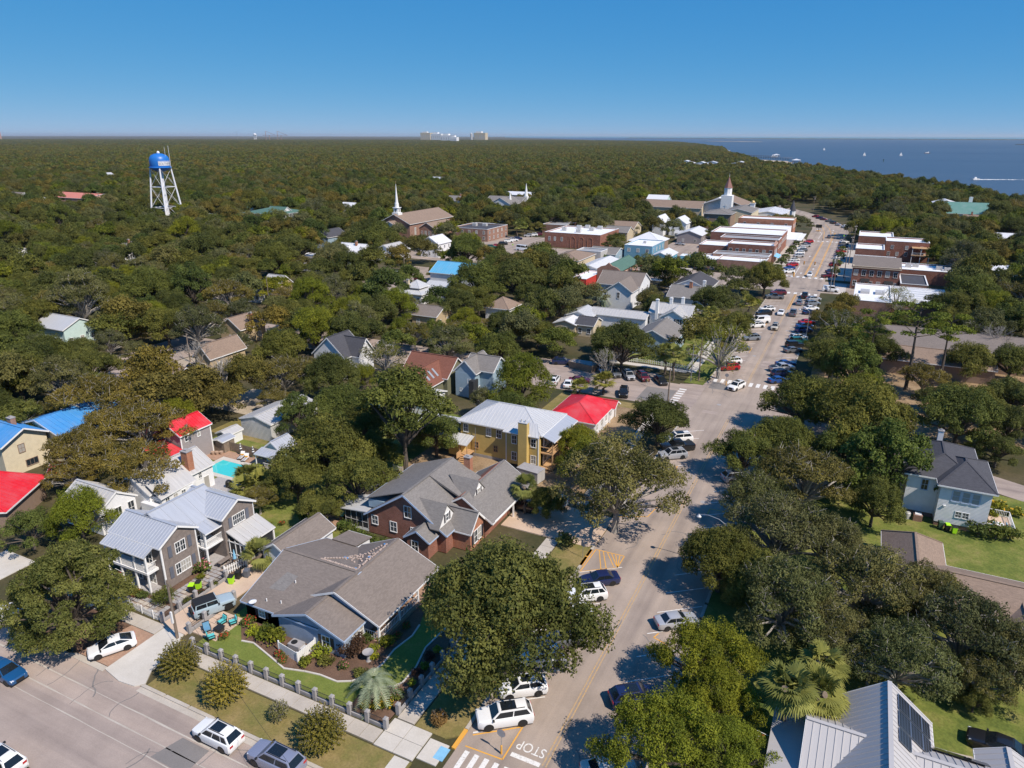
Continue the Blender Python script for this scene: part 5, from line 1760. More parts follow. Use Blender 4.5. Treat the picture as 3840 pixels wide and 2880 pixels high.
MB().hexa([(-82,97,2.4),(-76,97,2.4),(-76,101,2.6),(-82,101,2.6)],[(-82,97,2.45),(-76,97,2.45),(-77,101,3.6),(-81,101,3.6)]).build('tarpaulin','metal_aqua',h)
for x,y in ((-81.8,97.2),(-76.2,97.2),(-81.8,100.8),(-76.2,100.8)):
 MB().tube([(x,y,0),(x,y,2.5)],.04,5).build('pole','steel_pole',h)
# white cluster at the second corner
h = simple_house('chimney_house','white clapboard house with pale metal roof and three white chimneys',-49.5,-38.4,188,194.5,5.4,7.6,'X','white_siding','metal_galv',seams=.8,nS=3,nE=2,floors=2,ww=.8)
for x,y in ((-44.6,191.2),(-41.8,193),(-47.5,187.6)):
 chimney(h,x,y,3.5,9.0,.8,.7,'white_trim')
gable_walls(h,-45.5,-39,184,190,0,5.3,7.4,'Y','white_siding',oh=.3)
gable_roof(h,-45.5,-39,184,191,5.3,7.4,'Y','metal_galv',.3,.3,seams=.8,name='cross_roof')
for x in (-43.8,-40.8):
 window(h,'S',x,184,3.6,.9,1.5,shutters='shutter_dark')
MB().box(-39,184,2.7,-36.6,194,2.9).build('balcony_floor','white_trim',h)
railing(h,[(-38.9,184.1),(-36.7,184.1),(-36.7,193.9)],2.9,.9)
for y in (184.3,189,193.8):
 post(h,-36.7,y,0,5.2,.18)
simple_house('grey_corner_cottage','grey cottage with dark shingle roof beside the two tall palms',-47.4,-37.6,165,178.5,4.0,6.6,'Y','blue_grey_siding','shingle_grey',nS=2,nE=3)
simple_house('long_metal_annex','long white annex with grey metal roof linking the white houses',-66,-50,185.5,192,3.8,5.0,'X','white_siding','metal_galv',seams=.8,nS=3,nE=1)
simple_house('trellis_pavilion','open white timber pavilion with pale metal roof',-71.5,-64.5,181,189,3.6,5.2,'Y','white_siding','metal_silver','pavilion',seams=.8,nS=1,nE=1,ww=2.5,wh=1.4)
simple_house('rusty_roof_shed','cream shed with rust-streaked pale roof beside the pavilion',-72,-66,174,180,3.0,4.1,'Y','beige_wall','metal_white','shed',nS=1,nE=1)
simple_house('charcoal_shed','cream outbuilding with charcoal shingle roof beside the rusty shed',-66,-61,174.5,181,3.2,4.8,'X','beige_wall','shingle_charcoal','shed',nS=2,nE=1)
h = simple_house('white_gabled_hall','large white house with brown-grey shingle roof and balcony facing the oaks',-75,-61,217,229,6.0,9.4,'X','white_siding','shingle_taupe',nS=2,nE=2,floors=2)
gable_walls(h,-69.5,-61.5,209.5,220,0,5.6,8.6,'Y','white_siding',oh=.4)
gable_roof(h,-69.5,-61.5,209.5,221,5.6,8.6,'Y','shingle_taupe',.5,.4,name='cross_roof')
window(h,'S',-65.5,209.5,3.4,.8,1.8)
h = simple_house('slate_roof_house','pale house with several dark grey roofs behind the round street oak',-54,-42,229,245,4.6,7.4,'Y','white_siding','shingle_charcoal',nS=2,nE=3)
gable_roof(h,-52,-38,217,229,4.0,6.6,'X','shingle_grey',.4,.3,name='lower_roof')
gable_walls(h,-52,-38,217,229,0,4.0,6.6,'X','white_siding',oh=.4)
chimney(h,-46,222,5,8,.9,.8,'brick_orange')
chimney(h,-42.5,225,5,8,.9,.8,'white_trim')
simple_house('brown_cottage','small cottage with brown pointed roof and orange chimney in the trees',-96.5,-89,180,188,3.6,6.2,'Y','white_siding','shingle_brown',hip=True,win=False,chim=(-98,183.5,2,6))
h = simple_house('white_bungalow','white bungalow with pale metal hip roof by the oak-shaded lot',-132,-123,186.5,196,3.4,5.2,'X','white_siding','metal_silver',hip=True,nS=4,nE=3,seams=.9)
hip_roof(h,-130,-125,188.5,194,5.0,7.0,'metal_silver',.4,seams=.9,name='upper_roof')
gable_roof(h,-128.5,-120.5,196,206,3.4,5.2,'X','metal_silver',.4,.3,seams=.9,name='wing_roof')
gable_walls(h,-128.5,-120.5,196,206,0,3.4,5.2,'X','white_siding',oh=.4)
chimney(h,-129.4,188.8,3,7.2,.8,.8,'beige_wall')
simple_house('aqua_roof_house','house with turquoise blue metal roof behind a large oak',-137,-118,214,226,5.0,8.2,'X','white_siding','metal_aqua',seams=1.0,nS=3)
simple_house('grey_porch_cottage','little cottage with striped metal roof and white porch deep in the trees',-181,-174,178,184,3.4,6.2,'X','tan_siding','metal_galv',seams=.7,nS=1,nE=1)
simple_house('front_porch_cottage','grey roofed porch cottage with white railing below the light pole',-176.5,-171,166,171,2.9,4.2,'X','white_siding','shingle_grey',nS=2,nE=1)
h = simple_house('white_gable_house','white metal-roofed house with pointed blue gable and small chimney',-199.5,-186.5,238,248,4.4,8.0,'X','white_siding','metal_white',seams=1.0,nS=2,nE=1,chim=(-191,242,6,9))
gable_roof(h,-196.5,-191.5,236.8,242,4.4,7.0,'Y','metal_white',.3,.3,name='cross_roof')
gable_walls(h,-196.5,-191.5,236.8,242,0,4.4,7.0,'Y','blue_grey_siding',oh=.3)
simple_house('grey_metal_house','grey metal-roofed house behind the white gable house',-188,-178,250,262,4.2,7.0,'Y','white_siding','metal_galv',seams=1.0)
simple_house('cream_porch_house','white house with pale roof and two-storey porch below the steeple church',-176,-167,268,279,6.0,9.0,'Y','white_siding','metal_white',seams=1.0,floors=2)
h = simple_house('green_roof_inn','white two-storey inn with green roof and long double porches',-332,-308.6,317,342,7.8,10.6,'Y','white_siding','shingle_green','inn',hip=True,win=False)
for z in (.2,3.9):
 MB().box(-308.6,318,z,-305.6,341,z +.25).build('gallery_floor','white_trim',h)
 railing(h,[(-305.7,318),(-305.7,341)],z +.25,1.0,bal=.5)
 for k in range(8):
  window(h,'E',319.5+k *2.9,-308.6,z +.4,1.0,2.0)
for k in range(9):
 post(h,-305.7,318.2+k *2.84,0,7.6,.3)
shed_roof(h,[(-305.2,317.5,7.7),(-305.2,341.5,7.7),(-309,341.5,8.6),(-309,317.5,8.6)],'shingle_green',name='gallery_roof')
gable_walls(h,-320,-309.5,326,333,6,8.4,11,'X','white_siding',oh=.3,name='pediment')
gable_roof(h,-322,-309.4,326,333,8.2,11,'X','shingle_green',.4,.3,name='pediment_roof')
# brick church with white steeple
CH = house_at('brick_church','long red brick church with tan roof and slender white steeple',-221,333,'church')
gable_walls(CH,-230.6,-211.8,313,356,0,7.6,12.2,'Y','brick_brown',oh=.5)
gable_roof(CH,-230.6,-211.8,313,356,7.6,12.3,'Y','shingle_brown',.6,.6)
gable_walls(CH,-225.5,-216.5,308,314,5.4,6.4,9.0,'Y','white_trim',oh=.3,name='pediment')
gable_roof(CH,-225.8,-216.2,307.6,314,6.6,9.2,'Y','shingle_brown',.4,.3,name='portico_roof')
for x in (-225,-222.3,-219.7,-217):
 MB().lathe([(.5,0),(.42,.4),(.38,5.3),(.5,5.6)],(x,308.4,0),12).build('column','white_trim',CH,True,40)
door(CH,'S',-221,313,.2,2.0,3.6)
for k in range(5):
 window(CH,'E',318+k *7.4,-211.8,1.8,1.3,3.6,2,3)
MB().box(-223.6,314.6,10.4,-219.8,318.4,12.8).build('steeple_base','white_trim',CH)
MB().box(-223,315.2,12.8,-220.4,317.8,15.2).box(-223.4,314.8,15.2,-220.0,318.2,15.5).build('belfry','white_trim',CH)
for f_,c in (('S',315.2),('E',-220.4)):
 window(CH,f_,-221.7 if f_ == 'S' else 316.5,c,13.2,.8,1.5)
MB().lathe([(1.15,15.5),(1.05,17.6),(.85,17.8),(.75,18.8),(.02,27.8)],(-221.7,316.5,0),8).build('spire','white_trim',CH)
MB().tube([(-221.7,316.5,27.4),(-221.7,316.5,29)],.06,5).box(-222.1,316.45,28.3,-221.3,316.55,28.45).build('finial','gold',CH)
gable_walls(CH,-212,-202.4,322,342,0,4.8,7.8,'Y','brick_brown',oh=.4,name='hall_wall')
gable_roof(CH,-212,-202.4,322,342,4.8,7.8,'Y','shingle_brown',.5,.4,name='hall_roof')
for k in range(4):
 window(CH,'S',-210.2+k *2.2,322,1.2,.9,2.2)
flat_block('brick_link','low orange brick wing joining the church to the brick school',-196,-182,340,356,5,'brick_orange','membrane_grey',win=(('S',1.2,4,.9,1.5),))
b_ = flat_block('brick_school','two-storey red brick block with dark flat roof and white window bays',-192,-171,322,345,6.2,'brick_brown','membrane_black',win=(('S',1.0,5,1.0,1.5),('S',3.8,5,1.0,1.5),('E',1.0,5,1.0,1.4),('E',3.8,5,1.0,1.4)))
roof_unit(b_,-186,336,5.8,2.4,2,1.4)
roof_unit(b_,-181,338,5.8,2.4,2,1.2)
# other downtown blocks left of the main street
b_ = flat_block('long_brick_hall','long red brick hall with white flat roof, rooftop units and three blind arches',-139,-110.6,321,349,7.0,'brick_red','membrane_white',.45,win=(('S',2.6,3,0,0),)*0)
for x in (-136.5,-133.6,-130):
 window(b_,'S',x,321,3.2,.9,1.7)
for x in (-124.4,-120.0,-115.6):
 mb = MB()
 mb.box(x -1.35,320.86,.3,x -1.15,321.05,4.2).box(x +1.15,320.86,.3,x +1.35,321.05,4.2)
 for i in range(8):
  a0,a1 = math.pi *i /8,math.pi *(i +1)/8
  mb.hexa([(x +1.35*math.cos(a0),320.86,4.2+1.35*math.sin(a0)),(x +1.35*math.cos(a1),320.86,4.2+1.35*math.sin(a1)),(x +1.15*math.cos(a1),320.86,4.2+1.15*math.sin(a1)),(x +1.15*math.cos(a0),320.86,4.2+1.15*math.sin(a0))],
    [(x +1.35*math.cos(a0),321.05,4.2+1.35*math.sin(a0)),(x +1.35*math.cos(a1),321.05,4.2+1.35*math.sin(a1)),(x +1.15*math.cos(a1),321.05,4.2+1.15*math.sin(a1)),(x +1.15*math.cos(a0),321.05,4.2+1.15*math.sin(a0))])
 mb.build('blind_arch','brick_orange',b_)
for x,y in ((-133.5,333),(-130,344),(-124.5,329),(-121,338),(-119.5,346),(-126.5,347)):
 roof_unit(b_,x,y,6.7,2.2,1.8,1.5)
flat_block('green_awning_shop','low brown brick shop with grey roof and green awnings',-160,-146,366,384,5.0,'brick_brown','membrane_grey',win=(('E',1.2,3,1.2,1.4),))
h = simple_house('cream_shop_house','cream building with brown hipped roof behind the red shed',-111,-98.4,260,280,5.0,6.9,'Y','beige_wall','shingle_brown','building',hip=True,nS=3,nE=2)
flat_block('grey_parapet_shop','grey corrugated shop behind the cream building',-108,-97,283,292,5.4,'metal_galv','membrane_grey')
h = simple_house('brick_green_roof','two-storey pink brick building with green roof and stepped brick end wall',-82,-74.6,238,261,6.2,8.6,'Y','brick_pink','shingle_green','building',nS=0,nE=4,floors=2,trim=None)
MB().hexa([(-82.4,237.3,0),(-74.2,237.3,0),(-74.2,237.3,6.9),(-75.4,237.3,7.7),(-77.2,237.3,8.2),(-78.3,237.3,9.2),(-79.4,237.3,8.2),(-81.2,237.3,7.7),(-82.4,237.3,6.9)],
          [(x,238.05,z) for x,z in ((-82.4,0),(-74.2,0),(-74.2,6.9),(-75.4,7.7),(-77.2,8.2),(-78.3,9.2),(-79.4,8.2),(-81.2,7.7),(-82.4,6.9))]).build('stepped_wall','brick_brown',h)
window(h,'S',-78.3,237.3,3.8,1.6,1.3,3,1)
awning(h,'E',243,245,-74.6,3.2,1.0,.6,'metal_green')
gh = simple_house('white_roof_hall','long hall with white metal roof beside the green-roofed brick building',-93,-82.8,244,268,5.0,6.6,'Y','white_siding','metal_white','building',seams=1.2,win=False)
h = flat_block('red_shed','bright red boarded shed with white roof',-88,-82.6,227,243.5,4.8,'red_wall','membrane_white',.2,'shed',coping='white_trim')
b_ = flat_block('blue_two_storey','two-storey teal blue building with white flat roof',-92,-79.8,299.5,320,6.6,'teal_wall','membrane_white',.4,win=(('S',3.9,3,1.2,1.4),('E',3.9,4,.9,1.6)))
roof_unit(b_,-86,310,6.3,1.2,1.0,.8)
h = simple_house('blue_shop','turquoise shop with white gabled front on the cross street',-78,-70.4,292,306,3.9,5.6,'Y','turquoise_wall','metal_white','shop',nS=3,nE=2,ww=1.2)
simple_house('white_pyramid_shop','building with pale pyramid roof behind the blue two-storey building',-97,-82,321,336,5.4,9.0,'Y','brown_wall','metal_white','building',hip=True,win=False)
simple_house('blue_awning_shop','low grey-roofed shop with blue awnings',-105,-93,290.5,303,3.6,5.6,'X','blue_grey_siding','shingle_grey','shop',nS=2,nE=1)
flat_block('blue_kiosk','tiny bright blue kiosk behind the corner shop',-68.6,-65.2,303,309,3.0,'turquoise_wall','membrane_white',.2,'kiosk')
simple_house('grey_roof_office','cream house with grey roof and dark shutters behind the brick hall',-120,-107,352,362,5.0,7.4,'X','beige_wall','shingle_grey',nS=4,nE=1)
simple_house('brown_roof_office','house with plain brown roof beyond the brick hall',-124,-108,366,380,5.2,8.2,'X','beige_wall','shingle_brown',win=False)
# white houses in the middle of the shop block
h = simple_house('white_twin_house','white two-storey house with dormers and white roof behind the lot fence',-95,-86,389,404,6.4,9.6,'Y','white_siding','metal_white',nS=2,nE=2,floors=2)
simple_house('white_tall_house','narrow white house with steep white roof beside the white two-storey house',-103,-97,384,398,7.0,10.5,'Y','white_siding','metal_white',win=False)
simple_house('white_low_house','low white house with white gable in front of the brick shops',-84,-72,362,384,4.2,6.4,'Y','grey_lilac_siding','metal_white',nS=2,nE=2)
simple_house('lot_bungalow','small white shed with pale roof at the lot fence',-89,-83,378,384,2.8,4.2,'X','white_siding','metal_silver','shed',nS=1,nE=1)
# main street shops, left side, front line at X = -33
b_ = flat_block('corner_brick_shop','single-storey brown brick corner shop with white roof at the crossing',-51,-32.6,291.2,303,4.6,'brick_brown','membrane_white',.5,'shop',win=(('E',.8,3,1.6,1.8),))
flat_block('white_front_shop','low brick shop with white front on the cross street',-60,-51.2,291.4,306,4.2,'brick_brown','membrane_white',.4,'shop',win=(('S',.6,3,1.4,1.9),))
flat_block('grey_roof_shop','low brick shop with grey roof between the corner shop and the tall brick shop',-55,-32.7,303.2,312,5.0,'brick_brown','membrane_grey',.4,'shop')
b_ = flat_block('tall_brick_shop','two-storey red brick shop with a row of seven windows on its side wall',-51.5,-32.4,317,328,7.6,'brick_red','membrane_white',.5,'shop',win=(('S',3.6,7,1.1,2.0),('E',3.8,3,1.3,1.9)))
MB().hexa([(-32.4,317,7.6),(-32.4,328,7.6),(-32.4,322.5,9.2)],[(-32.9,317,7.6),(-32.9,328,7.6),(-32.9,322.5,9.2)]).build('gable_parapet','brick_pink',b_)
awning(b_,'E',317.5,327.5,-32.4,3.4,2.0,.8,'ada_blue')
flat_block('stepped_brick_shop','brick rear wing with sloping parapet beside the blue tarps',-64,-51.6,318,334,6.2,'brick_red','membrane_white',.4,'shop')
flat_block('dark_roof_shop','brick shop with dark grey roof behind the tall brick shop',-58,-32.8,334.4,346,7.8,'brick_red','membrane_grey',.5,'shop',win=(('E',4.0,3,1.4,1.8),))
flat_block('long_white_roof_shop','long two-storey red brick shop with broad white roof',-65,-33.0,348.5,372,8.2,'brick_red','membrane_white',.5,'shop',win=(('S',4.6,3,1.2,1.6),('E',4.4,6,1.3,1.9)))
MB().box(-34,372.3,0,-28.2,402,3.6).box(-30.2,372.3,3.3,-26.2,400,3.5).build('arcade','white_trim',flat_block('white_arcade_shop','white single-storey shop with covered pavement',-62,-34.2,374,404,6.6,'white_siding','membrane_white',.4,'shop'))
flat_block('north_brick_shop','two-storey orange brick block with pale cornice and four side windows',-62,-33.8,407,422,9.2,'brick_orange','membrane_white',.6,'shop',win=(('S',5.0,4,1.2,2.2),('E',4.8,4,1.2,2.0)),coping='beige_wall')
h = flat_block('brown_hall','tall brown hall with low grey hipped roof',-84,-69,424,446,9.0,'brown_wall','membrane_grey',.3,'building',win=(('S',4.6,3,.9,2.4),),coping='beige_wall')
hip_roof(h,-84,-69,424,446,9.1,11.0,'shingle_grey',.6)
h = simple_house('cream_hall','cream stucco hall with grey-green roof below the small cupola',-76,-60,440,470,9.0,11.0,'Y','cream_stucco','shingle_grey','building',nS=1,nE=3,wh=2.4)
MB().box(-64.8,466,9.5,-62.2,468.6,12).box(-65.1,465.7,12,-61.9,468.9,12.3).build('cupola','white_trim',h)
MB().lathe([(1.3,12.3),(1.25,12.9),(.8,13.6),(.05,14.0)],(-63.5,467.3,0),14).build('cupola_dome','gold',h,True)
simple_house('white_market','long white metal-roofed building near the bend of the street',-64,-45,470,505,5.6,7.4,'Y','white_siding','metal_white','building',seams=1.5,win=False)
# second church: square white tower, copper spire
C2 = house_at('tower_church','white church with square clock-faced tower and copper-brown spire',-84,488,'church')
gable_walls(C2,-100,-78,492,520,0,8,13,'Y','white_siding',oh=.4)
gable_roof(C2,-100,-72,490,522,8,13,'Y','shingle_brown',.5,.4)
gable_roof(C2,-140,-98,484,502,6,10,'X','shingle_brown',.5,.4,name='hall_roof')
gable_walls(C2,-140,-98,484,502,0,6,10,'X','beige_wall',oh=.4,name='hall_wall')
MB().box(-84.6,476.5,0,-77.8,483.3,15.4).build('tower','white_trim',C2)
MB().lathe([(2.4,15.4),(2.4,19.8),(2.7,19.9)],(-81.2,480,0),8).build('spire_base','white_trim',C2)
MB().lathe([(2.75,19.9),(2.5,20.4),(1.2,23.6),(.1,26.8)],(-81.2,480,0),8).build('spire','copper_roof',C2)
MB().tube([(-81.2,480,26.5),(-81.2,480,28.6)],[.12,.05],5).build('finial','white_trim',C2)
o = MB().lathe([(1.35,0),(1.35,.1)],(0,0,0),20).build('clock_face','shutter_dark',C2)
o.location = Vector((-81.2,476.45,9.2))-C2.location
o.rotation_euler = (R(90),0,0)
MB().box(-81.28,476.3,8.0,-81.12,476.36,10.4).box(-82.4,476.3,9.12,-80,476.36,9.28).build('clock_spokes','white_trim',C2)
sp2 = MB().lathe([(2.2,4.6),(2.0,5.2),(.05,11.4)],(-44,512,0),8).build('corner_turret','shingle_charcoal',house_at('turret_house','dark pointed turret roof above the trees at the street bend',-44,512),False)
MB().lathe([(1.9,0),(1.9,4.7)],(-44,512,0),8).build('turret_wall','white_siding',sp2.parent)
# church with small white steeples, far left of centre
C3 = house_at('white_steeple_church','white church with grey roofs and two small white spires',-225,470,'church')
gable_walls(C3,-238,-222,452,470,0,6,10,'Y','white_siding',oh=.4)
gable_roof(C3,-238,-222,452,470,6,10.5,'Y','shingle_grey',.5,.4)
gable_walls(C3,-250,-224,468,484,0,6,9,'X','white_siding',oh=.4,name='hall_wall')
gable_roof(C3,-250,-222,468,484,6,9.6,'X','shingle_grey',.5,.4,name='hall_roof')
for x,y,zt in ((-222,478,19),(-227,462,14.5)):
 MB().box(x -1.4,y -1.4,6,x +1.4,y +1.4,zt -9).build('steeple_base','white_trim',C3)
 MB().lathe([(1.5,zt -9),(1.3,zt -8),(.05,zt)],(x,y,0),8).build('spire','white_trim',C3)
simple_house('orange_top_hall','white hall with a red-orange cupola behind the steeple church',-262,-238,520,536,7,9,'X','white_siding','metal_white','building',win=False)
# right side of the main street
b_ = flat_block('white_roof_shop_east','single-storey shop with bright white roof and two big skylights',.2,10.6,231.5,260,5.0,'brick_brown','membrane_white',.3,'shop')
for x in (3.2,7.4):
 MB().box(x -1.3,243.6,4.8,x +1.3,248,5.5).build('skylight','metal_galv',b_)
b2 = flat_block('striped_roof_shop_east','low shop with stepped white roof strips beside the bright white roof',10.9,26,236,262,4.6,'brick_brown','membrane_white',.3,'shop')
for k in range(6):
 MB().box(11.4,239+k *3.7,4.35,25.4,239.7+k *3.7,5.1).build('roof_rib','membrane_white',b2)
b_ = flat_block('brick_hotel','two-storey dark brick building with grey roof, tall windows and black awnings',-1.5,13.4,276.4,298,8.0,'brick_red','membrane_grey',.3,'building',win=(('S',4.9,6,1.2,1.9),('S',1.3,6,1.1,1.7),('W',4.9,5,1.2,1.9)),coping='beige_wall')
shed_roof(b_,[(-1.9,275.9,7.7),(13.8,275.9,7.7),(13.8,292,9.6),(-1.9,292,9.6)],'shingle_taupe',name='main_roof',trim='beige_wall')
awning(b_,'S',1.6,4.4,276.4,3.9,1.1,.9,'black_plastic')
awning(b_,'S',9.0,11.8,276.4,3.6,1.1,.9,'black_plastic')
flat_block('white_parapet_shop_east','low shop with white parapets behind the dark brick building',-1.6,13,300,318,6.0,'white_siding','membrane_white',.5,'shop')
b_ = flat_block('unit_roof_shop_east','low brick shop with many rooftop units',14,32,296,312,5.0,'brick_red','membrane_white',.4,'shop')
for x,y in ((17,304),(19.5,306),(27,303),(29.5,301)):
 roof_unit(b_,x,y,4.7,2,1.6,1.2)
flat_block('black_roof_shop_east','small dark-roofed shop behind the white roof',13.8,22,270,290,4.2,'brick_brown','membrane_black',.3,'shop')
b_ = flat_block('slope_brick_shop_east','red brick shop with sloping white parapet',-1.9,9,333,350,6.6,'brick_red','membrane_white',.5,'shop',win=(('S',2.4,2,1.2,1.4),))
b_ = flat_block('brick_stair_block_east','tall red brick block with rear porch and white roofs',9.4,26,349,364,8.4,'brick_red','membrane_white',.5,'building',win=(('S',2.4,5,1.0,1.5),('S',5.2,3,1.0,1.5)))
MB().box(19.5,344,3.4,26.5,349,3.7).box(19.5,344,6.4,26.5,349,6.6).build('porch_deck','raw_wood',b_)
for x in (19.8,23,26.2):
 post(b_,x,344.3,0,6.4,.25)
railing(b_,[(19.6,344.2),(26.4,344.2)],3.7,1.0,bal=.4)
flat_block('far_white_shop_east','shop with white flat roof farthest up the right side',-1.6,13,374,394,7.0,'brick_red','membrane_white',.5,'shop')
h = simple_house('long_brown_hall','long low brown hall with grey-brown roof behind the pines',8,42,186,206,4.2,6.6,'X','brown_wall','shingle_taupe','building',win=False)
gable_roof(h,8,30,176,187,3.4,5.4,'X','shingle_brown',.4,.3,name='lower_roof')
gable_walls(h,8,30,176,187,0,3.4,5.4,'X','brown_wall',oh=.4,name='lower_wall')
h = simple_house('mint_shore_house','mint house with white roof near the shore',41,56,583,602,7,9.4,'Y','mint_wall','metal_white',nS=2,nE=2,floors=2)
h = simple_house('green_shore_house','large house with dark green roof and white gable near the shore',46,69,536,566,5,11,'X','white_siding','metal_green',nS=3,nE=2)
chimney(h,60,560,8,13.5,2.0,1.6,'white_trim')
simple_house('brick_peak_house','small brown roof with chimney below the green-roofed shore house',52,60,500,509,5,7.5,'X','brick_brown','shingle_brown',win=False,chim=(56,504,5,9))
simple_house('mint_gable_house','pale green house with bright white roof above the trees',-140,-126,500,516,8,12,'X','mint_wall','metal_white',nS=1,nE=1)
# scattered roofs in the forest
for nm,lab,pos,w,d,e,rz,ax,wl_,rf_ in [
 ('coral_roof_hall','long hall with coral orange metal roof left of the water tower',(-553.6,366.63),52,30,6,8.5,'X','brick_pink','metal_coral'),
 ('white_forest_house','white gabled house alone in the forest above the coral roof',(-780.62,550),15,13,7,11,'Y','white_siding','metal_silver'),
 ('white_forest_cottage','small white cottage to the right of the white forest house',(-765.35,550.41),9,9,6,9,'Y','white_siding','metal_white'),
 ('grey_roof_forest_house','white house with brown-grey roof near the left edge',(-589.55,340.49),14,14,6,9.5,'X','white_siding','shingle_taupe'),
 ('silver_roof_forest_house','long house with silver blue roof near the left edge',(-565.02,334.26),20,12,6,8.6,'X','white_siding','metal_silver'),
 ('pale_roof_forest_house','low house with pale blue-grey roof left of the water tower legs',(-471.73,341.1),16,12,4,6,'X','white_siding','metal_silver'),
 ('chimney_forest_house','house with grey roof and orange chimney in the middle of the forest',(-284.98,204.29),11,11,4.5,7.5,'Y','white_siding','shingle_grey'),
 ('dark_roof_forest_house','low dark-roofed house at the left edge below the bright pine',(-324.08,178.96),18,12,4,6.4,'X','white_siding','shingle_charcoal'),
 ('flat_forest_shed','flat grey metal shed behind the water tower',(-368.12,324.05),24,10,4,5,'X','metal_galv','metal_galv'),
 ('green_forest_house','house with green metal roof next to the inn',(-370.21,360.96),12,10,5,8,'X','mint_wall','metal_green'),
 ('blue_roof_forest_house','pale house with blue-white roof in the trees on the left',(-183.45,110.46),12,9,4.6,6.8,'X','mint_wall','metal_silver'),
 ('grey_gable_forest_house','house with grey gables and brick chimney behind the church',(-270.89,464.8),15,15,6.5,9.5,'X','white_siding','shingle_grey'),
 ('tiny_white_roof','tiny white roof peeping from trees between inn and church',(-314.21,393.93),10,8,6,8.5,'X','white_siding','metal_white'),
 ('far_grey_roof','small grey roof far out in the forest above the church',(-415.87,673.7),14,10,7,9.5,'X','white_siding','metal_silver'),
 ('dark_lake_house','dark-roofed grey house beside the white gable house',(-228.96,270.07),10,14,6,9,'Y','blue_grey_siding','shingle_charcoal'),
 ('pink_shed','long pink-brown shed with white roof near the cypresses',(-203.94,233.39),12,7,3,4.2,'X','white_siding','metal_white'),
 ('cypress_house','low grey-roofed house below the two cypresses',(-197.46,221.42),9,8,3,5.2,'X','white_siding','shingle_grey'),
 ('oak_veranda_house','house with grey veranda roof under the big oak right of centre',(-107.04,167.25),8,8,3.5,5.6,'X','tan_siding','shingle_taupe'),
 ('white_shore_villa','row-end white villa by the shore',(-245.35,1186.6),26,18,9,13,'Y','white_siding','metal_white'),
 ('white_shore_villa_middle','white twin-gabled villa by the shore left of the piers',(-234.44,1215.24),30,18,9,13,'Y','white_siding','metal_silver'),
 ('white_shore_villa_right','white villa nearest the piers',(-194.27,1236.92),30,18,9,13,'Y','white_siding','metal_white'),
 ('white_shore_villa_left','white villa farthest left of the shore row',(-281.53,1237.71),28,18,9,13,'Y','white_siding','metal_white'),
 ('pale_roof_clearing','pale metal roof hidden in the trees right of the shops',(47.41,320.36),14,10,4,5.4,'X','white_siding','metal_white'),
 ('white_roof_hidden','white roof glimpsed through the trees below the green shore house',(59.69,427.13),16,12,4,6,'X','white_siding','metal_white'),
]:
 x,y = pos
 simple_house(nm,lab,x -w /2,x +w /2,y -d /2,y +d /2,e,rz,ax,wl_,rf_,win=w < 20,chim=(x +2,y,e,rz +1.2) if 'chimney' in lab else None)
# far landmarks --------------------------------------------------------------
WT = thing('water_tower','tall blue water tower on white legs standing above the forest','water tower',(*(-380.46,303.59),0))
wx,wy = WT.location.x,WT.location.y
Rt = 5.6
zt = 41.0
MB().lathe([(.3,zt),(2.4,zt -.35),(4.3,zt -1.2),(5.3,zt -2.6),(Rt,zt -4.2),(Rt,zt -7.6),(5.2,zt -8.8),(3.8,zt -9.7),(1.9,zt -10.3),(1.0,zt -10.5)][::-1],(wx,wy,0),32).build('tank','tower_blue',WT,True)
MB().lathe([(Rt -.3,zt -8.3),(Rt +.6,zt -8.2),(Rt +.6,zt -7.8),(Rt +.05,zt -7.6)],(wx,wy,0),32).build('balcony','tower_blue',WT)
MB().lathe([(.9,zt -.2),(.9,zt +.5),(.5,zt +1.0),(.05,zt +1.3)],(wx,wy,0),10).build('roof_vent','tower_white',WT,True)
MB().tube([(wx,wy,0),(wx,wy,zt -10.3)],.85,12).build('riser_pipe','tower_white',WT)
ang0 = R(26+20)
legp = []
for k in range(4):
 a = ang0 +k *math.pi /2
 top_ = (wx +5.5*math.cos(a),wy +5.5*math.sin(a),zt -7.9)
 bot_ = (wx +9.4*math.cos(a),wy +9.4*math.sin(a),0)
 MB().tube([bot_,top_],[.55,.42],8).build('leg','tower_white',WT)
 legp.append((Vector(bot_),Vector(top_)))
for f in (.30,.66):
 mb = MB()
 for k in range(4):
  p,q = legp[k],legp[(k +1) % 4]
  mb.tube([p[0].lerp(p[1],f),q[0].lerp(q[1],f)],.2,5)
 mb.build('strut_ring','tower_white',WT)
for f0,f1 in ((0.02,.30),(.30,.66),(.66,.98)):
 for k in range(4):
  p,q = legp[k],legp[(k +1) % 4]
  MB().tube([p[0].lerp(p[1],f0),q[0].lerp(q[1],f1)],.08,4).tube([p[0].lerp(p[1],f1),q[0].lerp(q[1],f0)],.08,4).build('cross_brace','tower_white',WT)
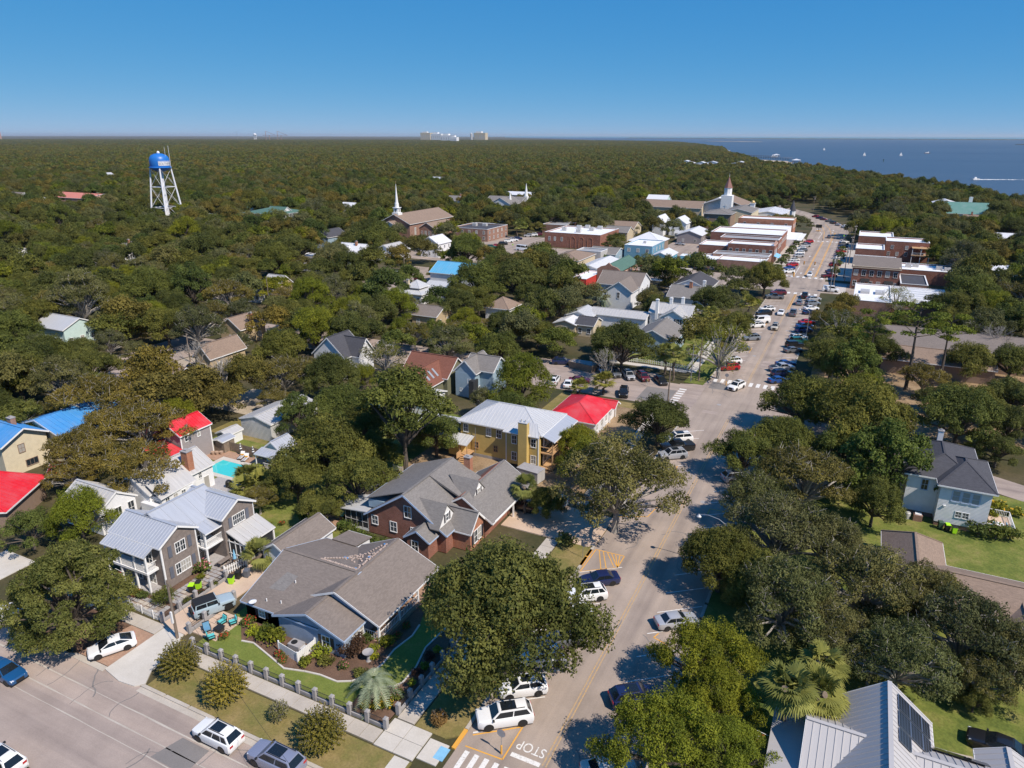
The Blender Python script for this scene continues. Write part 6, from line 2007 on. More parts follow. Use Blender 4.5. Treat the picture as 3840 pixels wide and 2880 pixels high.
# name panel wraps the tank, facing right of the camera
mb = MB()
tocam = math.atan2(-wy,-wx)
pa0,pa1 = tocam +R(-8),tocam +R(88)
n = 20
for i in range(n):
 a,b2_ = pa0 +(pa1 -pa0)*i /n,pa0 +(pa1 -pa0)*(i +1)/n
 r1 = Rt +.05
 mb.poly([(wx +r1 *math.cos(a),wy +r1 *math.sin(a),zt -6.9),(wx +r1 *math.cos(b2_),wy +r1 *math.sin(b2_),zt -6.9),(wx +r1 *math.cos(b2_),wy +r1 *math.sin(b2_),zt -4.3),(wx +r1 *math.cos(a),wy +r1 *math.sin(a),zt -4.3)])
mb.build('name_panel','tower_white',WT)
for i,ch in enumerate('SOUTHPORT'):
 a = pa0 +R(6+i *10.4)
 l = lettering(ch,'letter',1.9,(wx +(Rt +.08)*math.cos(a),wy +(Rt +.08)*math.sin(a),zt -5.95),(R(90),0,a +R(90)),'shutter_grey',WT,.02,.8)
for i in range(12):
 a = pa0 +R(5+i *7.6)
 o = link('star_mark',MB().box(-.22,-.03,-.18,.22,.03,.18).mesh('star_mark','tower_blue'),WT)
 o.location = (Rt *1.01*math.cos(a),Rt *1.01*math.sin(a),zt -4.62)
 o.rotation_euler = (0,0,a +R(90))
MB().tube([(wx +4.5,wy +1,zt -2),(wx +4.5,wy +1,zt +3.6)],.08,5).build('antenna','tower_white',WT)
MB().tube([(wx +5.4,wy +3,zt -8),(wx +5.4,wy +3,zt +4.2)],.1,5).build('antenna','tower_white',WT)
x,y = (-6088.06,6106.93)
T2 = thing('far_water_tower','small white water tower on the horizon','water tower',(x,y,0))
MB().lathe([(1,48),(11,49),(17,54),(17,62),(12,69),(3,72)],(x,y,0),20).build('tank','tower_white',T2,True)
for k in range(6):
 a = k *math.pi /3
 MB().tube([(x +12*math.cos(a),y +12*math.sin(a),0),(x +15*math.cos(a),y +15*math.sin(a),54)],1.5,6).build('leg','tower_white',T2)
x,y = (1199.79,-1139.06)
T3 = thing('horizon_water_tower','tiny white tower bulb on the horizon left of the white water tower','water tower',(x /2,y /2,0))
MB().lathe([(3,20),(3,44),(8,48),(8,52),(3,56)],(x /2,y /2,0),12).build('tank','tower_white',T3)
x,y = (-6535.03,6282.34)
T4 = thing('radio_mast','thin radio mast rising above the horizon','mast',(x,y,0))
MB().tube([(x,y,0),(x,y,102)],[1.6,.9],6).build('mast_tube','steel_pole',T4)
x,y = (-9177.56,5240.31)
T5 = thing('smokestack','pale brick smokestack at the left edge of the horizon','chimney',(x,y,0))
MB().lathe([(9,0),(5,92)],(x,y,0),14).build('stack','brick_pink',T5)
for i,(x,y) in enumerate(((-5427.51,5607.94),(-5380.84,5719.93))):
 T6 = thing('harbour_crane',('left','right')[i]+' of two faint red harbour cranes on the horizon','crane',(x,y,0),0,'cranes on the horizon')
 MB().beam((x -60,y,52),(x +110,y,52),3,3).build('boom','brick_pink',T6)
 for dx in (-20,25):
  MB().beam((x +dx,y,0),(x +dx,y,92 if dx < 0 else 52),3).build('leg','brick_pink',T6)
 MB().beam((x -20,y,92),(x +100,y,54),2).build('stay','brick_pink',T6)
# power station
for nm,lab,(x,y),w,d,hh in (('plant_block','pale power plant block with stepped roof on the horizon',(-5290.43,8299.11),150,60,86),('plant_hall','second pale plant block right of the stepped one',(-4181.46,6766.93),125,50,70),('plant_annex','lower white plant annex at the right of the plant group',(-3624.63,6054.79),130,50,54),('plant_low','lowest white sheds at the end of the plant group',(-3205.94,5464.1),60,40,40),('turbine_hall','separate cream turbine building right of the plant',(-3832.58,7085.07),140,60,80)):
 b_ = house_at(nm,lab,x,y,'plant')
 MB().box(x -w /2,y -d /2,0,x +w /2,y +d /2,hh).build('wall','beige_wall' if nm in ('plant_block','turbine_hall') else 'white_siding',b_)
 MB().box(x -w /3,y -d /3,hh,x +w /8,y +d /3,hh +14).build('upper_block','white_siding',b_)
 for k in range(5):
  MB().box(x -w /2+(k +.3)*w /5,y -d /2-1,hh *.3,x -w /2+(k +.6)*w /5,y -d /2,hh *.7).build('louvre','metal_galv',b_)
x,y = (-4499.9,8077.71)
b_ = house_at('plant_silo','grey silo tower standing beside the turbine building',x,y,'silo')
MB().lathe([(14,0),(14,74),(4,84)],(x,y,0),12).build('silo','metal_galv',b_)
# ------------------------------------------------------------------ vehicles (local +X forward, on the ground)
def loft(stations,half):
 """stations: (x, half_width, z_bottom, z_shoulder, z_top, top_width_factor)"""
 mb = MB()
 rings = []
 for (x,w,zb,zs,zt,tf) in stations:
  prof = [(w *.93,zb),(w,zb +.12),(w,zs -.08),(w *.97,zs),(w *(tf +.06),zt -.02),(w *tf *.75,zt)]
  ring = [(x,y,z) for y,z in prof]+[(x,-y,z) for y,z in prof[::-1]]
  k = len(mb.v)
  mb.v += ring
  rings.append((k,len(ring)))
 for (a,n),(b_,_) in zip(rings,rings[1:]):
  for j in range(n):
   jj = (j +1) % n
   mb.f.append((a +j,b_ +j,b_ +jj,a +jj))
 mb.f.append(tuple(rings[0][0]+j for j in range(rings[0][1])))
 mb.f.append(tuple(rings[-1][0]+j for j in range(rings[-1][1]-1,-1,-1)))
 return mb
CARS = {}
def car_proto(kind,L,Wd,Hh,hood,belt,hoodlen,ws,roof0,roof1,rear,tail_z,wr=.34,bed=None,boxy=False,glass_roof=False,rack=False):
 """hood/belt heights; x stations measured from the nose: ws = windscreen base, roof0..roof1 = roof, rear = rear glass base"""
 hw = Wd /2
 X = lambda d:L /2-d
 fr = .86 if not boxy else .96
 st = [(X(0),hw *fr *.9,.38,hood -.22,hood -.14,.8),(X(.12),hw *fr,.26,hood -.1,hood -.04,.85),(X(.6),hw *.985,.22,hood -.03,hood +.02,.86),(X(ws),hw,.2,belt -.02,belt +.02,.88),
          (X((roof0 +roof1)/2),hw,.2,belt,belt +.03,.88),(X(rear),hw,.2,belt +.02,belt +.05,.86),(X(L -.25),hw *.97,.24,tail_z -.03,tail_z +.03,.84),(X(L -.05),hw *.9,.32,tail_z -.1,tail_z -.03,.8),(X(L),hw *.86,.42,tail_z -.2,tail_z -.12,.8)]
 body = loft(st,hw)
 cw,rw = hw *.9,hw *(.72 if not boxy else .84)
 b0,b1 = X(ws),X(rear)
 r0,r1 = X(roof0),X(roof1)
 zb,zr = belt -.02,Hh -.03
 ring0 = [(b0,-cw,zb),(b0,cw,zb),(b1,cw *.97,zb +.03),(b1,-cw *.97,zb +.03)]
 ring1 = [(r0,-rw,zr),(r0,rw,zr),(r1,rw *.97,zr),(r1,-rw *.97,zr)]
 k = len(body.v)
 mid = [(r0 -.12,-rw *.9,Hh),(r0 -.12,rw *.9,Hh),(r1 +.15,rw *.88,Hh),(r1 +.15,-rw *.88,Hh)]
 body.v += ring0 +ring1 +mid
 for i in range(4):
  j = (i +1) % 4
  body.f.append((k +i,k +4+i,k +4+j,k +j))
  body.f.append((k +4+i,k +8+i,k +8+j,k +4+j))
 body.f.append((k +8,k +11,k +10,k +9))
 bm = body.mesh('body','car_white',uv=False,smooth=True,sharp=32)
 parts = [('body',bm)]
 def quad_in(p0,p1,p2,p3,m,off):
  P = [Vector(p) for p in (p0,p1,p2,p3)]
  c = sum(P,Vector())/4
  n = (P[1]-P[0]).cross(P[3]-P[0]).normalized()
  if n.dot(c -Vector((0,0,belt))) < 0 and n.z < 0:
   n =-n
  if abs(n.y) > .5:
   n = n if n.y *c.y > 0 else -n
  elif n.x *c.x < 0 and abs(n.x) > .2:
   n =-n
  return [p +(c -p).normalized()*m +n *off for p in P]
 def glass(name,quads_):
  mb = MB()
  for q in quads_:
   mb.poly(q)
  parts.append((name,mb.mesh(name,'car_glass',uv=False)))
 glass('windscreen',[quad_in(ring0[1],ring0[0],ring1[0],ring1[1],.09,.016)])
 glass('rear_window',[quad_in(ring0[3],ring0[2],ring1[2],ring1[3],.12,.016)])
 for s_ in (-1,1):
  a,b2,c2,d2 = (ring0[0 if s_ < 0 else 1],ring0[3 if s_ < 0 else 2],ring1[3 if s_ < 0 else 2],ring1[0 if s_ < 0 else 1])
  A,B,C_,D = [Vector(p) for p in (a,b2,c2,d2)]
  qs = []
  cuts = [0.04,.52,.97] if not (kind in ('suv','van_long')) else [.04,.4,.74,.97]
  for f0,f1 in zip(cuts,cuts[1:]):
   lo0,lo1 = A.lerp(B,f0 +.015),A.lerp(B,f1 -.015)
   hi0,hi1 = D.lerp(C_,f0 +.015),D.lerp(C_,f1 -.015)
   q = [lo0.lerp(hi0,.12),lo1.lerp(hi1,.12),lo1.lerp(hi1,.9),lo0.lerp(hi0,.9)]
   qs.append([p +Vector((0,s_ *.02,.005)) for p in q])
  if kind == 'cargo_van':
   qs = qs[:1]
  glass('side_window',qs)
 if glass_roof:
  mb = MB().poly([(mid[1][0]-.1,mid[1][1]*.8,Hh +.012),(mid[0][0]-.1,mid[0][1]*.8,Hh +.012),((mid[0][0]*.35+mid[3][0]*.65),mid[3][1]*.8,Hh +.012),((mid[0][0]*.35+mid[3][0]*.65),mid[2][1]*.8,Hh +.012)])
  parts.append(('sunroof',mb.mesh('sunroof','car_glass',uv=False)))
 if rack:
  mb = MB()
  for s_ in (-1,1):
   mb.beam((mid[0][0]-.1,s_ *rw *.84,Hh +.06),(mid[2][0]+.05,s_ *rw *.82,Hh +.06),.04,.05)
  parts.append(('roof_rail',mb.mesh('roof_rail','black_plastic',uv=False)))
 for s_ in (-1,1):
  y0,y1 = sorted((s_ *hw *.5,s_ *hw *.88))
  parts.append(('headlight',MB().hexa([(X(.22),y0,hood -.2),(X(.02)+.02,y0,hood -.2),(X(.14),y1,hood -.2),(X(.36),y1,hood -.2)][::-1],[(X(.26),y0,hood -.06),(X(.07)+.02,y0,hood -.08),(X(.2),y1,hood -.06),(X(.42),y1,hood -.05)][::-1]).mesh('headlight','headlamp',uv=False)))
  parts.append(('tail_light',MB().box(X(L)-.012,min(s_ *hw *.5,s_ *hw *.86),tail_z -.3,X(L -.2),max(s_ *hw *.5,s_ *hw *.86),tail_z -.1).mesh('tail_light','tail_lamp',uv=False)))
  parts.append(('mirror',MB().box(X(ws +.25),s_ *hw *.95,belt -.02,X(ws +.1),s_ *(hw +.16),belt +.13).mesh('mirror','black_plastic',uv=False)))
 parts.append(('grille',MB().box(X(.04),-hw *.42,.38,X(0)+.012,hw *.42,hood -.16).mesh('grille','black_plastic',uv=False)))
 ub = MB().box(X(L -.15),-hw *.93,.15,X(.15),hw *.93,.3)
 wx0,wx1 = X(.19*L),X(.79*L)
 for wx_ in (wx0,wx1):
  for s_ in (-1,1):
   n = 14
   ring = [(wx_ +(wr +.07)*math.cos(q),(wr)+(wr +.07)*math.sin(q)) for q in [2*math.pi *i /n for i in range(n)]]
   ya,yb = s_ *(hw -.2),s_ *(hw +.006)
   ub.hexa([(x,ya,max(z,.16)) for x,z in ring],[(x,yb,max(z,.16)) for x,z in ring])
 parts.append(('underbody',ub.mesh('underbody','black_plastic',uv=False)))
 if bed:
  x0,x1 = X(bed),X(L -.12)
  parts.append(('bed',MB().box(x1,-hw *.78,tail_z +.02,x0,hw *.78,tail_z +.045).mesh('bed','black_plastic',uv=False)))
 ty = MB()
 prof = [(wr *.62,-.1),(wr *.95,-.11),(wr,-.07),(wr,.07),(wr *.95,.11),(wr *.62,.1)]
 n = 18
 for r,w_ in prof:
  ty.v += [(r *math.cos(2*math.pi *i /n),w_,r *math.sin(2*math.pi *i /n)) for i in range(n)]
 for a in range(len(prof)-1):
  for i in range(n):
   j = (i +1) % n
   ty.f.append((a *n +i,a *n +j,(a +1)*n +j,(a +1)*n +i))
 tm = ty.mesh('tyre','rubber',uv=False,smooth=True,sharp=40)
 rm = MB()
 for i in range(5):
  a = 2*math.pi *i /5
  rm.beam((0,.085,0),(wr *.62*math.cos(a),.085,wr *.62*math.sin(a)),.03,.07)
 rk = len(rm.v)
 rm.v += [(wr *.64*math.cos(2*math.pi *i /n),.06,wr *.64*math.sin(2*math.pi *i /n)) for i in range(n)]
 rm.f.append(tuple(rk +i for i in range(n)))
 rmm = rm.mesh('rim','alloy',uv=False)
 CARS[kind] = dict(parts=parts,tyre=tm,rim=rmm,wheels=[(wx0,hw -.1),(wx0,-hw +.1),(wx1,hw -.1),(wx1,-hw +.1)],wr=wr,L=L)
car_proto('sedan',4.75,1.84,1.45,.86,.95,1.2,1.3,2.1,3.35,4.05,1.0,.33)
car_proto('hatch',4.5,1.78,1.46,.84,.98,1.0,1.0,2.0,3.0,4.2,1.04,.32)
car_proto('suv',4.75,1.9,1.70,1.02,1.1,1.1,1.15,1.85,4.1,4.62,1.12,.37,glass_roof=True,rack=True)
car_proto('suv_big',5.2,2.0,1.82,1.12,1.18,1.2,1.25,2.0,4.6,5.08,1.2,.4,glass_roof=True,rack=True)
car_proto('coupe_suv',4.7,1.9,1.64,1.0,1.08,1.1,1.15,1.95,3.7,4.55,1.14,.37,glass_roof=True)
car_proto('pickup',5.8,2.0,1.88,1.14,1.2,1.3,1.45,2.15,3.55,3.85,1.2,.42,bed=3.95,boxy=True)
car_proto('cargo_van',5.4,2.0,2.15,1.2,1.3,.8,.9,1.55,5.15,5.32,1.3,.38,boxy=True)
car_proto('jeep',4.5,1.88,1.86,1.16,1.22,1.5,1.65,1.85,4.2,4.32,1.2,.42,boxy=True)
car_proto('shuttle',6.4,2.2,2.7,1.3,1.5,.7,.8,1.1,6.2,6.32,1.5,.4,boxy=True)
def car(kind,colour,x,y,head,label,cat='car',near=False,name=None,group=None,z=ZR,tilt=None):
 c = CARS[kind]
 nm = name or {'sedan':'sedan_car','hatch':'hatchback_car','suv':'suv_car','suv_big':'suv_car','coupe_suv':'suv_car','pickup':'pickup_truck','cargo_van':'cargo_van','jeep':'offroad_car','shuttle':'shuttle_bus'}[kind]
 o = thing(nm,label,cat,(x,y,z),R(head),group)
 for pn,me in c['parts']:
  if not near and pn in ('mirror','grille','roof_rail') and y > 210:
   continue
  q = link(pn,me,o)
  if pn == 'body':
   q.material_slots[0].link = 'OBJECT'
   q.material_slots[0].material = M['car_'+colour]
 for (wx_,wy_) in c['wheels']:
  w = link('wheel',c['tyre'],o,(wx_,wy_,c['wr']),0 if wy_ > 0 else math.pi)
  if near or y < 210:
   link('rim',c['rim'],w)
 return o
# near cars -------------------------------------------------------
car('suv_big','white',*(-23.14,46),217,'white SUV with black glass roof parked nearest the stop sign',near=True)
car('coupe_suv','white',*(-23.2,50.02),217,'white sloping-roof SUV parked next to the one nearest the stop sign',near=True)
car('suv','white',*(-23.15,54.55),217,'white SUV half covered by the corner oak, third from the stop sign',near=True)
car('suv','grey',*(-22.36,58.12),217,'dark grey SUV in the shade of the corner oak',near=True)
car('sedan','white',-23.0,62.9,217,'white car mostly hidden under the corner oak',near=True)
car('suv','white',*(-22.82,66.66),217,'white SUV parked beside the dark blue sedan near the hatched box',near=True)
car('sedan','navy',*(-22.43,70.2),217,'dark blue sedan parked below the yellow hatched box',near=True)
car('sedan','silver',*(-12.26,66.53),37,'silver sedan with its tail out from the oak shade on the right kerb',near=True)
car('suv','navy',*(-13.14,53.56),37,'dark car hidden behind the yellow-green tree',near=True)
car('sedan','pearl',*(-12.69,44.77),37,'pale car at the bottom edge under the bright green tree',near=True)
car('suv','silver',*(-12.23,105.39),37,'silver SUV in dark oak shade on the right kerb',near=True)
car('hatch','white',*(-64.13,36.39),240,'white hatchback parked on the brick pad by the side street',near=True,z=.14)
car('suv','white',*(-45.05,32.79),180,'white SUV parked by the side street kerb below the crape myrtles',near=True)
car('suv_big','lilac',*(-38.47,33.06),180,'blue-grey SUV with dark sunroof parked at the bottom edge',near=True)
car('sedan','petrol',*(-70.34,29.32),0,'blue sedan driving out at the left edge of the side street',near=True)
car('suv','white',*(-59.55,22.69),180,'white SUV cut off in the bottom left corner',near=True)
car('sedan','white',*(-79.95,34.35),235,'white car cut off at the left edge beside the cedar',near=True,z=.1)
J1 = car('jeep','jeep',*(-59.87,45.82),63,'pale blue-grey off-road car with black hardtop in the fenced driveway',near=True,z=.16)
link('hardtop',MB().hexa([(-2.12,-.8,1.24),(.42,-.8,1.24),(.42,.8,1.24),(-2.12,.8,1.24)],[(-2.0,-.76,1.9),(.3,-.76,1.9),(.3,.76,1.9),(-2.0,.76,1.9)]).mesh('hardtop','black_plastic',uv=False),J1)
sw = link('spare_wheel',CARS['jeep']['tyre'],J1,(-2.36,0,.95),R(90))
for x0 in (1.35,-1.3):
 for s_ in (-1,1):
  link('fender',MB().box(x0 -.6,s_ *.9 if s_ > 0 else -1.02,.82,x0 +.6,1.02 if s_ > 0 else -.9,.93).mesh('fender','black_plastic',uv=False),J1)
car('suv','white',*(-35.15,85.44),174,'white SUV with sunroof parked in the wide concrete drive',near=True,z=.15)
car('suv','black',*(-38.75,82.27),174,'dark car with red tail light under the carport of the brick house',near=True,z=.15)
car('suv','silver',*(-23.24,109.17),217,'silver SUV nearest the mossy oak, below the black pickup',near=True)
car('pickup','black',*(-23.28,112.7),217,'black pickup truck parked between a silver and a white SUV','truck',near=True)
car('suv_big','white',*(-24.09,116.04),217,'white SUV parked above the black pickup truck',near=True)
car('sedan','black',17.2,62.0,172,'dark car in the yard beside the solar panel house',near=True,z=.1)
# second block ---------------------------------------------------------
for kd,cl,x,y,hd,lb in [
 ('suv','white',-19.54,149.34,250,'white SUV driving over the zebra crossing at the second street'),
 ('suv','red',-23.27,162.05,217,'bright red SUV parked by the leaning oak'),
 ('suv','white',-23.58,167.03,217,'white SUV parked just beyond the bright red one'),
 ('sedan','grey',-23.59,179.5,217,'dark sedan half hidden by the leaning oak'),
 ('suv','steel',-22.53,190.62,217,'blue-grey SUV glimpsed behind the leaning oak branches'),
 ('suv','white',-23.32,204.93,217,'white SUV parked in front of the white cargo van'),
 ('cargo_van','white',-22.93,210.68,217,'white cargo van parked on the left kerb in the second block'),
 ('suv','black',-23.36,221.01,217,'black SUV parked beyond the white cargo van'),
 ('coupe_suv','white',-23.17,227.16,217,'white car parked beyond the black SUV in the second block'),
 ('pickup','grey',-23.34,246.46,200,'dark grey pickup at the hatched corner before the big crossing'),
 ('suv_big','maroon',-23,254.17,200,'dark maroon SUV beside the round street oak'),
 ('suv','beige',-18.33,205.37,270,'beige SUV driving towards the camera'),
 ('sedan','white',-18.85,224.35,270,'white sedan driving towards the camera behind the beige SUV'),
 ('pickup','grey',-15.47,224.92,90,'dark grey pickup driving away from the camera'),
 ('suv','steel',-15.21,241.15,90,'grey SUV waiting before the big crossing'),
 ('pickup','black',-14.53,252.86,90,'black pickup at the stop line of the big crossing'),
 ('cargo_van','white',-7.32,266.98,5,'white van with ladder rack crossing the main street'),
 ('sedan','blue',-11.9,157.71,37,'blue sedan nearest the zebra crossing on the right kerb'),
 ('suv','navy',-11.84,162.59,37,'navy SUV second from the zebra crossing on the right kerb'),
 ('pickup','silver',-12.29,166.67,37,'silver pickup third from the zebra crossing on the right kerb'),
 ('sedan','blue',-11.9,170.95,37,'blue sedan fourth from the zebra crossing on the right kerb'),
 ('sedan','grey',-11.41,183.62,37,'dark grey sedan below the two black off-road cars'),
 ('jeep','black',-11.62,188.15,37,'black off-road car above the dark grey sedan'),
 ('jeep','green',-10.99,192.69,37,'very dark green off-road car below the white SUV on the right kerb'),
 ('suv','white',-11.44,196.33,37,'white SUV with black roof on the right kerb in the second block'),
 ('suv','blue',-10.75,205.28,37,'bright blue SUV below another blue car on the right kerb'),
 ('sedan','blue',-11.06,210.4,37,'blue car between the bright blue SUV and the red car'),
 ('sedan','red',-10.83,215.42,37,'dark red car above the blue cars on the right kerb'),
 ('sedan','navy',-10.93,228.56,37,'navy sedan on the right kerb below a white car'),
 ('sedan','white',-11.1,234.45,37,'white sedan on the right kerb above the navy sedan'),
 ('suv','steel',-11.21,241.59,37,'dark green-grey SUV on the right kerb above the white sedan'),
 ('coupe_suv','silver',-11.43,248.6,37,'silver car last on the right kerb before the big crossing'),
]:
 car(kd,cl,x,y,hd,lb,'truck' if kd == 'pickup' else 'van' if 'van' in kd else 'car')
# third block -----------------------------------------------------------
for kd,cl,x,y,hd,lb in [
 ('suv','white',-16.16,294.55,270,'white SUV waiting at the lights facing the camera'),
 ('suv','grey',-16,416.24,90,'dark SUV driving away up the bend'),
 ('suv','white',-24.23,298.11,217,'white SUV first in the shop row, next to the round oak'),
 ('sedan','blue',-24.89,307.47,217,'vivid blue car second in the shop row'),
 ('suv','red',-24.55,315.29,217,'red SUV third in the shop row'),
 ('coupe_suv','white',-24.65,321.88,217,'white SUV just above the red SUV in the shop row'),
 ('sedan','pearl',-25.14,329.38,217,'cream sedan fifth in the shop row'),
 ('suv','silver',-24.39,341.43,217,'silver SUV sixth in the shop row'),
 ('suv','white',-24.99,350.4,217,'white SUV seventh in the shop row'),
 ('suv','grey',-24.44,359.41,217,'dark grey SUV eighth in the shop row'),
 ('suv','white',-25.7,365.52,217,'white SUV ninth in the shop row'),
 ('pickup','silver',-24.51,375.58,217,'silver pickup tenth in the shop row'),
 ('sedan','navy',-24.92,383.81,217,'navy car eleventh in the shop row'),
 ('suv','red',-24.21,391.78,217,'red SUV last in the shop row before the far crossing'),
 ('pickup','maroon',-9.34,295.27,37,'maroon pickup first in the right shop row by the signal pole'),
 ('sedan','navy',-9.1,306.84,37,'navy car second in the right shop row, under the street tree'),
 ('suv','red',-8.66,323.22,37,'red SUV third in the right shop row'),
 ('suv','white',-7.93,344.31,37,'white SUV fourth in the right shop row'),
 ('pickup','silver',-7.81,353.37,37,'silver pickup fifth in the right shop row'),
 ('sedan','red',-7.87,364.42,37,'red sedan sixth in the right shop row'),
 ('suv','white',-7.93,372.03,37,'white SUV seventh in the right shop row'),
 ('sedan','navy',-7.88,381.41,37,'navy sedan eighth in the right shop row'),
 ('suv','grey',-7.97,390.44,37,'grey SUV ninth in the right shop row'),
 ('coupe_suv','white',-7.91,398.02,37,'white car last in the right shop row below the yellow sign'),
 ('pickup','white',-10.2,467.89,120,'white pickup nearest on the bend'),
 ('sedan','silver',-14.29,477.66,125,'silver car second on the bend'),
 ('suv','black',-17.72,487.19,130,'black SUV third on the bend'),
 ('pickup','grey',-20.08,495.37,135,'grey pickup fourth on the bend'),
 ('sedan','maroon',-24.42,506.64,140,'dark red car fifth on the bend'),
 ('suv','navy',-27.14,512.9,145,'navy SUV sixth on the bend'),
 ('suv','red',-30.11,521.92,145,'red SUV farthest on the bend'),
 ('sedan','silver',-80.53,354.81,0,'silver car alone in the lot behind the shops'),
 ('sedan','silver',-67.33,294.72,60,'silver car beside the turquoise shop'),
 ('suv','blue',-61.78,294.9,60,'bright blue SUV in the sandy drive beside the corner shop'),
 ('sedan','black',-55.1,289.2,0,'black car under the street tree at the white-front shop'),
 ('sedan','black',-50.64,287.79,0,'black car at the kerb right of the white-front shop'),
 ('suv','silver',-41.71,285.45,0,'silver SUV at the kerb below the corner shop mural'),
 ('sedan','red',-80.26,286.19,0,'red car at the kerb in front of the blue two-storey building'),
 ('suv','black',-77.9,288.66,0,'black SUV behind the red car on the cross street'),
]:
 car(kd,cl,x,y,hd,lb,'truck' if kd == 'pickup' else 'car')
# lots --------------------------------------------------------------------
for kd,cl,x,y,hd,lb in [
 ('suv','white',-55.85,135.65,100,'white SUV at the left end of the shaded lot'),
 ('sedan','white',-52.4,135.13,105,'white sedan in the lot beside the white SUV'),
 ('suv','black',-39.92,134.91,285,'black SUV parked behind the red cottage'),
 ('sedan','black',-35.03,145.93,305,'black sedan by the pavement near the two tall palms'),
 ('suv','maroon',-39.2,146.63,305,'maroon SUV parked left of the black sedan'),
 ('suv','silver',-42.33,146.02,305,'silver SUV under the bare branches in the lot'),
 ('suv','grey',-45.59,146.31,305,'grey SUV in the lot left of the silver SUV'),
 ('sedan','silver',-49.33,147.88,305,'pale car in the lot beside the skip'),
 ('suv','navy',-59.54,148.98,20,'dark purple-blue SUV under trees at the back of the lot'),
 ('sedan','maroon',-51,138.23,20,'dark red car hidden behind the palms'),
 ('suv','green',-159.59,304.36,30,'teal car at the near end of the church lot row'),
 ('sedan','red',-159.38,309.44,30,'red car next to the teal car in the church lot'),
 ('suv','black',-159.33,316.43,30,'black SUV in the church lot row'),
 ('suv','white',-160.71,325.26,30,'first white SUV in the church lot row, beside the black one'),
 ('suv','white',-160.2,330.25,30,'second white SUV in the church lot row'),
 ('suv','navy',-160.8,336.42,30,'navy SUV at the far end of the church lot row'),
 ('jeep','silver',-160.41,347.99,210,'silver off-road car at the left of the far church lot row'),
 ('suv','white',-159.45,352.85,210,'white SUV in the far church lot row'),
 ('suv','maroon',-158.08,355.75,210,'maroon SUV at the right of the far church lot row'),
 ('shuttle','white',-142.62,303.59,350,'white shuttle bus in the church lot'),
 ('suv','white',-158.36,225.34,0,'white SUV in the oak-shaded lot near the white bungalow'),
 ('suv','steel',-159.33,233.56,0,'blue-grey SUV behind the white one in the oak-shaded lot'),
 ('sedan','maroon',-145.48,220.32,0,'dark red car in the shade beside the bungalow roof'),
 ('suv','black',-143.75,209.54,0,'black SUV parked next to the bungalow chimney'),
 ('suv','navy',-133.29,106.1,300,'dark SUV between the ochre shed and the tan house'),
 ('suv','white',-105.15,142.34,0,'white SUV on the second street behind the steep charcoal roof'),
]:
 car(kd,cl,x,y,hd,lb,'bus' if kd == 'shuttle' else 'car')
# ------------------------------------------------------------------ fences
def pillar_fence(name,label,pts,h=1.15):
 """grey block pillars, low block wall between, iron railing on top"""
 f = thing(name,label,'fence',(pts[0][0],pts[0][1],0))
 for (x,y) in pts:
  p = MB().box(x -.19,y -.19,0,x +.19,y +.19,h +.1).build('pillar','grey_block',f)
  MB().hexa([(x -.22,y -.22,h +.1),(x +.22,y -.22,h +.1),(x +.22,y +.22,h +.1),(x -.22,y +.22,h +.1)],[(x -.12,y -.12,h +.24),(x +.12,y -.12,h +.24),(x +.12,y +.12,h +.24),(x -.12,y +.12,h +.24)]).build('pillar_cap','grey_block',p)
 for (x0,y0),(x1,y1) in zip(pts,pts[1:]):
  d = Vector((x1 -x0,y1 -y0,0))
  L = d.length
  d.normalize()
  a,b_ = Vector((x0,y0,0))+d *.2,Vector((x1,y1,0))-d *.2
  n = Vector((-d.y,d.x,0))*.09
  MB().prism([(q.x,q.y) for q in (a -n,b_ -n,b_ +n,a +n)],0,.42).build('low_wall','grey_cmu',f)
  mb = MB()
  mb.beam(a +Vector((0,0,.55)),b_ +Vector((0,0,.55)),.035)
  mb.beam(a +Vector((0,0,1.08)),b_ +Vector((0,0,1.08)),.035)
  k = int((L -.4)/.13)
  for i in range(1,k):
   q = a.lerp(b_,i /k)
   mb.box(q.x -.011,q.y -.011,.55,q.x +.011,q.y +.011,1.08)
  mb.build('iron_railing','dark_iron',f)
 return f
pillar_fence('pillar_fence','grey block pillar fence with black railings along the side street lawn',[(-57.0+2.05*i,40.45) for i in range(13)])
pillar_fence('pillar_fence','grey block pillar fence with black railings along the main street pavement',[(-32.4,42.4+1.97*i) for i in range(9)])
pillar_fence('pillar_fence','pillar fence with railings on the palm side of the pink driveway',[(-63.4,41.9+2.25*i) for i in range(5)])
pillar_fence('pillar_fence','pillar fence with railings between the off-road car and the turquoise chairs',[(-59.35,42.0+2.1*i) for i in range(4)])
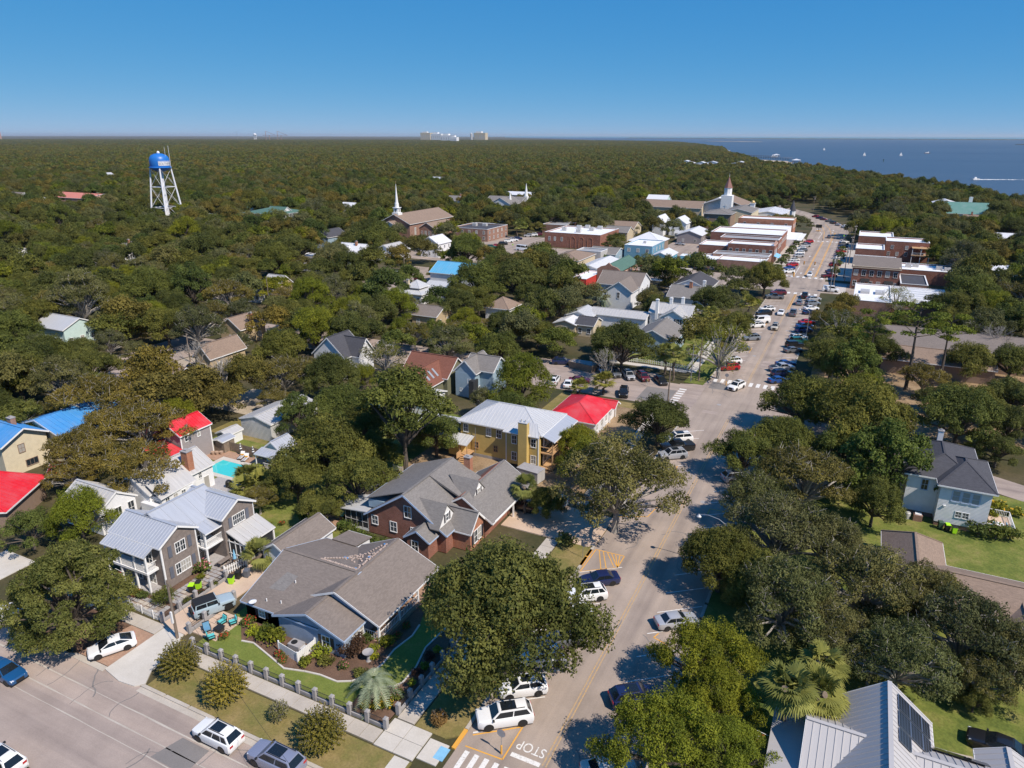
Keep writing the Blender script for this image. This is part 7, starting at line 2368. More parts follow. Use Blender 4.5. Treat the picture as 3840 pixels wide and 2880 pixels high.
def picket_fence(name,label,path,h=1.0,sp=.22,mat='white_trim',wave=False,w=.12):
 f = thing(name,label,'fence',(path[0][0],path[0][1],0))
 pk = MB().hexa([(-w /2,-.012,.06),(w /2,-.012,.06),(w /2,.012,.06),(-w /2,.012,.06)],[(-w /2,-.012,h),(w /2,-.012,h),(w /2,.012,h),(-w /2,.012,h)]).mesh('picket',mat)
 rails = MB()
 for (x0,y0),(x1,y1) in zip(path,path[1:]):
  d = Vector((x1 -x0,y1 -y0,0))
  L = d.length
  a = math.atan2(d.y,d.x)
  for z in (.3,.75):
   rails.beam((x0,y0,z *h),(x1,y1,z *h),.04,.07)
  n = max(2,int(L /sp))
  for i in range(n):
   o = link('picket',pk,f)
   t_ = (i +.5)/n
   o.location = (x0 +d.x *t_ -f.location.x,y0 +d.y *t_ -f.location.y,0)
   o.rotation_euler = (0,0,a)
   if wave:
    o.scale = (1,1,.84+.2*abs(math.cos(math.pi *t_)))
  post(f,x0,y0,0,h +.12,.12,mat)
 post(f,path[-1][0],path[-1][1],0,h +.12,.12,mat)
 rails.build('rail',mat,f)
 return f
picket_fence('picket_fence','scalloped white picket fence in front of the weathered house',[(-76,42.1),(-73.5,42.1),(-71.1,42.1),(-69.0,42.1),(-66.9,42.0),(-64.9,41.9),(-63.5,41.9)],1.0,.2,wave=True)
picket_fence('picket_fence','short white picket fence beside the bins and the palm',[(-64.2,51.4),(-63.4,54.2)],1.3,.27)
picket_fence('picket_fence','white picket fence round the corner garden by the second street',[(-47,157.6),(-44,158.2),(-38,158.0),(-31.8,157.6)],1.1,.5)
picket_fence('picket_fence','white picket fence along the main street garden of the white houses',[(-31.9,158.2),(-31.9,170),(-31.9,182)],1.1,.5)
picket_fence('picket_fence','white picket fence behind the brick house under the tall oak',[(-62.5,84.6),(-56.5,84.6),(-51.5,84.6)],1.0,.3)
picket_fence('picket_fence','plain white fence between the yellow house and the red cottage',[(-47.6,112.6),(-48.2,118.5)],1.6,.3)
picket_fence('board_fence','weathered board fence around the pool with dark posts',[(-94.3,74.9),(-94.2,77.2)],1.7,.17,'wood_fence',w=.16)
picket_fence('board_fence','weathered board fence behind the pool loungers',[(-91.7,78.5),(-89,78.5),(-86.3,78.5),(-83.6,78.5)],1.7,.17,'wood_fence',w=.16)
picket_fence('board_fence','low board fence below the pool house',[(-79.9,71.4),(-78.9,74.4)],1.3,.2,'wood_fence',w=.17)
# pool
PL = thing('swimming_pool','turquoise swimming pool with pale coping behind the white house','pool',(-86.5,73.2,0))
pp = [(-90.2,70.9),(-83.2,70.9),(-83.2,75.3),(-90.2,75.3)]
MB().prism([(-90.0,71.1),(-83.4,71.1),(-83.4,75.1),(-90.0,75.1)],.06,.12).build('water','pool_water',PL)
MB().box(-90.9,70.2,0,-82.5,71.1,.16).box(-90.9,75.1,0,-82.5,76.1,.16).box(-90.9,71.1,0,-90.0,75.1,.16).box(-83.4,71.1,0,-82.5,75.1,.16).build('coping','concrete_pale',PL)
struct('pool_terrace',MB().prism([(-94,74.5),(-94,78.3),(-80.5,78.3),(-80.5,76.15),(-91,76.15),(-91,74.5)],-.2,.10),'brick_paver')
struct('pool_deck',MB().prism([(-85.5,66.5),(-80,66.5),(-80,70.15),(-85.5,70.15)],-.2,.3),'deck_grey')
for i,(x,y) in enumerate(((-87.8,77.0),(-86.6,76.7))):
 lg = thing('pool_lounger',('left','right')[i]+' striped black and white lounger by the pool fence','lounger',(x,y,.1),R(20),'pool loungers')
 for k in range(6):
  link('cushion_stripe',MB().box(-.35+k *.117,-.9,.3,-.35+(k +1)*.117-.005,.4,.4).mesh('cushion_stripe','white_trim' if k % 2 else 'shutter_dark',uv=False),lg)
 link('backrest',MB().hexa([(-.35,.4,.3),(.35,.4,.3),(.35,.5,.3),(-.35,.5,.3)],[(-.35,.75,.95),(.35,.75,.95),(.35,.85,.95),(-.35,.85,.95)]).mesh('backrest','white_trim',uv=False),lg)
 link('pillow',MB().box(-.25,.3,.42,.25,.5,.6).mesh('pillow','paint_yellow',uv=False),lg)
 for sx in (-.3,.3):
  for sy in (-.8,.4):
   link('leg',MB().box(sx -.03,sy -.03,0,sx +.03,sy +.03,.3).mesh('leg','dark_iron',uv=False),lg)
for i,(x,y) in enumerate(((-88.7,77.9),(-85.9,77.9))):
 um = thing('folded_umbrella',('left','right')[i]+' folded black and white striped umbrella by the pool','umbrella',(x,y,.1),0,'folded pool umbrellas')
 link('pole',MB().tube([(0,0,0),(0,0,2.3)],.03,6).mesh('pole','steel_pole',uv=False),um)
 for k in range(6):
  link('canopy_band',MB().lathe([(.24-.032*k,1.0+.2*k),(.24-.032*(k +1),1.19+.2*k)],(0,0,0),10).mesh('canopy_band','white_trim' if k % 2 else 'shutter_dark',uv=False),um)
# small things -------------------------------------------------------
def pot(x,y,r=.25,label='terracotta pot',z=0.0,group=None):
 o = thing('plant_pot',label,'pot',(x,y,z),0,group)
 link('pot',MB().lathe([(r *.7,0),(r,r *1.4),(r *1.05,r *1.5),(r *.9,r *1.5),(r *.85,r *1.3)],(0,0,0),12).mesh('pot','brick_orange',uv=False),o)
 return o
for i,(x,y) in enumerate(((-93.2,76.0),(-92.6,76.3),(-92.0,76.7))):
 pot(x,y,.35,('first','second','third')[i]+' terracotta pot in the row at the pool fence corner',.1,'pots at the pool')
def bin_(x,y,lid,body,label,rz=0.0,open_=False):
 o = thing('wheeled_bin',label,'bin',(x,y,.12),rz)
 link('body',MB().hexa([(-.24,-.27,.08),(.24,-.27,.08),(.24,.27,.08),(-.24,.27,.08)],[(-.3,-.35,1.0),(.3,-.35,1.0),(.3,.35,1.0),(-.3,.35,1.0)]).mesh('body',body,uv=False),o)
 link('lid',MB().hexa([(-.32,-.38,1.0),(.32,-.38,1.0),(.32,.38,1.0),(-.32,.38,1.0)],[(-.28,-.33,1.1),(.28,-.33,1.1),(.28,.33,1.1),(-.28,.33,1.1)]).mesh('lid',lid,uv=False),o)
 for s_ in (-1,1):
  link('wheel',MB().tube([(s_ *.22-.04,.32,.11),(s_ *.22+.04,.32,.11)],.11,10).mesh('wheel','rubber',uv=False),o)
 link('handle',MB().tube([(-.22,.4,1.0),(.22,.4,1.0)],.025,6).mesh('handle','black_plastic',uv=False),o)
 return o
bin_(-62.1,50.5,'black_plastic','lime_plastic','lime green bin with black lid on the pink driveway',.4)
bin_(-64.95,47.2,'lime_plastic','black_plastic','black bin with lime green lid on the flagstones',.5)
bin_(-64.7,47.95,'black_plastic','lime_plastic','lime green bin with black lid behind the fence on the flagstones',.5)
bin_(-62.1,51.6,'black_plastic','black_plastic','black bin next to the lime green bin in the driveway',.3)
bin_(-61.4,52.3,'shutter_grey','shutter_grey','grey bin behind the black bin in the driveway',.3)
bin_(15.4,102.7,'green_plastic','green_plastic','dark green bin beside the white clapboard wall',.2)
bin_(16.2,102.4,'lime_plastic','black_plastic','black bin with lime lid beside the dark green bin',.2)
bin_(17.0,102.1,'black_plastic','lime_plastic','lime green bin at the end of the row by the white house',.2)
# heat pump at white house and air conditioner at corner house
ac = thing('air_conditioner','grey air conditioning unit with round fan behind the white screen','air conditioner',(-46.9,44.9,.1))
link('casing',MB().box(-.75,-.5,0,.75,.5,.95).mesh('casing','grey_block'),ac)
link('fan',MB().lathe([(.34,.95),(.34,.99),(.1,.99)],(-.25,0,0),16).mesh('fan','black_plastic',uv=False),ac)
link('duct',MB().box(.76,-.35,.1,1.35,.35,.75).mesh('duct','metal_silver'),ac)
sc = thing('screen_fence','white panel screen around the air conditioner','fence',(-46.9,43.6,0))
for a,b_ in (((-48.4,43.95),(-45.5,43.5)),((-45.5,43.5),(-45.35,45.9))):
 L = math.hypot(b_[0]-a[0],b_[1]-a[1])
 n = int(L /.24)
 for i in range(n):
  f0,f1 = i /n,(i +.93)/n
  MB().beam((a[0]+(b_[0]-a[0])*f0,a[1]+(b_[1]-a[1])*f0,.65),(a[0]+(b_[0]-a[0])*f1,a[1]+(b_[1]-a[1])*f1,.65),.05,1.3).build('board','white_trim',sc)
for x,y in ((-48.45,43.97),(-45.48,43.47),(-45.33,45.95)):
 post(sc,x,y,0,1.45,.13)
hp = thing('heat_pump','grey cylindrical air conditioner beside the white clapboard house','air conditioner',(11.4,104.0,.07))
link('casing',MB().lathe([(.42,0),(.42,.85),(.36,.92),(.1,.92)],(0,0,0),16).mesh('casing','metal_galv',uv=False),hp)
bk = thing('brick_bin_store','small brick box with a white lid under the white clapboard wall','brick box',(12.7,104.0,0))
link('wall',MB().box(-.55,-.5,0,.55,.5,1.0).mesh('wall','brick_brown'),bk)
link('lid',MB().box(-.4,-.35,1.0,.4,.35,1.12).mesh('lid','white_trim',uv=False),bk)
# fountain
fo = thing('bird_bath','grey stone bird bath in the flower bed','bird bath',(-39.2,46.9,.1))
link('column',MB().lathe([(.3,0),(.2,.2),(.14,.7),(.2,.85)],(0,0,0),12).mesh('column','grey_block',uv=False),fo)
link('bowl',MB().lathe([(.15,.85),(.5,1.0),(.58,1.15),(.5,1.12),(.1,.98)],(0,0,0),16).mesh('bowl','grey_block',uv=False),fo)
# patio chairs
def lounge_chair(x,y,rz,label,cush='cushion_aqua'):
 o = thing('patio_chair',label,'chair',(x,y,.15),rz)
 link('seat_frame',MB().box(-.36,-.36,.22,.36,.36,.3).mesh('seat_frame','dark_iron',uv=False),o)
 link('seat_cushion',MB().box(-.32,-.34,.3,.32,.28,.44).mesh('seat_cushion',cush,uv=False),o)
 link('back_cushion',MB().hexa([(-.32,.22,.4),(.32,.22,.4),(.32,.34,.4),(-.32,.34,.4)],[(-.32,.34,.9),(.32,.34,.9),(.32,.44,.9),(-.32,.44,.9)]).mesh('back_cushion',cush,uv=False),o)
 link('back_frame',MB().hexa([(-.36,.35,.25),(.36,.35,.25),(.36,.39,.25),(-.36,.39,.25)],[(-.36,.46,.98),(.36,.46,.98),(.36,.5,.98),(-.36,.5,.98)]).mesh('back_frame','dark_iron',uv=False),o)
 for s_ in (-1,1):
  link('armrest',MB().box(s_ *.38-.03,-.36,.55,s_ *.38+.03,.38,.6).mesh('armrest','dark_iron',uv=False),o)
  for yy in (-.34,.36):
   link('leg',MB().box(s_ *.36-.025,yy -.025,0,s_ *.36+.025,yy +.025,.55).mesh('leg','dark_iron',uv=False),o)
 return o
base('cushion_aqua',(0.10,0.50,0.50),0.8)
base('cushion_blue',(0.12,0.28,0.42),0.8)
lounge_chair(-56.1,45.0,R(-30),'turquoise cushioned lounge chair nearest the house wall')
lounge_chair(-57.2,44.5,R(-10),'turquoise cushioned chair beside the one nearest the house wall')
lounge_chair(-57.7,42.9,R(60),'blue cushioned patio chair next to the driveway railing','cushion_blue')
lounge_chair(-56.3,42.2,R(150),'turquoise cushioned chair with its back to the side street')
tb = thing('fire_table','square black table between the turquoise chairs','table',(-56.5,43.5,.15))
link('table_top',MB().box(-.45,-.45,.48,.45,.45,.55).mesh('table_top','black_plastic',uv=False),tb)
link('base',MB().box(-.36,-.36,0,.36,.36,.48).mesh('base','dark_iron',uv=False),tb)
for i,(x,y) in enumerate(((21.4,105.2),(23.7,105.6))):
 lounge_chair(x,y,R(90 if i else -90),('pale blue chair beside the round table on the deck','bright blue chair at the deck corner')[i],'ada_blue').location.z = .5
rt = thing('round_table','round pale blue table on the deck of the white house','table',(22.5,105.4,.5))
link('table_top',MB().lathe([(.55,.7),(.55,.75)],(0,0,0),18).mesh('table_top','white_siding',uv=False),rt)
link('leg',MB().tube([(0,0,0),(0,0,.7)],.05,6).mesh('leg','white_trim',uv=False),rt)
# garden furniture at the weathered house
pt = thing('picnic_table','grey wooden picnic table on the flagstones','table',(-65.9,53.0,.1),R(90))
for k in range(4):
 link('top_plank',MB().box(-.9,-.36+k *.18,.72,.9,-.2+k *.18,.76).mesh('top_plank','weathered_wood',uv=False),pt)
for s_ in (-1,1):
 link('bench_plank',MB().box(-.9,s_ *.62-.13,.42,.9,s_ *.62+.13,.46).mesh('bench_plank','weathered_wood',uv=False),pt)
 link('trestle',MB().beam((s_ *.7,-.7,0),(s_ *.7,.25,.72),.08).beam((s_ *.7,.7,0),(s_ *.7,-.25,.72),.08).mesh('trestle','weathered_wood',uv=False),pt)
um = thing('garden_umbrella','folded pale blue striped umbrella by the picnic table','umbrella',(-64.7,53.6,.1))
link('pole',MB().tube([(0,0,0),(0,0,2.3)],.025,6).mesh('pole','steel_pole',uv=False),um)
link('canopy',MB().lathe([(.05,.8),(.22,.95),(.14,1.6),(.03,2.25)],(0,0,0),10).mesh('canopy','ada_blue',uv=False),um)
bn = thing('garden_bench','dark iron bench in the planting strip below the picket fence','bench',(-69.6,39.6,.13),R(8))
link('seat',MB().box(-.75,-.22,.4,.75,.22,.45).mesh('seat','dark_iron',uv=False),bn)
link('backrest',MB().box(-.75,.2,.5,.75,.25,.9).mesh('backrest','dark_iron',uv=False),bn)
for s_ in (-1,1):
 link('leg',MB().box(s_ *.68-.04,-.22,0,s_ *.68+.04,.24,.42).mesh('leg','dark_iron',uv=False),bn)
tk = thing('rain_barrel','teal rain barrel on a dark stand by the screened porch','barrel',(-59.6,68.2,0))
link('barrel',MB().lathe([(.28,.9),(.36,1.1),(.38,1.7),(.3,2.0),(.1,2.1)],(0,0,0),14).mesh('barrel','cushion_aqua',uv=False),tk)
link('stand',MB().box(-.3,-.3,0,.3,.3,.9).mesh('stand','dark_iron',uv=False),tk)
struct('brick_patio',MB().prism([(-64,66.5),(-58.6,66.5),(-58.6,74),(-64,74)],-.2,.07),'brick_paver')
gr = thing('barbecue','black covered barbecue on the deck below the pool','barbecue',(-81.2,68.2,.3))
link('lid',MB().lathe([(.5,.8),(.48,1.0),(.3,1.2),(.05,1.25)],(0,0,0),12).mesh('lid','black_plastic',uv=False),gr)
link('cabinet',MB().box(-.45,-.3,0,.45,.3,.8).mesh('cabinet','black_plastic',uv=False),gr)
# flagstone patio as separate slabs
fl = thing('flagstone_patio',None,None,(-68,48,0))
fl['kind'] = 'structure'
rf_ = random.Random(8)
for i in range(15):
 for j in range(20):
  x,y =-74.5+i *.72,42.7+j *.58
  inb = (y < 44.3 and x <-65) or (-66.9 < x <-63.8 and 45 < y < 54.5)
  if not inb:
   continue
  w,d = .33+rf_.uniform(-.05,.02),.26+rf_.uniform(-.05,.02)
  MB().box(x -w,y -d,-.1,x +w,y +d,.115+rf_.uniform(0,.008)).build('flagstone',rf_.choice(['grey_block','concrete','grey_block','asphalt_old']),fl)
# container and skip
tr = thing('cargo_trailer','grey box trailer behind the brick house beside the yellow house','trailer',(-41.0,90.8,0),R(-8))
link('box',MB().box(-1.9,-1.1,.5,1.9,1.1,2.3).mesh('box','metal_galv'),tr)
link('roof_panel',MB().box(-1.95,-1.15,2.3,1.95,1.15,2.38).mesh('roof_panel','grey_block',uv=False),tr)
for s_ in (-1,1):
 link('wheel',MB().tube([(0,s_ *1.0,.33),(0,s_ *1.2,.33)],.33,14).mesh('wheel','rubber',uv=False),tr)
sk = thing('skip','large dark skip full of rubble in the shaded lot','skip',(*(-53.7,147.41),0),R(-12))
link('tub',MB().hexa([(-3,-1.1,0),(3,-1.1,0),(3,1.1,0),(-3,1.1,0)],[(-3.3,-1.25,1.7),(3.3,-1.25,1.7),(3.3,1.25,1.7),(-3.3,1.25,1.7)]).mesh('tub','wood_fence'),sk)
link('rubble',MB().hexa([(-3,-1.1,1.6),(3,-1.1,1.6),(3,1.1,1.6),(-3,1.1,1.6)],[(-2,-.6,2.1),(1.8,-.7,1.9),(2.2,.5,2.2),(-1.7,.6,1.95)]).mesh('rubble','grey_block'),sk)
# ------------------------------------------------------------------ poles, lamps, signs
def upole(x,y,h,label,arm=True,rz=0.0,mat='wood_pole',r=.15):
 o = thing('utility_pole',label,'pole',(x,y,0),rz)
 link('shaft',MB().tube([(0,0,0),(0,0,h)],[r *1.15,r *.75],8).mesh('shaft',mat,uv=False),o)
 if arm:
  link('crossarm',MB().box(-1.2,-.06,h -.8,1.2,.06,h -.65).mesh('crossarm',mat,uv=False),o)
  for k in (-1.1,-.5,.5,1.1):
   link('insulator',MB().lathe([(.05,h -.65),(.07,h -.55),(.03,h -.4)],(k,0,0),6).mesh('insulator','white_trim',uv=False),o)
  link('transformer',MB().lathe([(.22,h -2.4),(.24,h -1.5),(.1,h -1.42)],(.38,0,0),10).mesh('transformer','grey_block',uv=False),o)
 return o
def slamp(x,y,h,reach,rz,label):
 o = thing('street_lamp',label,'street lamp',(x,y,0),rz)
 link('pole',MB().tube([(0,0,0),(0,0,h -.4)],[.12,.08],8).mesh('pole','steel_pole',uv=False),o)
 link('arm',MB().tube([(0,0,h -.5),(reach *.25,0,h),(reach *.65,0,h +.25),(reach,0,h +.1)],[.06,.055,.05,.045],6).mesh('arm','steel_pole',uv=False),o)
 link('lamp_head',MB().lathe([(.28,-.28),(.3,-.15),(.16,.0),(.08,.12)],(reach,0,h),12).mesh('lamp_head','metal_silver',uv=False),o)
 return o
p = upole(-59.7,40.7,7.4,'bare wooden utility pole beside the driveway apron',False)
link('meter_box',MB().box(-.12,-.3,2.2,.12,-.14,3.6).mesh('meter_box','white_trim',uv=False),p)
slamp(-9.8,79.0,7.2,3.2,R(180),'steel street lamp with curved arm in front of the dark oak')
upole(-30.3,133.6,7.5,'brown wooden pole at the second street crosswalk',False)
upole(-29.3,149.6,8.5,'slim pole on the grass by the second street corner',False,0,'steel_pole',.1)
upole(-27.8,150.6,10,'wooden pole on the grass corner beside the leaning oak',False)
slamp(-9.6,198,8,2.5,R(180),'street lamp on the right kerb of the second block')
upole(-7.4,265.5,12.5,'tall pole with lamp arm at the big crossing',True,R(30),'steel_pole')
upole(-6.6,268.5,11.5,'second tall pole close behind the one at the big crossing',False,0,'wood_pole')
upole(-4.2,295.5,12,'tall wooden pole leaning over the right shops',True,R(60))
upole(-3.6,330,12,'utility pole farther along the right shops',True,R(60))
upole(-3.4,372,12,'utility pole near the far right shops',True,R(60))
upole(-6.0,448,11,'utility pole at the bend, right side',True,R(40))
upole(-34.5,560,11,'utility pole at the far end of the street',True,R(40))
upole(-63.8,263.8,8,'wooden pole on the cross street pavement',True)
upole(-31.2,330,7,'thin lamp post in front of the shop row',False,0,'steel_pole',.08)
slamp(-34.6,291.8,7,2,R(180),'curved street lamp at the corner brick shop')
upole(*(-160.78,159.43),10.5,'lone light pole in front of the porch cottage',False,0,'wood_pole',.13)
upole(*(-139.61,111.37),7,'brown pole at the lane behind the tan house',False)
upole(*(-146.36,211.66),11,'wooden pole in the oak-shaded lot',False)
upole(*(-200.04,391.87),14,'tall green floodlight pole beside the brick school',False,0,'metal_green',.16)
upole(*(-503.4,345.8),12,'utility pole poking out of the trees below the coral roof',True)
upole(*(-177.95,318.56),8,'short pole in front of the brick school',False)
def sign(x,y,h,label,shape='oct',rz=0.0,face='red_wall',back='grey_block',base_=None,text=None):
 o = thing('road_sign',label,'sign',(x,y,0),rz)
 link('post',MB().tube([(0,0,0),(0,0,h)],.035,6).mesh('post','steel_pole',uv=False),o)
 n = 8 if shape == 'oct' else 4
 a0 = math.pi /n if shape != 'dia' else 0
 r = .42
 ring = [(r *math.cos(a0 +2*math.pi *i /n),h -.4+r *math.sin(a0 +2*math.pi *i /n)) for i in range(n)]
 link('plate',MB().hexa([(u,-.045,v) for u,v in ring][::-1],[(u,-.03,v) for u,v in ring][::-1]).mesh('plate',back,uv=False),o)
 link('face',MB().poly([(u,.0,v) for u,v in ring]).mesh('face',face,uv=False),o)
 if base_:
  link('bollard',MB().lathe([(.09,0),(.09,.95),(.05,1.0)],(0,0,0),10).mesh('bollard',base_,uv=False),o)
 if text:
  l = lettering(text,'sign_lettering',.26,(0,0,0),(R(90),0,math.pi),'white_trim',None,.002)
  l.parent = o
  l.location = (0,.012,h -.4)
 return o
sign(-21.75,42.6,2.75,'stop sign seen from behind on a yellow bollard inside the painted triangle','oct',0,'red_wall','grey_block','paint_yellow','STOP')
sign(-26.15,74.3,2.5,'grey square sign seen from behind by the hatched box','sq',R(-20))
sign(-21.9,150.6,2.75,'stop sign seen from behind on a yellow bollard at the second street','oct',0,'red_wall','grey_block','paint_yellow','STOP')
sign(*(-146.83,301.66),3.2,'yellow diamond sign in the church lot','dia',0,'paint_yellow','lime_plastic')
sign(-8.6,405,3.4,'lime yellow diamond sign at the far crossing','dia',0,'lime_plastic','lime_plastic')
bo = thing('yellow_bollard','short yellow post on the left side of the big crossing','bollard',(-21.6,291.3,0))
link('post',MB().lathe([(.25,0),(.25,1.5),(.15,1.6)],(0,0,0),10).mesh('post','paint_yellow',uv=False),bo)
# message board on trailer
mb_ = thing('message_board','black roadside message board on the hatched island','sign board',(-23.0,442,0))
link('panel',MB().box(-1.6,-.1,2.2,1.6,.1,4.0).mesh('panel','black_plastic',uv=False),mb_)
link('mast',MB().box(-.1,-.1,.6,.1,.1,2.3).mesh('mast','dark_iron',uv=False),mb_)
link('trailer',MB().box(-1.2,-.6,.4,1.2,.6,.7).mesh('trailer','paint_yellow',uv=False),mb_)
# traffic signals hung over the crossing
for i,(x,y) in enumerate(((-18.4,289.5),(-14.6,289.5),(-7.0,285.0))):
 o = thing('traffic_signal',('left hanging traffic signal over the far side of the big crossing','right hanging traffic signal over the far side of the big crossing','traffic signal hanging beside the tall pole at the crossing')[i],'traffic signal',(x,y,5.2))
 link('housing',MB().box(-.22,-.2,0,.22,.2,1.2).mesh('housing','paint_yellow',uv=False),o)
 for k,mt in enumerate(('green_plastic','paint_yellow_worn','tail_lamp')):
  q = link('lens',MB().lathe([(.14,0),(.13,.08)],(0,0,0),10).mesh('lens',mt,uv=False),o)
  q.location = (0,-.2,.22+k *.38)
  q.rotation_euler = (R(90),0,0)
def wire(pts,label,sag=.6,r=.018):
 o = thing('overhead_wire',label,'wire',pts[0])
 mb = MB()
 path = []
 for a,b_ in zip(pts,pts[1:]):
  for i in range(9):
   f = i /8
   path.append((a[0]+(b_[0]-a[0])*f,a[1]+(b_[1]-a[1])*f,a[2]+(b_[2]-a[2])*f -sag *4*f *(1-f)))
 mb.tube(path,r,4).build('cable','dark_iron',o)
wire([(-27,291,8),(-18.4,289.5,6.5),(-14.6,289.5,6.5),(-7.4,265.5,8.5)],'signal span wire across the big crossing',.2,.03)
wire([(-7.4,265.5,12),(-4.2,295.5,11.6),(-3.6,330,11.6),(-3.4,372,11.6),(-6,448,10.6)],'overhead wires along the right shops',.8,.025)
wire([(-120,42,7.6),(-59.7,40.7,7.0),(-30,28,7.2)],'thin overhead wire along the side street',.9,.012)
# ------------------------------------------------------------------ people
def person(x,y,h,label,top,legs,rz=0.0,stride=.18,vest=None):
 me = bpy.data.meshes.new('body')
 s = h /1.75
 V = [(0,0,.95),(0,0,1.2),(0,0,1.42),(0,0,1.54),(0,.01,1.66),(.09,0,.9),(.1,stride *.5,.5),(.1,stride,.07),(.1,stride +.14,.03),(-.09,0,.9),(-.1,-stride *.5+.04,.5),(-.1,-stride,.07),(-.1,-stride +.14,.03),
         (.18,0,1.4),(.24,-.05,1.13),(.25,.08,.9),(-.18,0,1.4),(-.24,.05,1.13),(-.25,.16,.92)]
 Ed = [(0,1),(1,2),(2,3),(3,4),(0,5),(5,6),(6,7),(7,8),(0,9),(9,10),(10,11),(11,12),(2,13),(13,14),(14,15),(2,16),(16,17),(17,18)]
 me.from_pydata([(a *s,b_ *s,c *s) for a,b_,c in V],Ed,[])
 rad = [.13,.14,.12,.055,.095,.1,.07,.045,.04,.1,.07,.045,.04,.065,.05,.04,.065,.05,.04]
 root = thing('person',label,'person',(x,y,.14),rz)
 o = bpy.data.objects.new('body',me)
 COL.objects.link(o)
 sk_ = o.modifiers.new('skin','SKIN')
 for i,v in enumerate(me.skin_vertices[0].data):
  v.radius = (rad[i]*s *.95,rad[i]*s *.8)
  v.use_root = i == 0
 o.modifiers.new('smooth','SUBSURF').levels = 1
 o.modifiers['smooth'].render_levels = 1
 dg = bpy.context.evaluated_depsgraph_get()
 m2 = bpy.data.meshes.new_from_object(o.evaluated_get(dg))
 bpy.data.objects.remove(o)
 m2.materials.clear()
 for mt in (legs,top,'skin'):
  m2.materials.append(M[mt])
 for p_ in m2.polygons:
  z = p_.center.z /s
  r_ = math.hypot(p_.center.x,p_.center.y)/s
  p_.material_index = 2 if z > 1.5 or (r_ > .2 and z < 1.1 and z > .8) else (1 if z > .95 else 0)
 m2.shade_smooth()
 link('body',m2,root)
 link('hair',MB().lathe([(.06,1.58),(.1,1.64),(.105,1.71),(.07,1.77),(.01,1.79)],(0,-.01,0),10).mesh('hair','bark',uv=False),root).scale = (s,s,s)
 return root
base('skin',(0.42,0.24,0.16),0.6)
base('cloth_green',(0.06,0.30,0.12),0.8)
base('cloth_orange',(0.75,0.16,0.02),0.8)
base('cloth_tan',(0.45,0.33,0.12),0.8)
base('cloth_dark',(0.03,0.03,0.04),0.8)
base('cloth_pale',(0.5,0.48,0.45),0.8)
person(*(-37.15,142.71),1.72,'person in a mustard top walking across the shaded lot','cloth_tan','cloth_pale',R(160))
person(-3.6,288.5,1.8,'worker in orange vest standing at the big crossing','cloth_orange','cloth_orange',R(100),.06)
person(*(-103.65,161.33),1.75,'person in green shirt walking on the far pavement under the oaks','cloth_green','cloth_dark',R(80))
person(-18.2,400.8,1.75,'person crossing the far crosswalk','cloth_dark','cloth_dark',R(90))
person(*(-32.31,164.6),1.75,'person walking beside the picket fence near the leaning oak','cloth_dark','cloth_pale',R(10))
# flags
for x,y,z,lab,ang in ((-72.5,44.3,2.3,'small striped flag on the left porch of the weathered house',200),(-1.0,52.6,2.2,'striped flag at the porch of the solar house',200),(-33.5,168,2.2,'red and white flag in the corner garden',200)):
 f = thing('flag',lab,'flag',(x,y,z),R(ang))
 link('staff',MB().tube([(0,0,0),(1.0,0,.5)],.02,5).mesh('staff','white_trim',uv=False),f)
 for k in range(5):
  link('stripe',MB().box(.3,-.01,-.05-k *.13,.95,.01,.07-k *.13).mesh('stripe','red_wall' if k % 2 == 0 else 'white_trim',uv=False),f)
# ------------------------------------------------------------------ boats, piers
sb_ = thing('speedboat','white speedboat pulling a wake across the bay','boat',(*(118.58,1108.63),-1.2),R(205))
bx_,by_ = sb_.location.x,sb_.location.y
link('hull',MB().hexa([(-4.5,-1.5,0),(2.5,-1.4,0),(5.5,0,.2),(2.5,1.4,0),(-4.5,1.5,0)],[(-4.6,-1.8,1.5),(2.8,-1.7,1.7),(6.4,0,2.0),(2.8,1.7,1.7),(-4.6,1.8,1.5)]).mesh('hull','white_trim',uv=False),sb_)
link('cabin',MB().hexa([(-1.5,-1.2,1.5),(1.8,-1.1,1.5),(1.8,1.1,1.5),(-1.5,1.2,1.5)],[(-1.2,-1,3.2),(.8,-.9,3.2),(.8,.9,3.2),(-1.2,1,3.2)]).mesh('cabin','white_siding',uv=False),sb_)
wk = MB()
rw_ = random.Random(4)
d_ = Vector((math.cos(R(25)),math.sin(R(25)),0))
n_ = Vector((-d_.y,d_.x,0))
for k in range(150):
 f = k /150
 c = Vector((bx_,by_,0))+d_ *(-2+62*f *(.9+.2*rw_.random()))+n_ *rw_.uniform(-1,1)*(1.6+3.4*f)
 w = rw_.uniform(.5,1.5)*(1.2-f *.7)
 h_ = rw_.uniform(.1,.7)*(1.1-f)
 wk.hexa([(c.x -w,c.y -w *.6,-1.25),(c.x +w,c.y -w *.6,-1.25),(c.x +w,c.y +w *.6,-1.25),(c.x -w,c.y +w *.6,-1.25)],[(c.x -w *.5,c.y -w *.3,-1.1+h_),(c.x +w *.5,c.y -w *.3,-1.1+h_),(c.x +w *.5,c.y +w *.3,-1.1+h_),(c.x -w *.5,c.y +w *.3,-1.1+h_)])
tag(wk.build('boat_wake','white_trim'),'white foam wake trailing behind the speedboat','wake',kind='stuff')
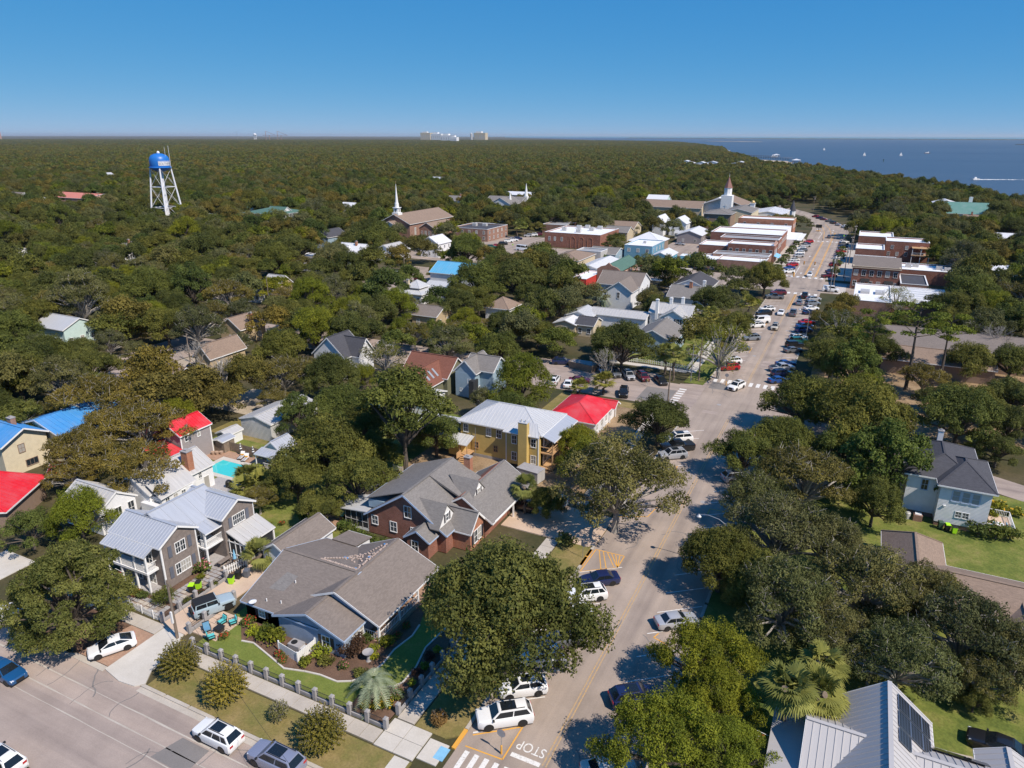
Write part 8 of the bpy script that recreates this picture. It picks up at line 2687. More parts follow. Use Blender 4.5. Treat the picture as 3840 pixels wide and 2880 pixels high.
for i,(px,py) in enumerate(((3090,563),(3241,584),(3378,584))):
 x,y = ((-187.45,3199.38),(-29.28,2333.92),(63.9,2386.33))[i]
 s_ = thing('sailboat',('left','middle','right')[i]+' of three white sailboats on the bay','boat',(x,y,-1.2),R(20),'sailboats on the bay')
 s_.scale = (.55,.55,.55)
 link('hull',MB().hexa([(-6,-1.6,0),(4,-1.5,0),(7,0,0),(4,1.5,0),(-6,1.6,0)],[(-6.4,-2,1.6),(4.4,-1.8,1.8),(8,0,2.2),(4.4,1.8,1.8),(-6.4,2,1.6)]).mesh('hull','white_trim',uv=False),s_)
 link('mainsail',MB().hexa([(0,-.06,3),(-6.5,-.06,3),(0,-.06,19)],[(0,.06,3),(-6.5,.06,3),(0,.06,19)]).mesh('mainsail','white_trim',uv=False),s_)
 link('jib',MB().hexa([(.5,-.06,3),(7,-.06,2.5),(.5,-.06,16)],[(.5,.06,3),(7,.06,2.5),(.5,.06,16)]).mesh('jib','white_trim',uv=False),s_)
 link('mast',MB().tube([(.2,0,1),(.2,0,20)],.15,6).mesh('mast','steel_pole',uv=False),s_)
fy = thing('ferry','small brown and white ferry boat on the bay','boat',(*(148.27,2769.51),-1.2),R(15))
fy.scale = (.6,.6,.6)
link('hull',MB().hexa([(-14,-3.5,0),(14,-3.5,0),(14,3.5,0),(-14,3.5,0)],[(-15,-4,2.4),(16,-4,2.4),(16,4,2.4),(-15,4,2.4)]).mesh('hull','brown_wall',uv=False),fy)
link('deckhouse',MB().box(-9,-3,2.4,9,3,6).mesh('deckhouse','white_siding',uv=False),fy)
link('wheelhouse',MB().box(3,-2,6,8,2,9).mesh('wheelhouse','white_siding',uv=False),fy)
by = thing('channel_marker','small dark channel marker in the bay','buoy',(*(16.24,1771.77),-1.2))
link('pile',MB().tube([(0,0,0),(0,0,5)],.5,6).mesh('pile','green_plastic',uv=False),by)
link('board',MB().box(-1,-.1,4,1,.1,6).mesh('board','green_plastic',uv=False),by)
for i,(a,b_) in enumerate((((-206.7,1468.87),(-141.14,1583.2)),((-318.75,1950.77),(-183.8,1851.8)),((-343.6,2143.89),(-228.03,2001.29)))):
 pr = thing('pier',('nearest timber pier with a boat house at its end','middle long timber pier off the beach','far timber pier with covered boat lift')[i],'pier',(*a,0))
 A,B = Vector((*a,0)),Vector((*b_,0))
 MB().beam(A +Vector((0,0,2.2)),B +Vector((0,0,2.2)),3.0,.6).build('deck','weathered_wood',pr)
 n = 22
 for k in range(n +1):
  q = A.lerp(B,k /n)
  MB().tube([(q.x,q.y,-3),(q.x,q.y,3.4)],.45,5).build('pile','weathered_wood',pr)
 e = B
 MB().box(e.x -9,e.y -9,2.3,e.x +9,e.y +9,2.8).build('pier_head','weathered_wood',pr)
 if i != 1:
  hip_roof(pr,e.x -7,e.x +7,e.y -7,e.y +7,6,8.5,'metal_white',1.0)
  for sx in (-6,6):
   for sy in (-6,6):
    post(pr,e.x +sx,e.y +sy,2.5,6,.6,'weathered_wood')
for nm,lab,px,py in (('docked_boat','white boat at the end of the piers',2902,588),('anchored_barge','small white barge off the far beach',2727,567)):
 x,y = ((-243.79,2090.8) if nm == 'docked_boat' else (-488.5,2786.03))
 o = thing(nm,lab,'boat',(x,y,-1.2),R(10))
 link('hull',MB().hexa([(-8,-2,0),(6,-2,0),(9,0,0),(6,2,0),(-8,2,0)],[(-8.5,-2.4,2.4),(6.5,-2.3,2.6),(10,0,3),(6.5,2.3,2.6),(-8.5,2.4,2.4)]).mesh('hull','white_trim',uv=False),o)
 link('cabin',MB().box(-5,-1.6,2.4,3,1.6,5.5).mesh('cabin','white_siding',uv=False),o)
# ------------------------------------------------------------------ garden beds
bed = [(-56.0,46.0),(-53.2,43.4),(-51.8,43.7),(-49.1,43.0),(-46.2,42.2),(-44.0,42.8),(-42.3,43.1),(-40.2,43.1),(-38.9,43.8),(-37.9,45.4),(-37.6,47.2),(-37.8,49.4),(-37.3,52.1),(-37.6,54.0),(-38.5,56.5),(-42,56.5),(-46,52)]
struct('flower_bed',MB().prism(bed,-.2,.125),'mulch')
bed2 = [(-37.0,40.8),(-32.7,40.8),(-32.7,56),(-34.6,56),(-34.9,52.6),(-35.0,51.1),(-34.3,48.2),(-34.3,45.8),(-34.8,45.0),(-36.2,44.2),(-37.2,42.6)]
struct('corner_bed',MB().prism(bed2,-.2,.127),'mulch')
def edging(name,pts):
 root = thing(name,None,None)
 root['kind'] = 'structure'
 for a,b_ in zip(pts,pts[1:]):
  a,b_ = Vector((*a,.13)),Vector((*b_,.13))
  k = max(1,int((b_ -a).length /.8))
  for i in range(k):
   MB().beam(a.lerp(b_,i /k),a.lerp(b_,(i +.97)/k),.17,.14).build('edging_block','concrete_pale',root)
edging('bed_edging',bed[1:14])
edging('corner_bed_edging',bed2[3:11][:7])
for kd,x,y,r,lb in [
 ('bush_burgundy',-41.3,47.0,1.75,'large dark burgundy shrub at the corner of the blue-grey house'),
 ('bush',-41.2,49.3,.9,'upright dark green shrub beside the front porch steps'),
 ('bush_bright',-38.9,49.7,1.0,'fresh green shrub below the porch railing'),
 ('bush_lime',-39.6,48.4,.55,'small lime shrub between the burgundy and the fresh green shrubs'),
 ('bush_lime',-38.9,47.4,.5,'small lime shrub next to the bird bath'),
 ('bush_lime',-44.0,45.3,1.0,'golden green shrub under the shuttered window'),
 ('bush_bright',-44.6,43.6,.8,'low fresh green plant at the bed edge below the screen'),
 ('bush',-42.8,44.6,.8,'dark shrub in the shade left of the burgundy shrub'),
 ('bush_bright',-49.9,45.0,1.3,'broad bright green shrub by the blue wall'),
 ('bush_bright',-51.4,44.9,1.1,'bright green shrub between patio and house'),
 ('bush',-51.6,45.6,1.0,'olive green shrub against the blue wall'),
 ('bush_lime',-52.8,44.7,.8,'yellow-green shrub at the patio edge'),
 ('bush_red',-54.6,45.8,.8,'hibiscus with red blooms beside the patio chairs'),
 ('bush_red',-55.2,42.9,.6,'potted hibiscus with red blooms near the side street railing'),
 ('bush_red',-47.9,43.4,.55,'rose bush with red blooms below the white screen'),
 ('bush_red',-47.0,42.95,.5,'smaller red rose bush at the corner of the white screen'),
 ('bush_yellow',-34.5,42.2,.7,'yellow lantana in the corner flower bed'),
 ('bush_yellow',-35.6,41.7,.6,'yellow flowers left of the corner lantana'),
 ('bush_yellow',-33.7,42.7,.55,'orange-yellow flowers at the corner railing'),
 ('bush_pink',-33.6,44.0,.7,'pink flowers inside the corner railing'),
 ('bush_pink',-34.9,43.6,.6,'pink roses behind the blue-green palm'),
 ('bush_red',-36.2,42.9,.55,'red flowers beside the blue-green palm trunk'),
 ('bush_lime',-33.3,46.0,.45,'lime shrub first along the street railing'),
 ('bush_burgundy',-33.6,47.3,.6,'small burgundy shrub along the street railing'),
 ('bush_lime',-33.4,48.5,.5,'lime shrub second along the street railing'),
 ('bush_burgundy',-33.7,49.8,.6,'second small burgundy shrub along the street railing'),
 ('bush_lime',-33.5,51.2,.5,'lime shrub third along the street railing'),
 ('bush_red',-38.6,51.2,.5,'red flowering shrub under the porch'),
 ('bush_red',-38.7,53.0,.5,'second red flowering shrub under the porch'),
 ('bush_pink',-40.8,44.9,.6,'low pink groundcover in front of the burgundy shrub'),
 ('bush',-38.6,44.8,.7,'dark green groundcover below the bird bath'),
 ('ball',-66.2,44.3,1.55,'large clipped round shrub beside the driveway pillar'),
 ('bush',-71.5,44.0,.7,'first clipped shrub in front of the left porch'),
 ('bush',-70.4,43.9,.7,'second clipped shrub in front of the left porch'),
 ('bush',-69.2,43.9,.7,'third clipped shrub in front of the left porch'),
 ('bush_pink',-67.2,50.7,1.2,'tall crimson flowering shrub at the clapboard wall'),
 ('bush_bright',-66.2,49.6,.6,'low green perennials on the mulch by the clapboard wall'),
 ('bush_lime',-68.6,38.2,1.0,'yellow-green shrub beside the white hatchback'),
 ('bush_bright',-68.2,39.6,.6,'ferny green plant by the iron bench'),
 ('bush_bright',-63.6,49.3,.5,'green potted plant inside the driveway railing'),
 ('bush_red',-63.9,47.4,.5,'red flowers inside the driveway railing'),
 ('bush_bright',-63.9,45.6,.55,'green plants between driveway pillars'),
 ('hedge',-57.9,66.4,1.0,'first mound of the hedge below the brick house'),
 ('hedge',-56.2,65.7,1.0,'second mound of the hedge below the brick house'),
 ('hedge',-54.5,65.2,1.0,'third mound of the hedge below the brick house'),
 ('hedge',-52.7,64.9,1.0,'fourth mound of the hedge below the brick house'),
 ('hedge',-50.9,64.6,1.0,'fifth mound of the hedge below the brick house'),
 ('hedge',-49.2,64.4,.9,'last mound of the hedge below the brick house'),
 ('bush_bright',-64.4,66.3,1.5,'bright green fig shrub beside the garden pots'),
 ('bush',-62.3,69.5,1.6,'olive shrub behind the rain barrel'),
 ('bush_bright',-67.6,62.0,.8,'leafy plants in the kitchen garden'),
 ('bush_red',-66.4,63.6,.5,'red blooms in the kitchen garden pots'),
 ('bush_lime',-81.2,73.2,1.7,'golden clipped shrub at the end of the pool'),
 ('bush',-79.5,70.2,1.5,'dark shrub between palms and pool fence'),
 ('hedge',19.9,102.6,1.7,'leafy shrub at the corner of the white clapboard house'),
 ('hedge',21.9,103.0,1.9,'large leafy shrub in front of the deck'),
 ('hedge',23.6,103.6,1.6,'leafy shrub at the right end of the deck'),
 ('bush_yellow',23.2,112.2,1.3,'yellow flowering shrub on the lawn right of the white house'),
 ('bush_yellow',25.2,111.4,1.1,'second yellow flowering shrub on the right lawn'),
 ('bush_bright',21.9,109.6,1.3,'palm-like green plants beside the deck'),
 ('bush',-29.2,76.2,1.3,'dark green bush beside the square sign'),
 ('bush_bright',-27.6,233.0,2.6,'round bright shrub at the big crossing corner'),
]:
 plant(kd,x,y,r *(1.3 if r < 1.4 else 1.05),lb,'shrub',z=.1)
for kd,x,y,r,lb in [
 ('myrtle',-54.7,37.0,2.2,'round crape myrtle with reddish tips nearest the driveway apron'),
 ('myrtle',-48.1,36.6,2.3,'middle round crape myrtle on the dry verge'),
 ('myrtle',-36.2,36.3,2.3,'round crape myrtle nearest the street corner'),
 ('myrtle_bare',-41.7,36.9,1.05,'small thin crape myrtle on the dry verge'),
 ('myrtle_small',-28.3,42.9,.8,'small reddish shrub tree nearest the stop sign'),
 ('myrtle_small',-28.5,47.0,.75,'second small reddish shrub tree near the parked SUVs'),
]:
 plant(kd,x,y,r,lb,'tree',z=.12)
for kd,x,y,r,lb in [
 ('pindo',-35.5,42.9,2.15,'silvery blue-green arching palm in the corner garden'),
 ('palm_short',-61.5,54.6,2.3,'bushy palm between the garage and the white picket fence'),
 ('palm',-37.6,81.3,2.2,'slender palm beside the wide concrete drive'),
 ('palm_short',-78.0,69.3,2.6,'left palm of the clump below the pool'),
 ('palm_short',-74.6,68.6,2.6,'right palm of the clump below the pool'),
 ('palm_short',-76.3,66.6,2.3,'front palm of the clump below the pool'),
 ('palm',*(0.03,54.5),2.6,'left palm beside the solar house'),
 ('palm',*(2.34,56.22),2.7,'right palm beside the solar house'),
 ('palm',*(2.49,59.77),2.3,'rear palm behind the pair beside the solar house'),
 ('palm',*(-35.82,152.46),2.6,'left one of the two tall palms at the second street corner'),
 ('palm',*(-32.99,148.68),2.6,'right one of the two tall palms at the second street corner'),
 ('palm_short',*(-43.81,133.28),3.0,'shaggy palm behind the red cottage'),
 ('palm_short',*(-48.16,130.84),2.2,'low palm left of the shaggy one behind the red cottage'),
 ('palm',*(-37.27,192.44),2.8,'tall palm beside the white chimney house'),
 ('palm',*(-33.06,189.25),2.6,'second palm beside the white chimney house'),
 ('palm',*(-26.58,207.92),3.0,'palm hidden among oaks by the second block kerb'),
 ('palm',*(-163.76,341.62),2.6,'left palm in front of the brick shop lot'),
 ('palm',*(-163.91,351.13),2.6,'right palm in front of the brick shop lot'),
 ('pindo',*(-71.68,208.35),3.4,'pale blue-green palm below the red shed'),
 ('palm',*(-251.22,333.99),2.6,'tall palm left of the brick church front'),
 ('palm',*(-234.31,310.47),2.6,'lower palm left of the brick church front'),
 ('palm_short',*(22.42,132.09),2.4,'palm with yellowed fronds beside the back lane'),
 ('palm_short',*(-0.87,92.53),2.0,'palm top sunk in the oaks on the right'),
]:
 plant(kd,x,y,r,lb,'palm tree')
plant('cypress',*(-213.34,238.72),.9,'left of two slim dark cypresses','tree')
plant('cypress',*(-209,237.39),.9,'right of two slim dark cypresses','tree')
# ------------------------------------------------------------------ hand-set trees
for kd,(x,y,r),lb in [
 ('dense',(-25.41,50.57,8.96),'huge dense dark oak overhanging the parked SUVs at the corner'),
 ('mossy',(-24.52,82.2,8.85),'grey-branched mossy oak between the yellow house and the main street'),
 ('oak',(-26.89,112.95,5.72),'compact oak at the second street corner above the parked SUVs'),
 ('oak',(-11.55,106,5.15),'oak overhanging the right kerb opposite the red cottage'),
 ('olive',(-2.17,97.08,7.62),'yellowish oak tufts in the middle of the right-hand grove'),
 ('glossy',(7.99,107.09,6.98),'glossy magnolia beside the white clapboard house'),
 ('oak',(3.73,122.25,9.06),'broad oak at the top of the right-hand grove'),
 ('oak',(-5.06,129.71,7.01),'oak at the top of the grove next to the zebra crossing'),
 ('dense',(-9.3,74.72,5.1),'dark oak behind the curved street lamp'),
 ('mossy',(-3.71,81.76,6.95),'mossy oak spreading above the street lamp'),
 ('mossy',(-1.72,68.54,6.23),'mossy oak in the centre of the right foreground grove'),
 ('mossy',(5.99,74.76,6.4),'mossy oak beside the brown roof ridge'),
 ('mossy',(9.02,65.14,5.21),'mossy oak above the solar house lawn'),
 ('mossy',(14.67,71.36,5.87),'mossy oak over the brown roofed house'),
 ('mossy',(19.04,70.92,4.62),'mossy oak at the right edge above the sunny lawn'),
 ('mossy',(-7.47,90.96,5.58),'mossy oak below the yellowish grove tufts'),
 ('dense',(-4.84,72.64,4.63),'dark oak right of the curved street lamp'),
 ('mossy',(2.1,83.37,5.26),'mossy oak left of the brown roof corner'),
 ('mossy',(3.03,66.85,4.61),'mossy oak above the palm trio'),
 ('mossy',(12.11,78.79,4.77),'mossy oak touching the brown roof ridge'),
 ('mossy',(15.92,67.56,3.46),'mossy oak hanging low over the sunny lawn'),
 ('oak',(-6.8,111.37,5.85),'oak between the kerb and the yellowish tufts'),
 ('oak',(2.54,112.42,5.7),'oak left of the glossy magnolia'),
 ('bright',(-7.39,57.38,5.01),'yellow-green tree beside the parked silver sedan'),
 ('bright',(-5.25,53.36,3.9),'bright green tree right of the yellow-green one'),
 ('bright',(-8.81,45.9,5.26),'bright green feathery tree at the bottom edge by the street'),
 ('bright',(-3.56,48.35,3.6),'bright green tree at the bottom edge near the palms'),
 ('airy',(6.83,65.78,3.05),'thin yellowish tree behind the solar house roof'),
 ('oak',(15.73,66.24,1.93),'small green tree on the sunny lawn'),
 ('cedar',(-69.99,36.29,6.54),'big layered cedar on the left by the side street'),
 ('bright',(-87.06,48.84,4.71),'yellow-green magnolia above the cedar'),
 ('glossy',(-91.01,44.72,3.57),'green tree at the left edge above the cedar'),
 ('olive',(-117.58,73.09,8.13),'olive-toned spreading oak left of the red roofs'),
 ('olive',(-100.66,69.89,7.14),'olive-toned oak in front of the lilac house'),
 ('olive',(-89.13,59.32,6.63),'olive-toned oak leaning over the white metal roof'),
 ('olive',(-103.19,60.43,6.37),'olive-toned oak in front of the blue roof'),
 ('olive',(-111.92,84.4,6.48),'olive-toned oak beyond the lilac house'),
 ('olive',(-107.87,68.71,5.99),'olive-toned oak draped over the blue roof wing'),
 ('olive',(-128.61,68.94,4.55),'olive-toned oak hiding the blue roof chimney'),
 ('olive',(-99.63,56.82,4.24),'olive-toned oak between the red roof and the white metal roof'),
 ('oak',(-118.89,64.32,3.74),'oak in front of the cream wall below the blue roof'),
 ('olive',(-122.42,70.83,4.52),'olive-toned oak over the middle of the blue roof'),
 ('oak',(24.81,128.75,3.73),'oak beside the back lane at the right edge'),
 ('oak',(7.13,177.7,5.31),'oak in front of the long brown hall'),
 ('olive',(15.66,161.38,5.22),'olive-toned oak on the brown earth beside the pines'),
 ('oak',(25.09,176.33,5.83),'oak hiding the right part of the long brown hall'),
 ('oak',(33.21,179.7,5.51),'oak at the right edge before the long brown hall'),
 ('airy',(30.1,207.89,5.83),'thin tree behind the long brown hall roof'),
 ('airy',(11.91,233.82,6.11),'thin tree beside the striped white roof'),
 ('oak',(23.72,233.6,5.96),'oak behind the pines below the right shops'),
 ('oak',(-124.2,62.3,5.82),'dark oak at the left edge beside the blue roof'),
 ('oak',(-146.71,76.65,7.31),'dark oak at the left edge above the blue roof'),
 ('oak',(-67.99,75.25,7.28),'large oak right of the metal barn'),
 ('oak',(-68.44,69.38,4.67),'oak overhanging the pool house'),
 ('oak',(-59.37,71.66,5.56),'oak behind the screened porch'),
 ('oak',(-60.82,65.24,3.45),'small oak above the rain barrel'),
 ('glossy',(-85.25,87.99,4.49),'rounded green tree touching the barn roof'),
 ('tall',(-59.21,83.38,7.84),'tall oak with bare trunk behind the brick house'),
 ('oak',(-70.03,87.95,5.79),'oak screening the torn turquoise canopy'),
 ('oak',(-79.5,93.08,5.78),'oak behind the large one right of the barn'),
 ('oak',(-65.02,82.34,4.53),'oak left of the tall trunk'),
 ('oak',(-58.9,91.82,5.2),'oak between the tall oak and the yellow house'),
 ('airy',(-89.74,120.65,6.04),'thin grey-limbed tree on top of the tall oak'),
 ('olive',(-100.87,101.65,6.69),'brownish green tree beside the bare one'),
 ('bare',(-106.7,92.5,5.39),'leafless grey tree behind the metal barn'),
 ('bare',(-128.53,104.96,4.63),'leafless grey tree below the tan gable house'),
 ('dense',(-91.15,104.73,6.26),'dark green oak left of the charcoal gable house'),
 ('bright',(-55.11,116.84,6.94),'rounded yellow-green oak beside the blue clapboard house'),
 ('oak',(-69.36,136.03,6.21),'oak above the rust red roof'),
 ('rust',(-78.61,180.17,5.23),'russet tree beside the cream sheds'),
 ('bare',(-45.33,139.13,4.47),'grey leafless tree over the shaded lot'),
 ('oak',(-44.75,147.94,7.74),'large oak in front of the grey corner cottage'),
 ('airy',(-24.26,154.43,8.09),'leaning oak with long pale limbs over the main street'),
 ('oak',(-35.79,203.7,7.24),'oak cluster beside the palms in the second block'),
 ('dense',(-27.16,249.15,7.11),'round dense oak at the big crossing'),
 ('oak',(-26.44,187.18,5.42),'oak beside the second block kerb'),
 ('airy',(-1.49,192.01,6.96),'thin pale-limbed oak at the right kerb of the second block'),
 ('oak',(-2.05,162.16,6.49),'oak behind the parked blue cars'),
 ('oak',(19.46,134.06,7.05),'broad dark oak over the back lane'),
 ('oak',(29.11,150.17,5.94),'dark oak at the right edge above the back lane'),
 ('pine',(12.93,164.8,5.92),'tall loose-crowned pine with bare trunk'),
 ('pine',(19.66,171.15,4.89),'second tall pine right of the bare-trunked one'),
 ('pine',(5.26,171.66,4.59),'pine behind the thin pale-limbed oak'),
 ('bare',(32.89,196.14,4.93),'grey leafless tree at the right edge'),
 ('bright',(36.32,236.71,6.53),'yellow-green tree at the right edge below the shops'),
 ('bright',(-349.86,192.36,8.81),'vivid light green pine at the left edge'),
 ('oak',(-57.37,243.36,3.53),'small dark cedar beside the annex lot'),
 ('bright',(-139.82,223.52,4.12),'small bright round tree left of the turquoise roof'),
 ('oak',(-108.6,197,8.84),'large oak in front of the turquoise roof'),
 ('bright',(-115.78,161.36,6.5),'yellow-green oak in the middle of the wooded blocks'),
]:
 plant(kd,x,y,r,lb,'tree',sz=1.2 if kd in ('oak','dense','mossy','olive','bright','glossy','rust','airy','cedar') else 1.0)
# street trees in the shop rows
for i in range(7):
 plant('glossy',-28.6,300+i *14.5,2.3,('first','second','third','fourth','fifth','sixth','seventh')[i]+' small street tree along the left shop row, counted from the crossing','tree','street trees by the shops')
for i in range(4):
 plant('glossy',-7.6,300+i *22,2.3,('first','second','third','fourth')[i]+' small street tree along the right shop row, counted from the crossing','tree','street trees by the shops')
for i,(x,y,r) in enumerate(((-71.5,259.5,2.3),(-57,290.6,2.0),(-84.5,294.5,2.2),(-75.2,291.4,1.8),(-97,287.5,2.4))):
 plant('glossy',x,y,r,('clipped round street tree on the south side of the cross street','clipped street tree in front of the white-front shop','street tree before the blue two-storey building','clipped street tree before the turquoise shop','street tree before the blue awning shop')[i],'tree')
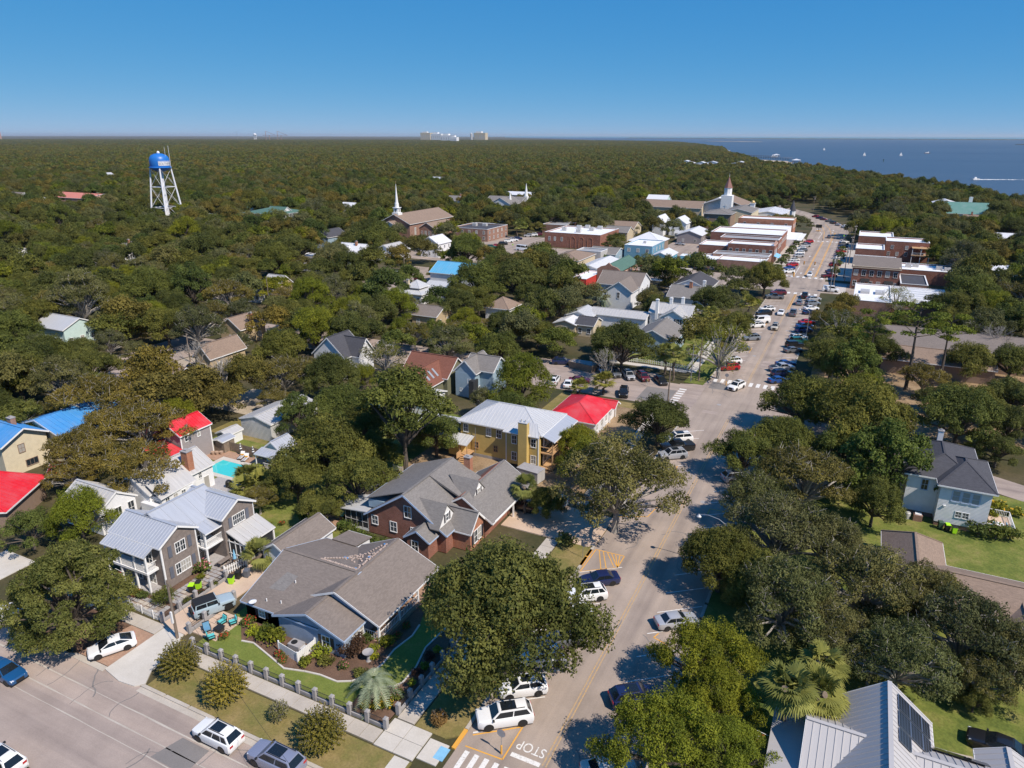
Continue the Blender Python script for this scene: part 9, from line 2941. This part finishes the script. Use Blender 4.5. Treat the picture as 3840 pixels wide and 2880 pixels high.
# ------------------------------------------------------------------ woodland: individual oaks, then the forest mass
OAKS = [(6.1,189.9,5.1,1,5),(-97.0,94.9,3.8,2,25),(-52.5,107.2,4.8,0,3),(-100.2,182.8,5.8,0,7),(-161.8,379.1,9.4,0,35),(-65.7,93.2,2.9,2,33),(-101.1,173.3,6.1,0,14),(-179.1,169.4,4.9,1,12),(-36.6,99.9,4.1,4,3),(6.7,208.5,3.9,1,5),(-192.1,108.8,6.0,0,2),(28.9,356.1,6.5,0,39),(-49.9,197.4,5.0,0,31),(-375.1,369.2,10.8,0,41),(-187.5,118.3,9.3,1,2),(35.3,309.4,8.9,1,13),(-102.9,78.3,4.4,4,11),(-131.9,119.8,3.7,1,38),(58.3,321.7,6.7,5,30),(-301.3,342.2,9.2,1,44),(-34.2,81.3,2.9,3,19),(-32.6,194.6,4.9,2,31),(-150.6,138.4,5.3,1,9),(-113.2,224.1,5.5,0,20),(-88.2,193.1,5.4,0,7),(-207.2,223.0,7.9,0,15),(-71.3,64.5,2.9,2,21),(6.8,99.1,4.1,0,1),(-155.9,389.5,9.6,0,35),(25.4,369.6,6.9,0,39),(-53.0,162.1,4.2,0,26),(-104.5,111.1,4.1,2,6),(-60.1,110.8,3.5,1,3),(-54.9,208.2,4.8,1,40),(-124.1,122.0,3.7,1,38),(-90.3,113.6,3.1,4,6),(-112.1,113.6,6.1,0,6),(13.0,212.7,4.3,0,5),(-152.9,124.8,4.8,0,9),(32.4,246.8,7.7,0,10),(-129.7,92.4,4.2,2,4),(-136.8,142.4,5.1,0,9),(-274.1,214.2,7.6,0,17),(-78.0,191.9,4.5,0,43),(-106.8,131.9,7.3,0,6),(-133.1,77.2,6.8,1,0),(-204.6,210.3,6.1,4,15),(31.8,339.2,6.5,0,39),(6.3,401.2,8.3,4,34),(-121.8,233.7,5.8,0,20),(-128.3,82.4,3.9,4,0),(-78.0,168.8,4.7,1,16),(-31.3,92.6,5.0,4,3),(-109.9,216.6,5.3,3,20),(-295.9,192.3,6.5,4,17),(24.2,214.7,5.1,0,5),(-82.3,135.2,6.5,1,8),(45.5,334.3,5.8,0,30),(-134.9,70.0,3.0,2,0),(-144.6,118.5,6.8,1,9),(-155.7,133.0,6.0,2,9),(-171.2,122.3,5.0,0,2),(-115.6,128.5,7.5,4,6),(-1.7,207.6,4.4,2,5),(-93.0,161.3,4.7,4,14),(-50.0,155.0,4.5,0,26),(-2.3,199.7,4.3,0,5),(-108.6,186.8,4.9,3,7),(-237.3,287.1,7.5,0,22),(-304.6,183.8,8.5,3,23),(-187.0,168.9,6.2,0,12),(-125.9,126.5,4.0,0,38),(14.4,479.5,9.3,1,37),(40.7,417.9,7.8,0,28),(-119.6,91.6,3.2,0,4),(-3.0,171.7,5.6,1,5),(-114.5,151.8,6.2,0,14),(29.5,164.0,3.4,2,5),(42.7,218.1,6.8,0,5),(-135.2,174.6,4.8,4,18),(-178.3,93.8,7.8,0,2),(-153.9,117.4,6.7,0,9),(69.7,445.3,7.6,0,28),(-161.6,183.5,5.1,1,24),(-123.7,167.6,4.4,0,14),(-202.1,110.5,6.8,1,2),(81.7,547.8,9.7,2,42),(28.2,223.8,6.8,0,10),(-4.8,183.6,3.9,4,5),(72.5,512.3,9.8,0,36),(-96.0,201.0,9.2,0,7),(-169.9,95.1,4.5,1,2),(-2.6,104.2,3.4,2,1),(-188.6,160.3,5.8,1,12),(-200.1,123.4,5.1,1,2),(-139.4,67.2,4.5,3,0),(-142.0,177.1,4.9,0,18),(-145.7,94.1,4.1,2,4),(-202.2,101.0,6.6,2,2),(-111.2,137.7,4.1,1,6),(-84.6,166.7,4.2,0,7),(-173.1,128.2,4.7,4,2),(40.0,346.9,6.4,1,39),(-142.5,88.6,5.7,0,4),(37.5,228.6,4.3,5,10),(-157.0,162.5,4.8,2,12),(-130.0,147.1,5.0,0,9),(-4.1,117.9,2.8,1,1),(-209.0,275.4,9.6,0,22),(-283.3,183.8,6.2,1,17),(-125.7,159.9,5.6,0,14),(-156.1,173.4,6.4,3,12),(18.6,525.5,10.0,2,37),(-161.6,138.4,4.7,0,9),(-188.0,130.3,5.1,0,2),(-91.6,212.4,6.0,0,29),(-70.0,158.4,5.1,0,16),(-94.9,149.5,4.0,5,14),(-148.9,104.6,3.6,1,4),(3.4,133.2,6.3,4,1),(-140.5,152.2,4.3,3,9),(-88.0,142.4,4.4,4,8),(41.8,265.2,5.8,2,10),(-163.1,126.7,4.9,0,9),(-102.9,146.1,3.8,4,14),(-6.5,121.0,3.6,0,1),(-307.7,204.0,6.8,0,17),(-123.6,151.2,6.0,4,14),(37.6,223.4,3.9,3,5),(-121.5,133.6,3.8,1,6),(-186.7,151.7,5.9,3,12),(-271.5,183.1,5.9,3,17),(-83.1,160.3,4.6,2,16),(-96.3,142.2,4.9,2,6),(-166.0,148.9,7.2,2,12),(-198.8,186.6,6.4,0,24),(-160.1,98.7,4.3,0,2),(-179.2,147.4,7.3,5,12),(-196.2,198.6,8.6,0,15),(-139.7,245.0,8.3,0,20),(-219.3,208.5,5.9,1,15),(-158.1,104.4,4.5,1,2),(-151.6,186.3,5.4,0,18),(-114.9,144.0,6.2,1,14),(44.5,225.7,4.8,2,5),(28.8,156.1,3.3,1,5),(-170.0,87.3,5.1,0,2),(-88.3,149.6,5.1,2,14),(45.7,250.1,7.4,2,10),(-183.2,135.1,4.5,5,2),(29.1,405.6,7.7,1,34),(-77.9,154.6,5.6,0,16),(27.4,138.7,4.2,0,1),(-143.9,169.6,6.6,1,18),(-279.5,230.2,9.5,4,17),(-163.2,201.7,7.1,0,24),(-197.0,376.5,8.8,0,45),(-199.4,134.0,4.9,3,2),(-198.4,164.8,5.2,3,24),(-147.4,258.3,7.7,4,27),(8.8,543.3,10.7,5,37),(-173.1,136.6,4.5,3,2),(70.8,399.2,8.4,3,28),(69.2,455.3,7.8,5,28),(2.5,153.9,6.5,5,5),(-209.9,126.0,8.5,0,2),(49.2,258.1,6.0,0,10),(-214.1,196.9,6.2,2,15),(-144.5,160.0,7.1,4,9),(-178.5,139.3,5.2,0,2),(-158.4,90.3,5.3,3,2),(18.7,151.2,4.4,0,5),(-214.8,116.6,4.5,1,2),(-189.6,140.5,8.2,3,2),(-3.0,140.8,4.6,1,1),(-289.3,172.0,7.1,4,23),(-263.6,230.6,7.7,0,17),(3.5,144.1,3.8,5,1),(-313.5,223.9,7.4,0,17),(22.4,145.4,5.6,0,1),(-155.1,83.3,7.0,0,4),(58.8,352.7,6.1,5,30),(-205.2,164.4,5.7,3,24),(-251.7,196.6,6.4,0,17),(-209.4,179.8,6.1,0,24),(-196.6,145.4,5.0,0,12),(-209.4,172.5,5.1,0,24),(-207.0,139.1,5.4,4,2),(78.9,461.3,8.2,0,28),(-247.4,213.0,8.2,0,17),(-279.7,166.6,7.2,0,17),(-172.5,498.3,10.7,4,37),(-204.1,148.6,5.6,4,12),(9.1,426.8,8.8,0,34),(-209.4,158.2,5.0,0,12),(-214.3,138.3,4.8,3,2),(68.0,386.8,8.1,1,28),(-269.3,165.7,6.9,4,17),(-224.4,190.7,6.0,2,15),(-222.6,125.4,4.6,3,2),(-289.5,245.1,7.4,0,17),(-152.0,442.9,9.6,1,37),(-244.1,192.3,6.6,5,17),(-254.4,172.9,6.1,1,17),(62.6,361.2,6.6,0,39),(-225.9,118.8,6.1,1,2),(-248.2,388.7,9.4,0,45),(-278.0,246.9,7.9,1,17),(-329.7,224.4,8.5,2,23),(-224.0,137.5,4.7,2,2),(-261.4,159.8,5.6,5,17),(-223.2,169.2,5.9,1,24),(-218.2,154.2,6.2,4,12),(-221.3,161.7,6.6,1,24),(-232.4,123.4,6.6,5,2),(-266.9,153.1,5.7,3,17),(-229.1,142.9,5.5,0,2),(-242.1,167.4,6.6,1,17),(-230.9,166.7,5.5,3,24),(-248.1,157.7,7.7,0,17),(-350.8,249.2,8.2,0,32),(-238.8,133.8,6.1,0,2),(-357.8,232.3,8.2,0,23),(-228.7,153.7,5.0,4,24),(-241.7,127.1,5.0,3,2),(-254.8,150.3,6.1,2,17),(-330.4,260.3,8.5,2,32),(-329.2,249.8,8.3,0,17),(-234.6,157.4,5.2,0,24),(-240.4,141.8,5.7,2,2),(-379.0,237.6,8.7,5,32),(-246.7,148.8,5.8,0,17),(-398.2,235.6,9.2,0,32),(-259.5,137.9,6.7,4,17),(-420.2,232.1,8.1,0,32),(-432.4,233.0,8.1,0,32)]
MARKS = ['blue roof house','white hip house','blue roof forest house','yellow house','ochre shed','long brown hall','charcoal gable house','brown cottage','rust roof house','tan hip house','striped roof shop east','lilac red roof house','front porch cottage','unit roof shop east','oak veranda house','cypress house','rusty roof shed','chimney forest house','white bungalow','brick house','aqua roof house','weathered house','dark lake house','dark roof forest house','grey porch cottage','metal barn','grey corner cottage','cream porch house','white roof hidden','red shed','pale roof clearing','chimney house','water tower','silver carport','far white shop east','green awning shop','brick peak house','tower church','tan gable house','brick stair block east','white gabled hall','green forest house','green shore house','trellis pavilion','green roof inn','brick church']
KND = ['oak','mossy','olive','dense','bright','glossy']
ORD = ['closest','second closest','third closest','fourth closest','fifth closest','sixth closest','seventh closest','eighth closest','ninth closest','tenth closest','eleventh closest','twelfth closest','thirteenth closest','fourteenth closest','fifteenth closest','sixteenth closest','seventeenth closest','eighteenth closest','nineteenth closest','twentieth closest','twenty-first closest','twenty-second closest']
ADJ = ['rounded dark green oak','greyish mossy oak','olive-toned oak','dense deep green oak','light yellow-green oak','glossy green oak']
_cnt = {}
for (x,y,r,k,li) in OAKS:
 key = (k,li)
 n = _cnt.get(key,0)
 _cnt[key] = n +1
 lab = ADJ[k]+', '+ORD[min(n,len(ORD)-1)]+' of its kind to the '+MARKS[li]
 plant(KND[k],x,y,r,lab,'tree','oaks in the wooded blocks',sz=1.15+.25*((x *7.3+y *3.1) % 1))
def lite(name,nl,tiers):
 c = bpy.data.collections.new(name)
 i = 0
 for lf,n,sz,per in tiers:
  for _ in range(n):
   i += 1
   rng,prng = np.random.default_rng(200+i),random.Random(200+i)
   V,t = lobes_cloud(dome(nl,6.0,3.2,4.8,prng,(.24,.4),1),per,sz,rng,.75,-.3)
   c.objects.link(bpy.data.objects.new('forest_crown',leaf_mesh('forest_crown',V,t,lf)))
 return c
NEAR_C = lite('near_prototypes',22,(('leaf_oak',3,.36,110),('leaf_mossy',2,.34,105),('leaf_olive',2,.34,100),('leaf_glossy',1,.36,110),('leaf_bright',1,.36,100)))
FAR_C = lite('far_prototypes',16,(('leaf_oak',4,.8,26),('leaf_mossy',2,.8,26),('leaf_olive',2,.8,24),('leaf_glossy',1,.8,26)))
def gn_scatter(name,pts,scl,label,protos):
 """pts (n,3): one tree crown per point through geometry nodes, uncountable woodland"""
 me = bpy.data.meshes.new(name)
 me.vertices.add(len(pts))
 me.vertices.foreach_set('co',np.asarray(pts,'f').ravel())
 a = me.attributes.new('s','FLOAT_VECTOR','POINT')
 sc = np.asarray(scl,'f')
 a.data.foreach_set('vector',np.stack([sc,sc,np.minimum(sc *rngF.uniform(.9,1.5,len(sc)),np.where(sc > 2.2,1.1,1.7))],1).astype('f').ravel())
 o = link(name,me)
 tag(o,label,'woodland',kind='stuff')
 ng = bpy.data.node_groups.new(name,'GeometryNodeTree')
 ng.interface.new_socket('Geometry',in_out='INPUT',socket_type='NodeSocketGeometry')
 ng.interface.new_socket('Geometry',in_out='OUTPUT',socket_type='NodeSocketGeometry')
 N = ng.nodes
 gi,go = N.new('NodeGroupInput'),N.new('NodeGroupOutput')
 ci = N.new('GeometryNodeCollectionInfo')
 ci.inputs['Collection'].default_value = protos
 ci.inputs['Separate Children'].default_value = True
 ci.inputs['Reset Children'].default_value = True
 ip = N.new('GeometryNodeInstanceOnPoints')
 ip.inputs['Pick Instance'].default_value = True
 at_ = N.new('GeometryNodeInputNamedAttribute')
 at_.data_type = 'FLOAT_VECTOR'
 at_.inputs['Name'].default_value = 's'
 rv = N.new('FunctionNodeRandomValue')
 rv.data_type = 'FLOAT_VECTOR'
 rv.inputs[0].default_value = (-.08,-.08,0)
 rv.inputs[1].default_value = (.08,.08,6.283)
 ri = N.new('FunctionNodeRandomValue')
 ri.data_type = 'INT'
 ri.inputs[4].default_value = 0
 ri.inputs[5].default_value = len(protos.objects)-1
 ng.links.new(gi.outputs[0],ip.inputs['Points'])
 ng.links.new(ci.outputs[0],ip.inputs['Instance'])
 ng.links.new(rv.outputs[0],ip.inputs['Rotation'])
 ng.links.new(ri.outputs[2],ip.inputs['Instance Index'])
 ng.links.new(at_.outputs[0],ip.inputs['Scale'])
 ng.links.new(ip.outputs[0],go.inputs[0])
 md = o.modifiers.new('scatter','NODES')
 md.node_group = ng
 return o
def coast_x(y):
 for (x0,y0),(x1,y1) in zip(COAST,COAST[1:]):
  if y0 <= y <= y1:
   return x0 +(x1 -x0)*(y -y0)/(y1 -y0)
 return -1e9
rngF = np.random.default_rng(77)
pts,scl = [],[]
_ca,_sa = math.cos(R(26)),math.sin(R(26))
# open ground: streets, lots, yards, and the plots in front of buildings
OPEN = [(-28,-8,-50,505),(-48,-12,500,545),(-75,-30,540,630),(-500,0,21,36),(-48,-30,150,160),(-78,-28,132,150),(-176,-26,260,291),(-177,-112,291,352),(-86,-60,290,376),(-160,-136,200,244),
  (-8,30,228,300),(-8,16,300,396),(-64,-26,291,425),(14,34,292,314),(-100,90,30,132),(-144,-131,98,114),(-24,-5,400,455),(-6,30,134,175)]
PLOTS = []
for o in list(COL.objects):
 if o.parent is None and o.get('category') in ('house','building','shop','church','shed','inn','pavilion','kiosk','water tower','garage','barn'):
  b8 = [c.matrix_basis @ Vector(q)+o.location for c in o.children if c.type == 'MESH' for q in c.bound_box]
  PLOTS.append((min(q.x for q in b8),max(q.x for q in b8),min(q.y for q in b8),max(q.y for q in b8)))
_pl = np.array(PLOTS)
_op = np.array(OPEN)
_ok = np.array([(x,y,r) for x,y,r,k,li in OAKS]) if OAKS else np.zeros((1,3))
def woods(d0,d1,sp,r0,r1):
 d = d0
 while d < d1:
  w = d *.80+20
  for i in range(int(2*w /sp)):
   u,v =-w +(i +rngF.random())*sp,d +rngF.uniform(-.5,.5)*sp
   x,y = u *_ca -v *_sa,u *_sa +v *_ca
   r = rngF.uniform(r0,r1)
   if x > coast_x(y)-8 or ((_op[:,0] < x +1) & (x -1 < _op[:,1]) & (_op[:,2] < y +1) & (y -1 < _op[:,3])).any():
    continue
   if (np.hypot(_ok[:,0]-x,_ok[:,1]-y) < .55*(_ok[:,2]+r)).any():
    continue
   bad = False
   for f in (1.0,1.04,1.085):           # yard depth grows with the plot's distance
    g = .1*r if f > 1 else 1.5
    if ((_pl[:,0]-g < x *f) & (x *f < _pl[:,1]+g) & (_pl[:,2]-g < y *f) & (y *f < _pl[:,3]+g)).any():
     bad = True
     break
   if not bad:
    pts.append((x,y,0))
    scl.append(r /6.0)
  d += sp *.88
woods(110,900,8.8,3.8,7.8)
gn_scatter('town_woodland',pts,scl,'dense oak woodland filling the blocks between the houses',NEAR_C)
pts,scl = [],[]
def ring(d0,d1,sp,r0,r1):
 d = d0
 while d < d1:
  w = d *.80
  n = int(2*w /sp)
  for i in range(n):
   u =-w +(i +rngF.random())*sp
   v = d +rngF.uniform(-.5,.5)*sp
   x,y = u *_ca -v *_sa,u *_sa +v *_ca
   if x > coast_x(y)-8:
    continue
   if d < 2000 and any(((_pl[:,0]-2 < x *f) & (x *f < _pl[:,1]+2) & (_pl[:,2]-2 < y *f) & (y *f < _pl[:,3]+2)).any() for f in (1,1.03,1.06)):
    continue
   pts.append((x,y,0))
   scl.append(rngF.uniform(r0,r1)/6.0)
  d += sp *.9
ring(900,1700,10.5,5,8.2)
ring(1700,3000,17,8,12.5)
ring(3000,8200,40,15,26)
gn_scatter('woodland',pts,scl,'unbroken oak and pine woodland stretching to the horizon',FAR_C)
# ------------------------------------------------------------------ air
hz = MB().box(-62000,-3000,-6,30000,46000,125).mesh('haze',None,uv=False)
HZ = link('haze',hz)
HZ['kind'] = 'stuff'
m = bpy.data.materials.new('haze_air')
m.use_nodes = True
t = m.node_tree
t.nodes.clear()
vo = t.nodes.new('ShaderNodeVolumePrincipled')
vo.inputs['Color'].default_value = (0.94,0.97,1.0,1)
vo.inputs['Density'].default_value = 2.4e-5
vo.inputs['Anisotropy'].default_value = 0.2
oo = t.nodes.new('ShaderNodeOutputMaterial')
t.links.new(vo.outputs[0],oo.inputs['Volume'])
HZ.data.materials.append(m)
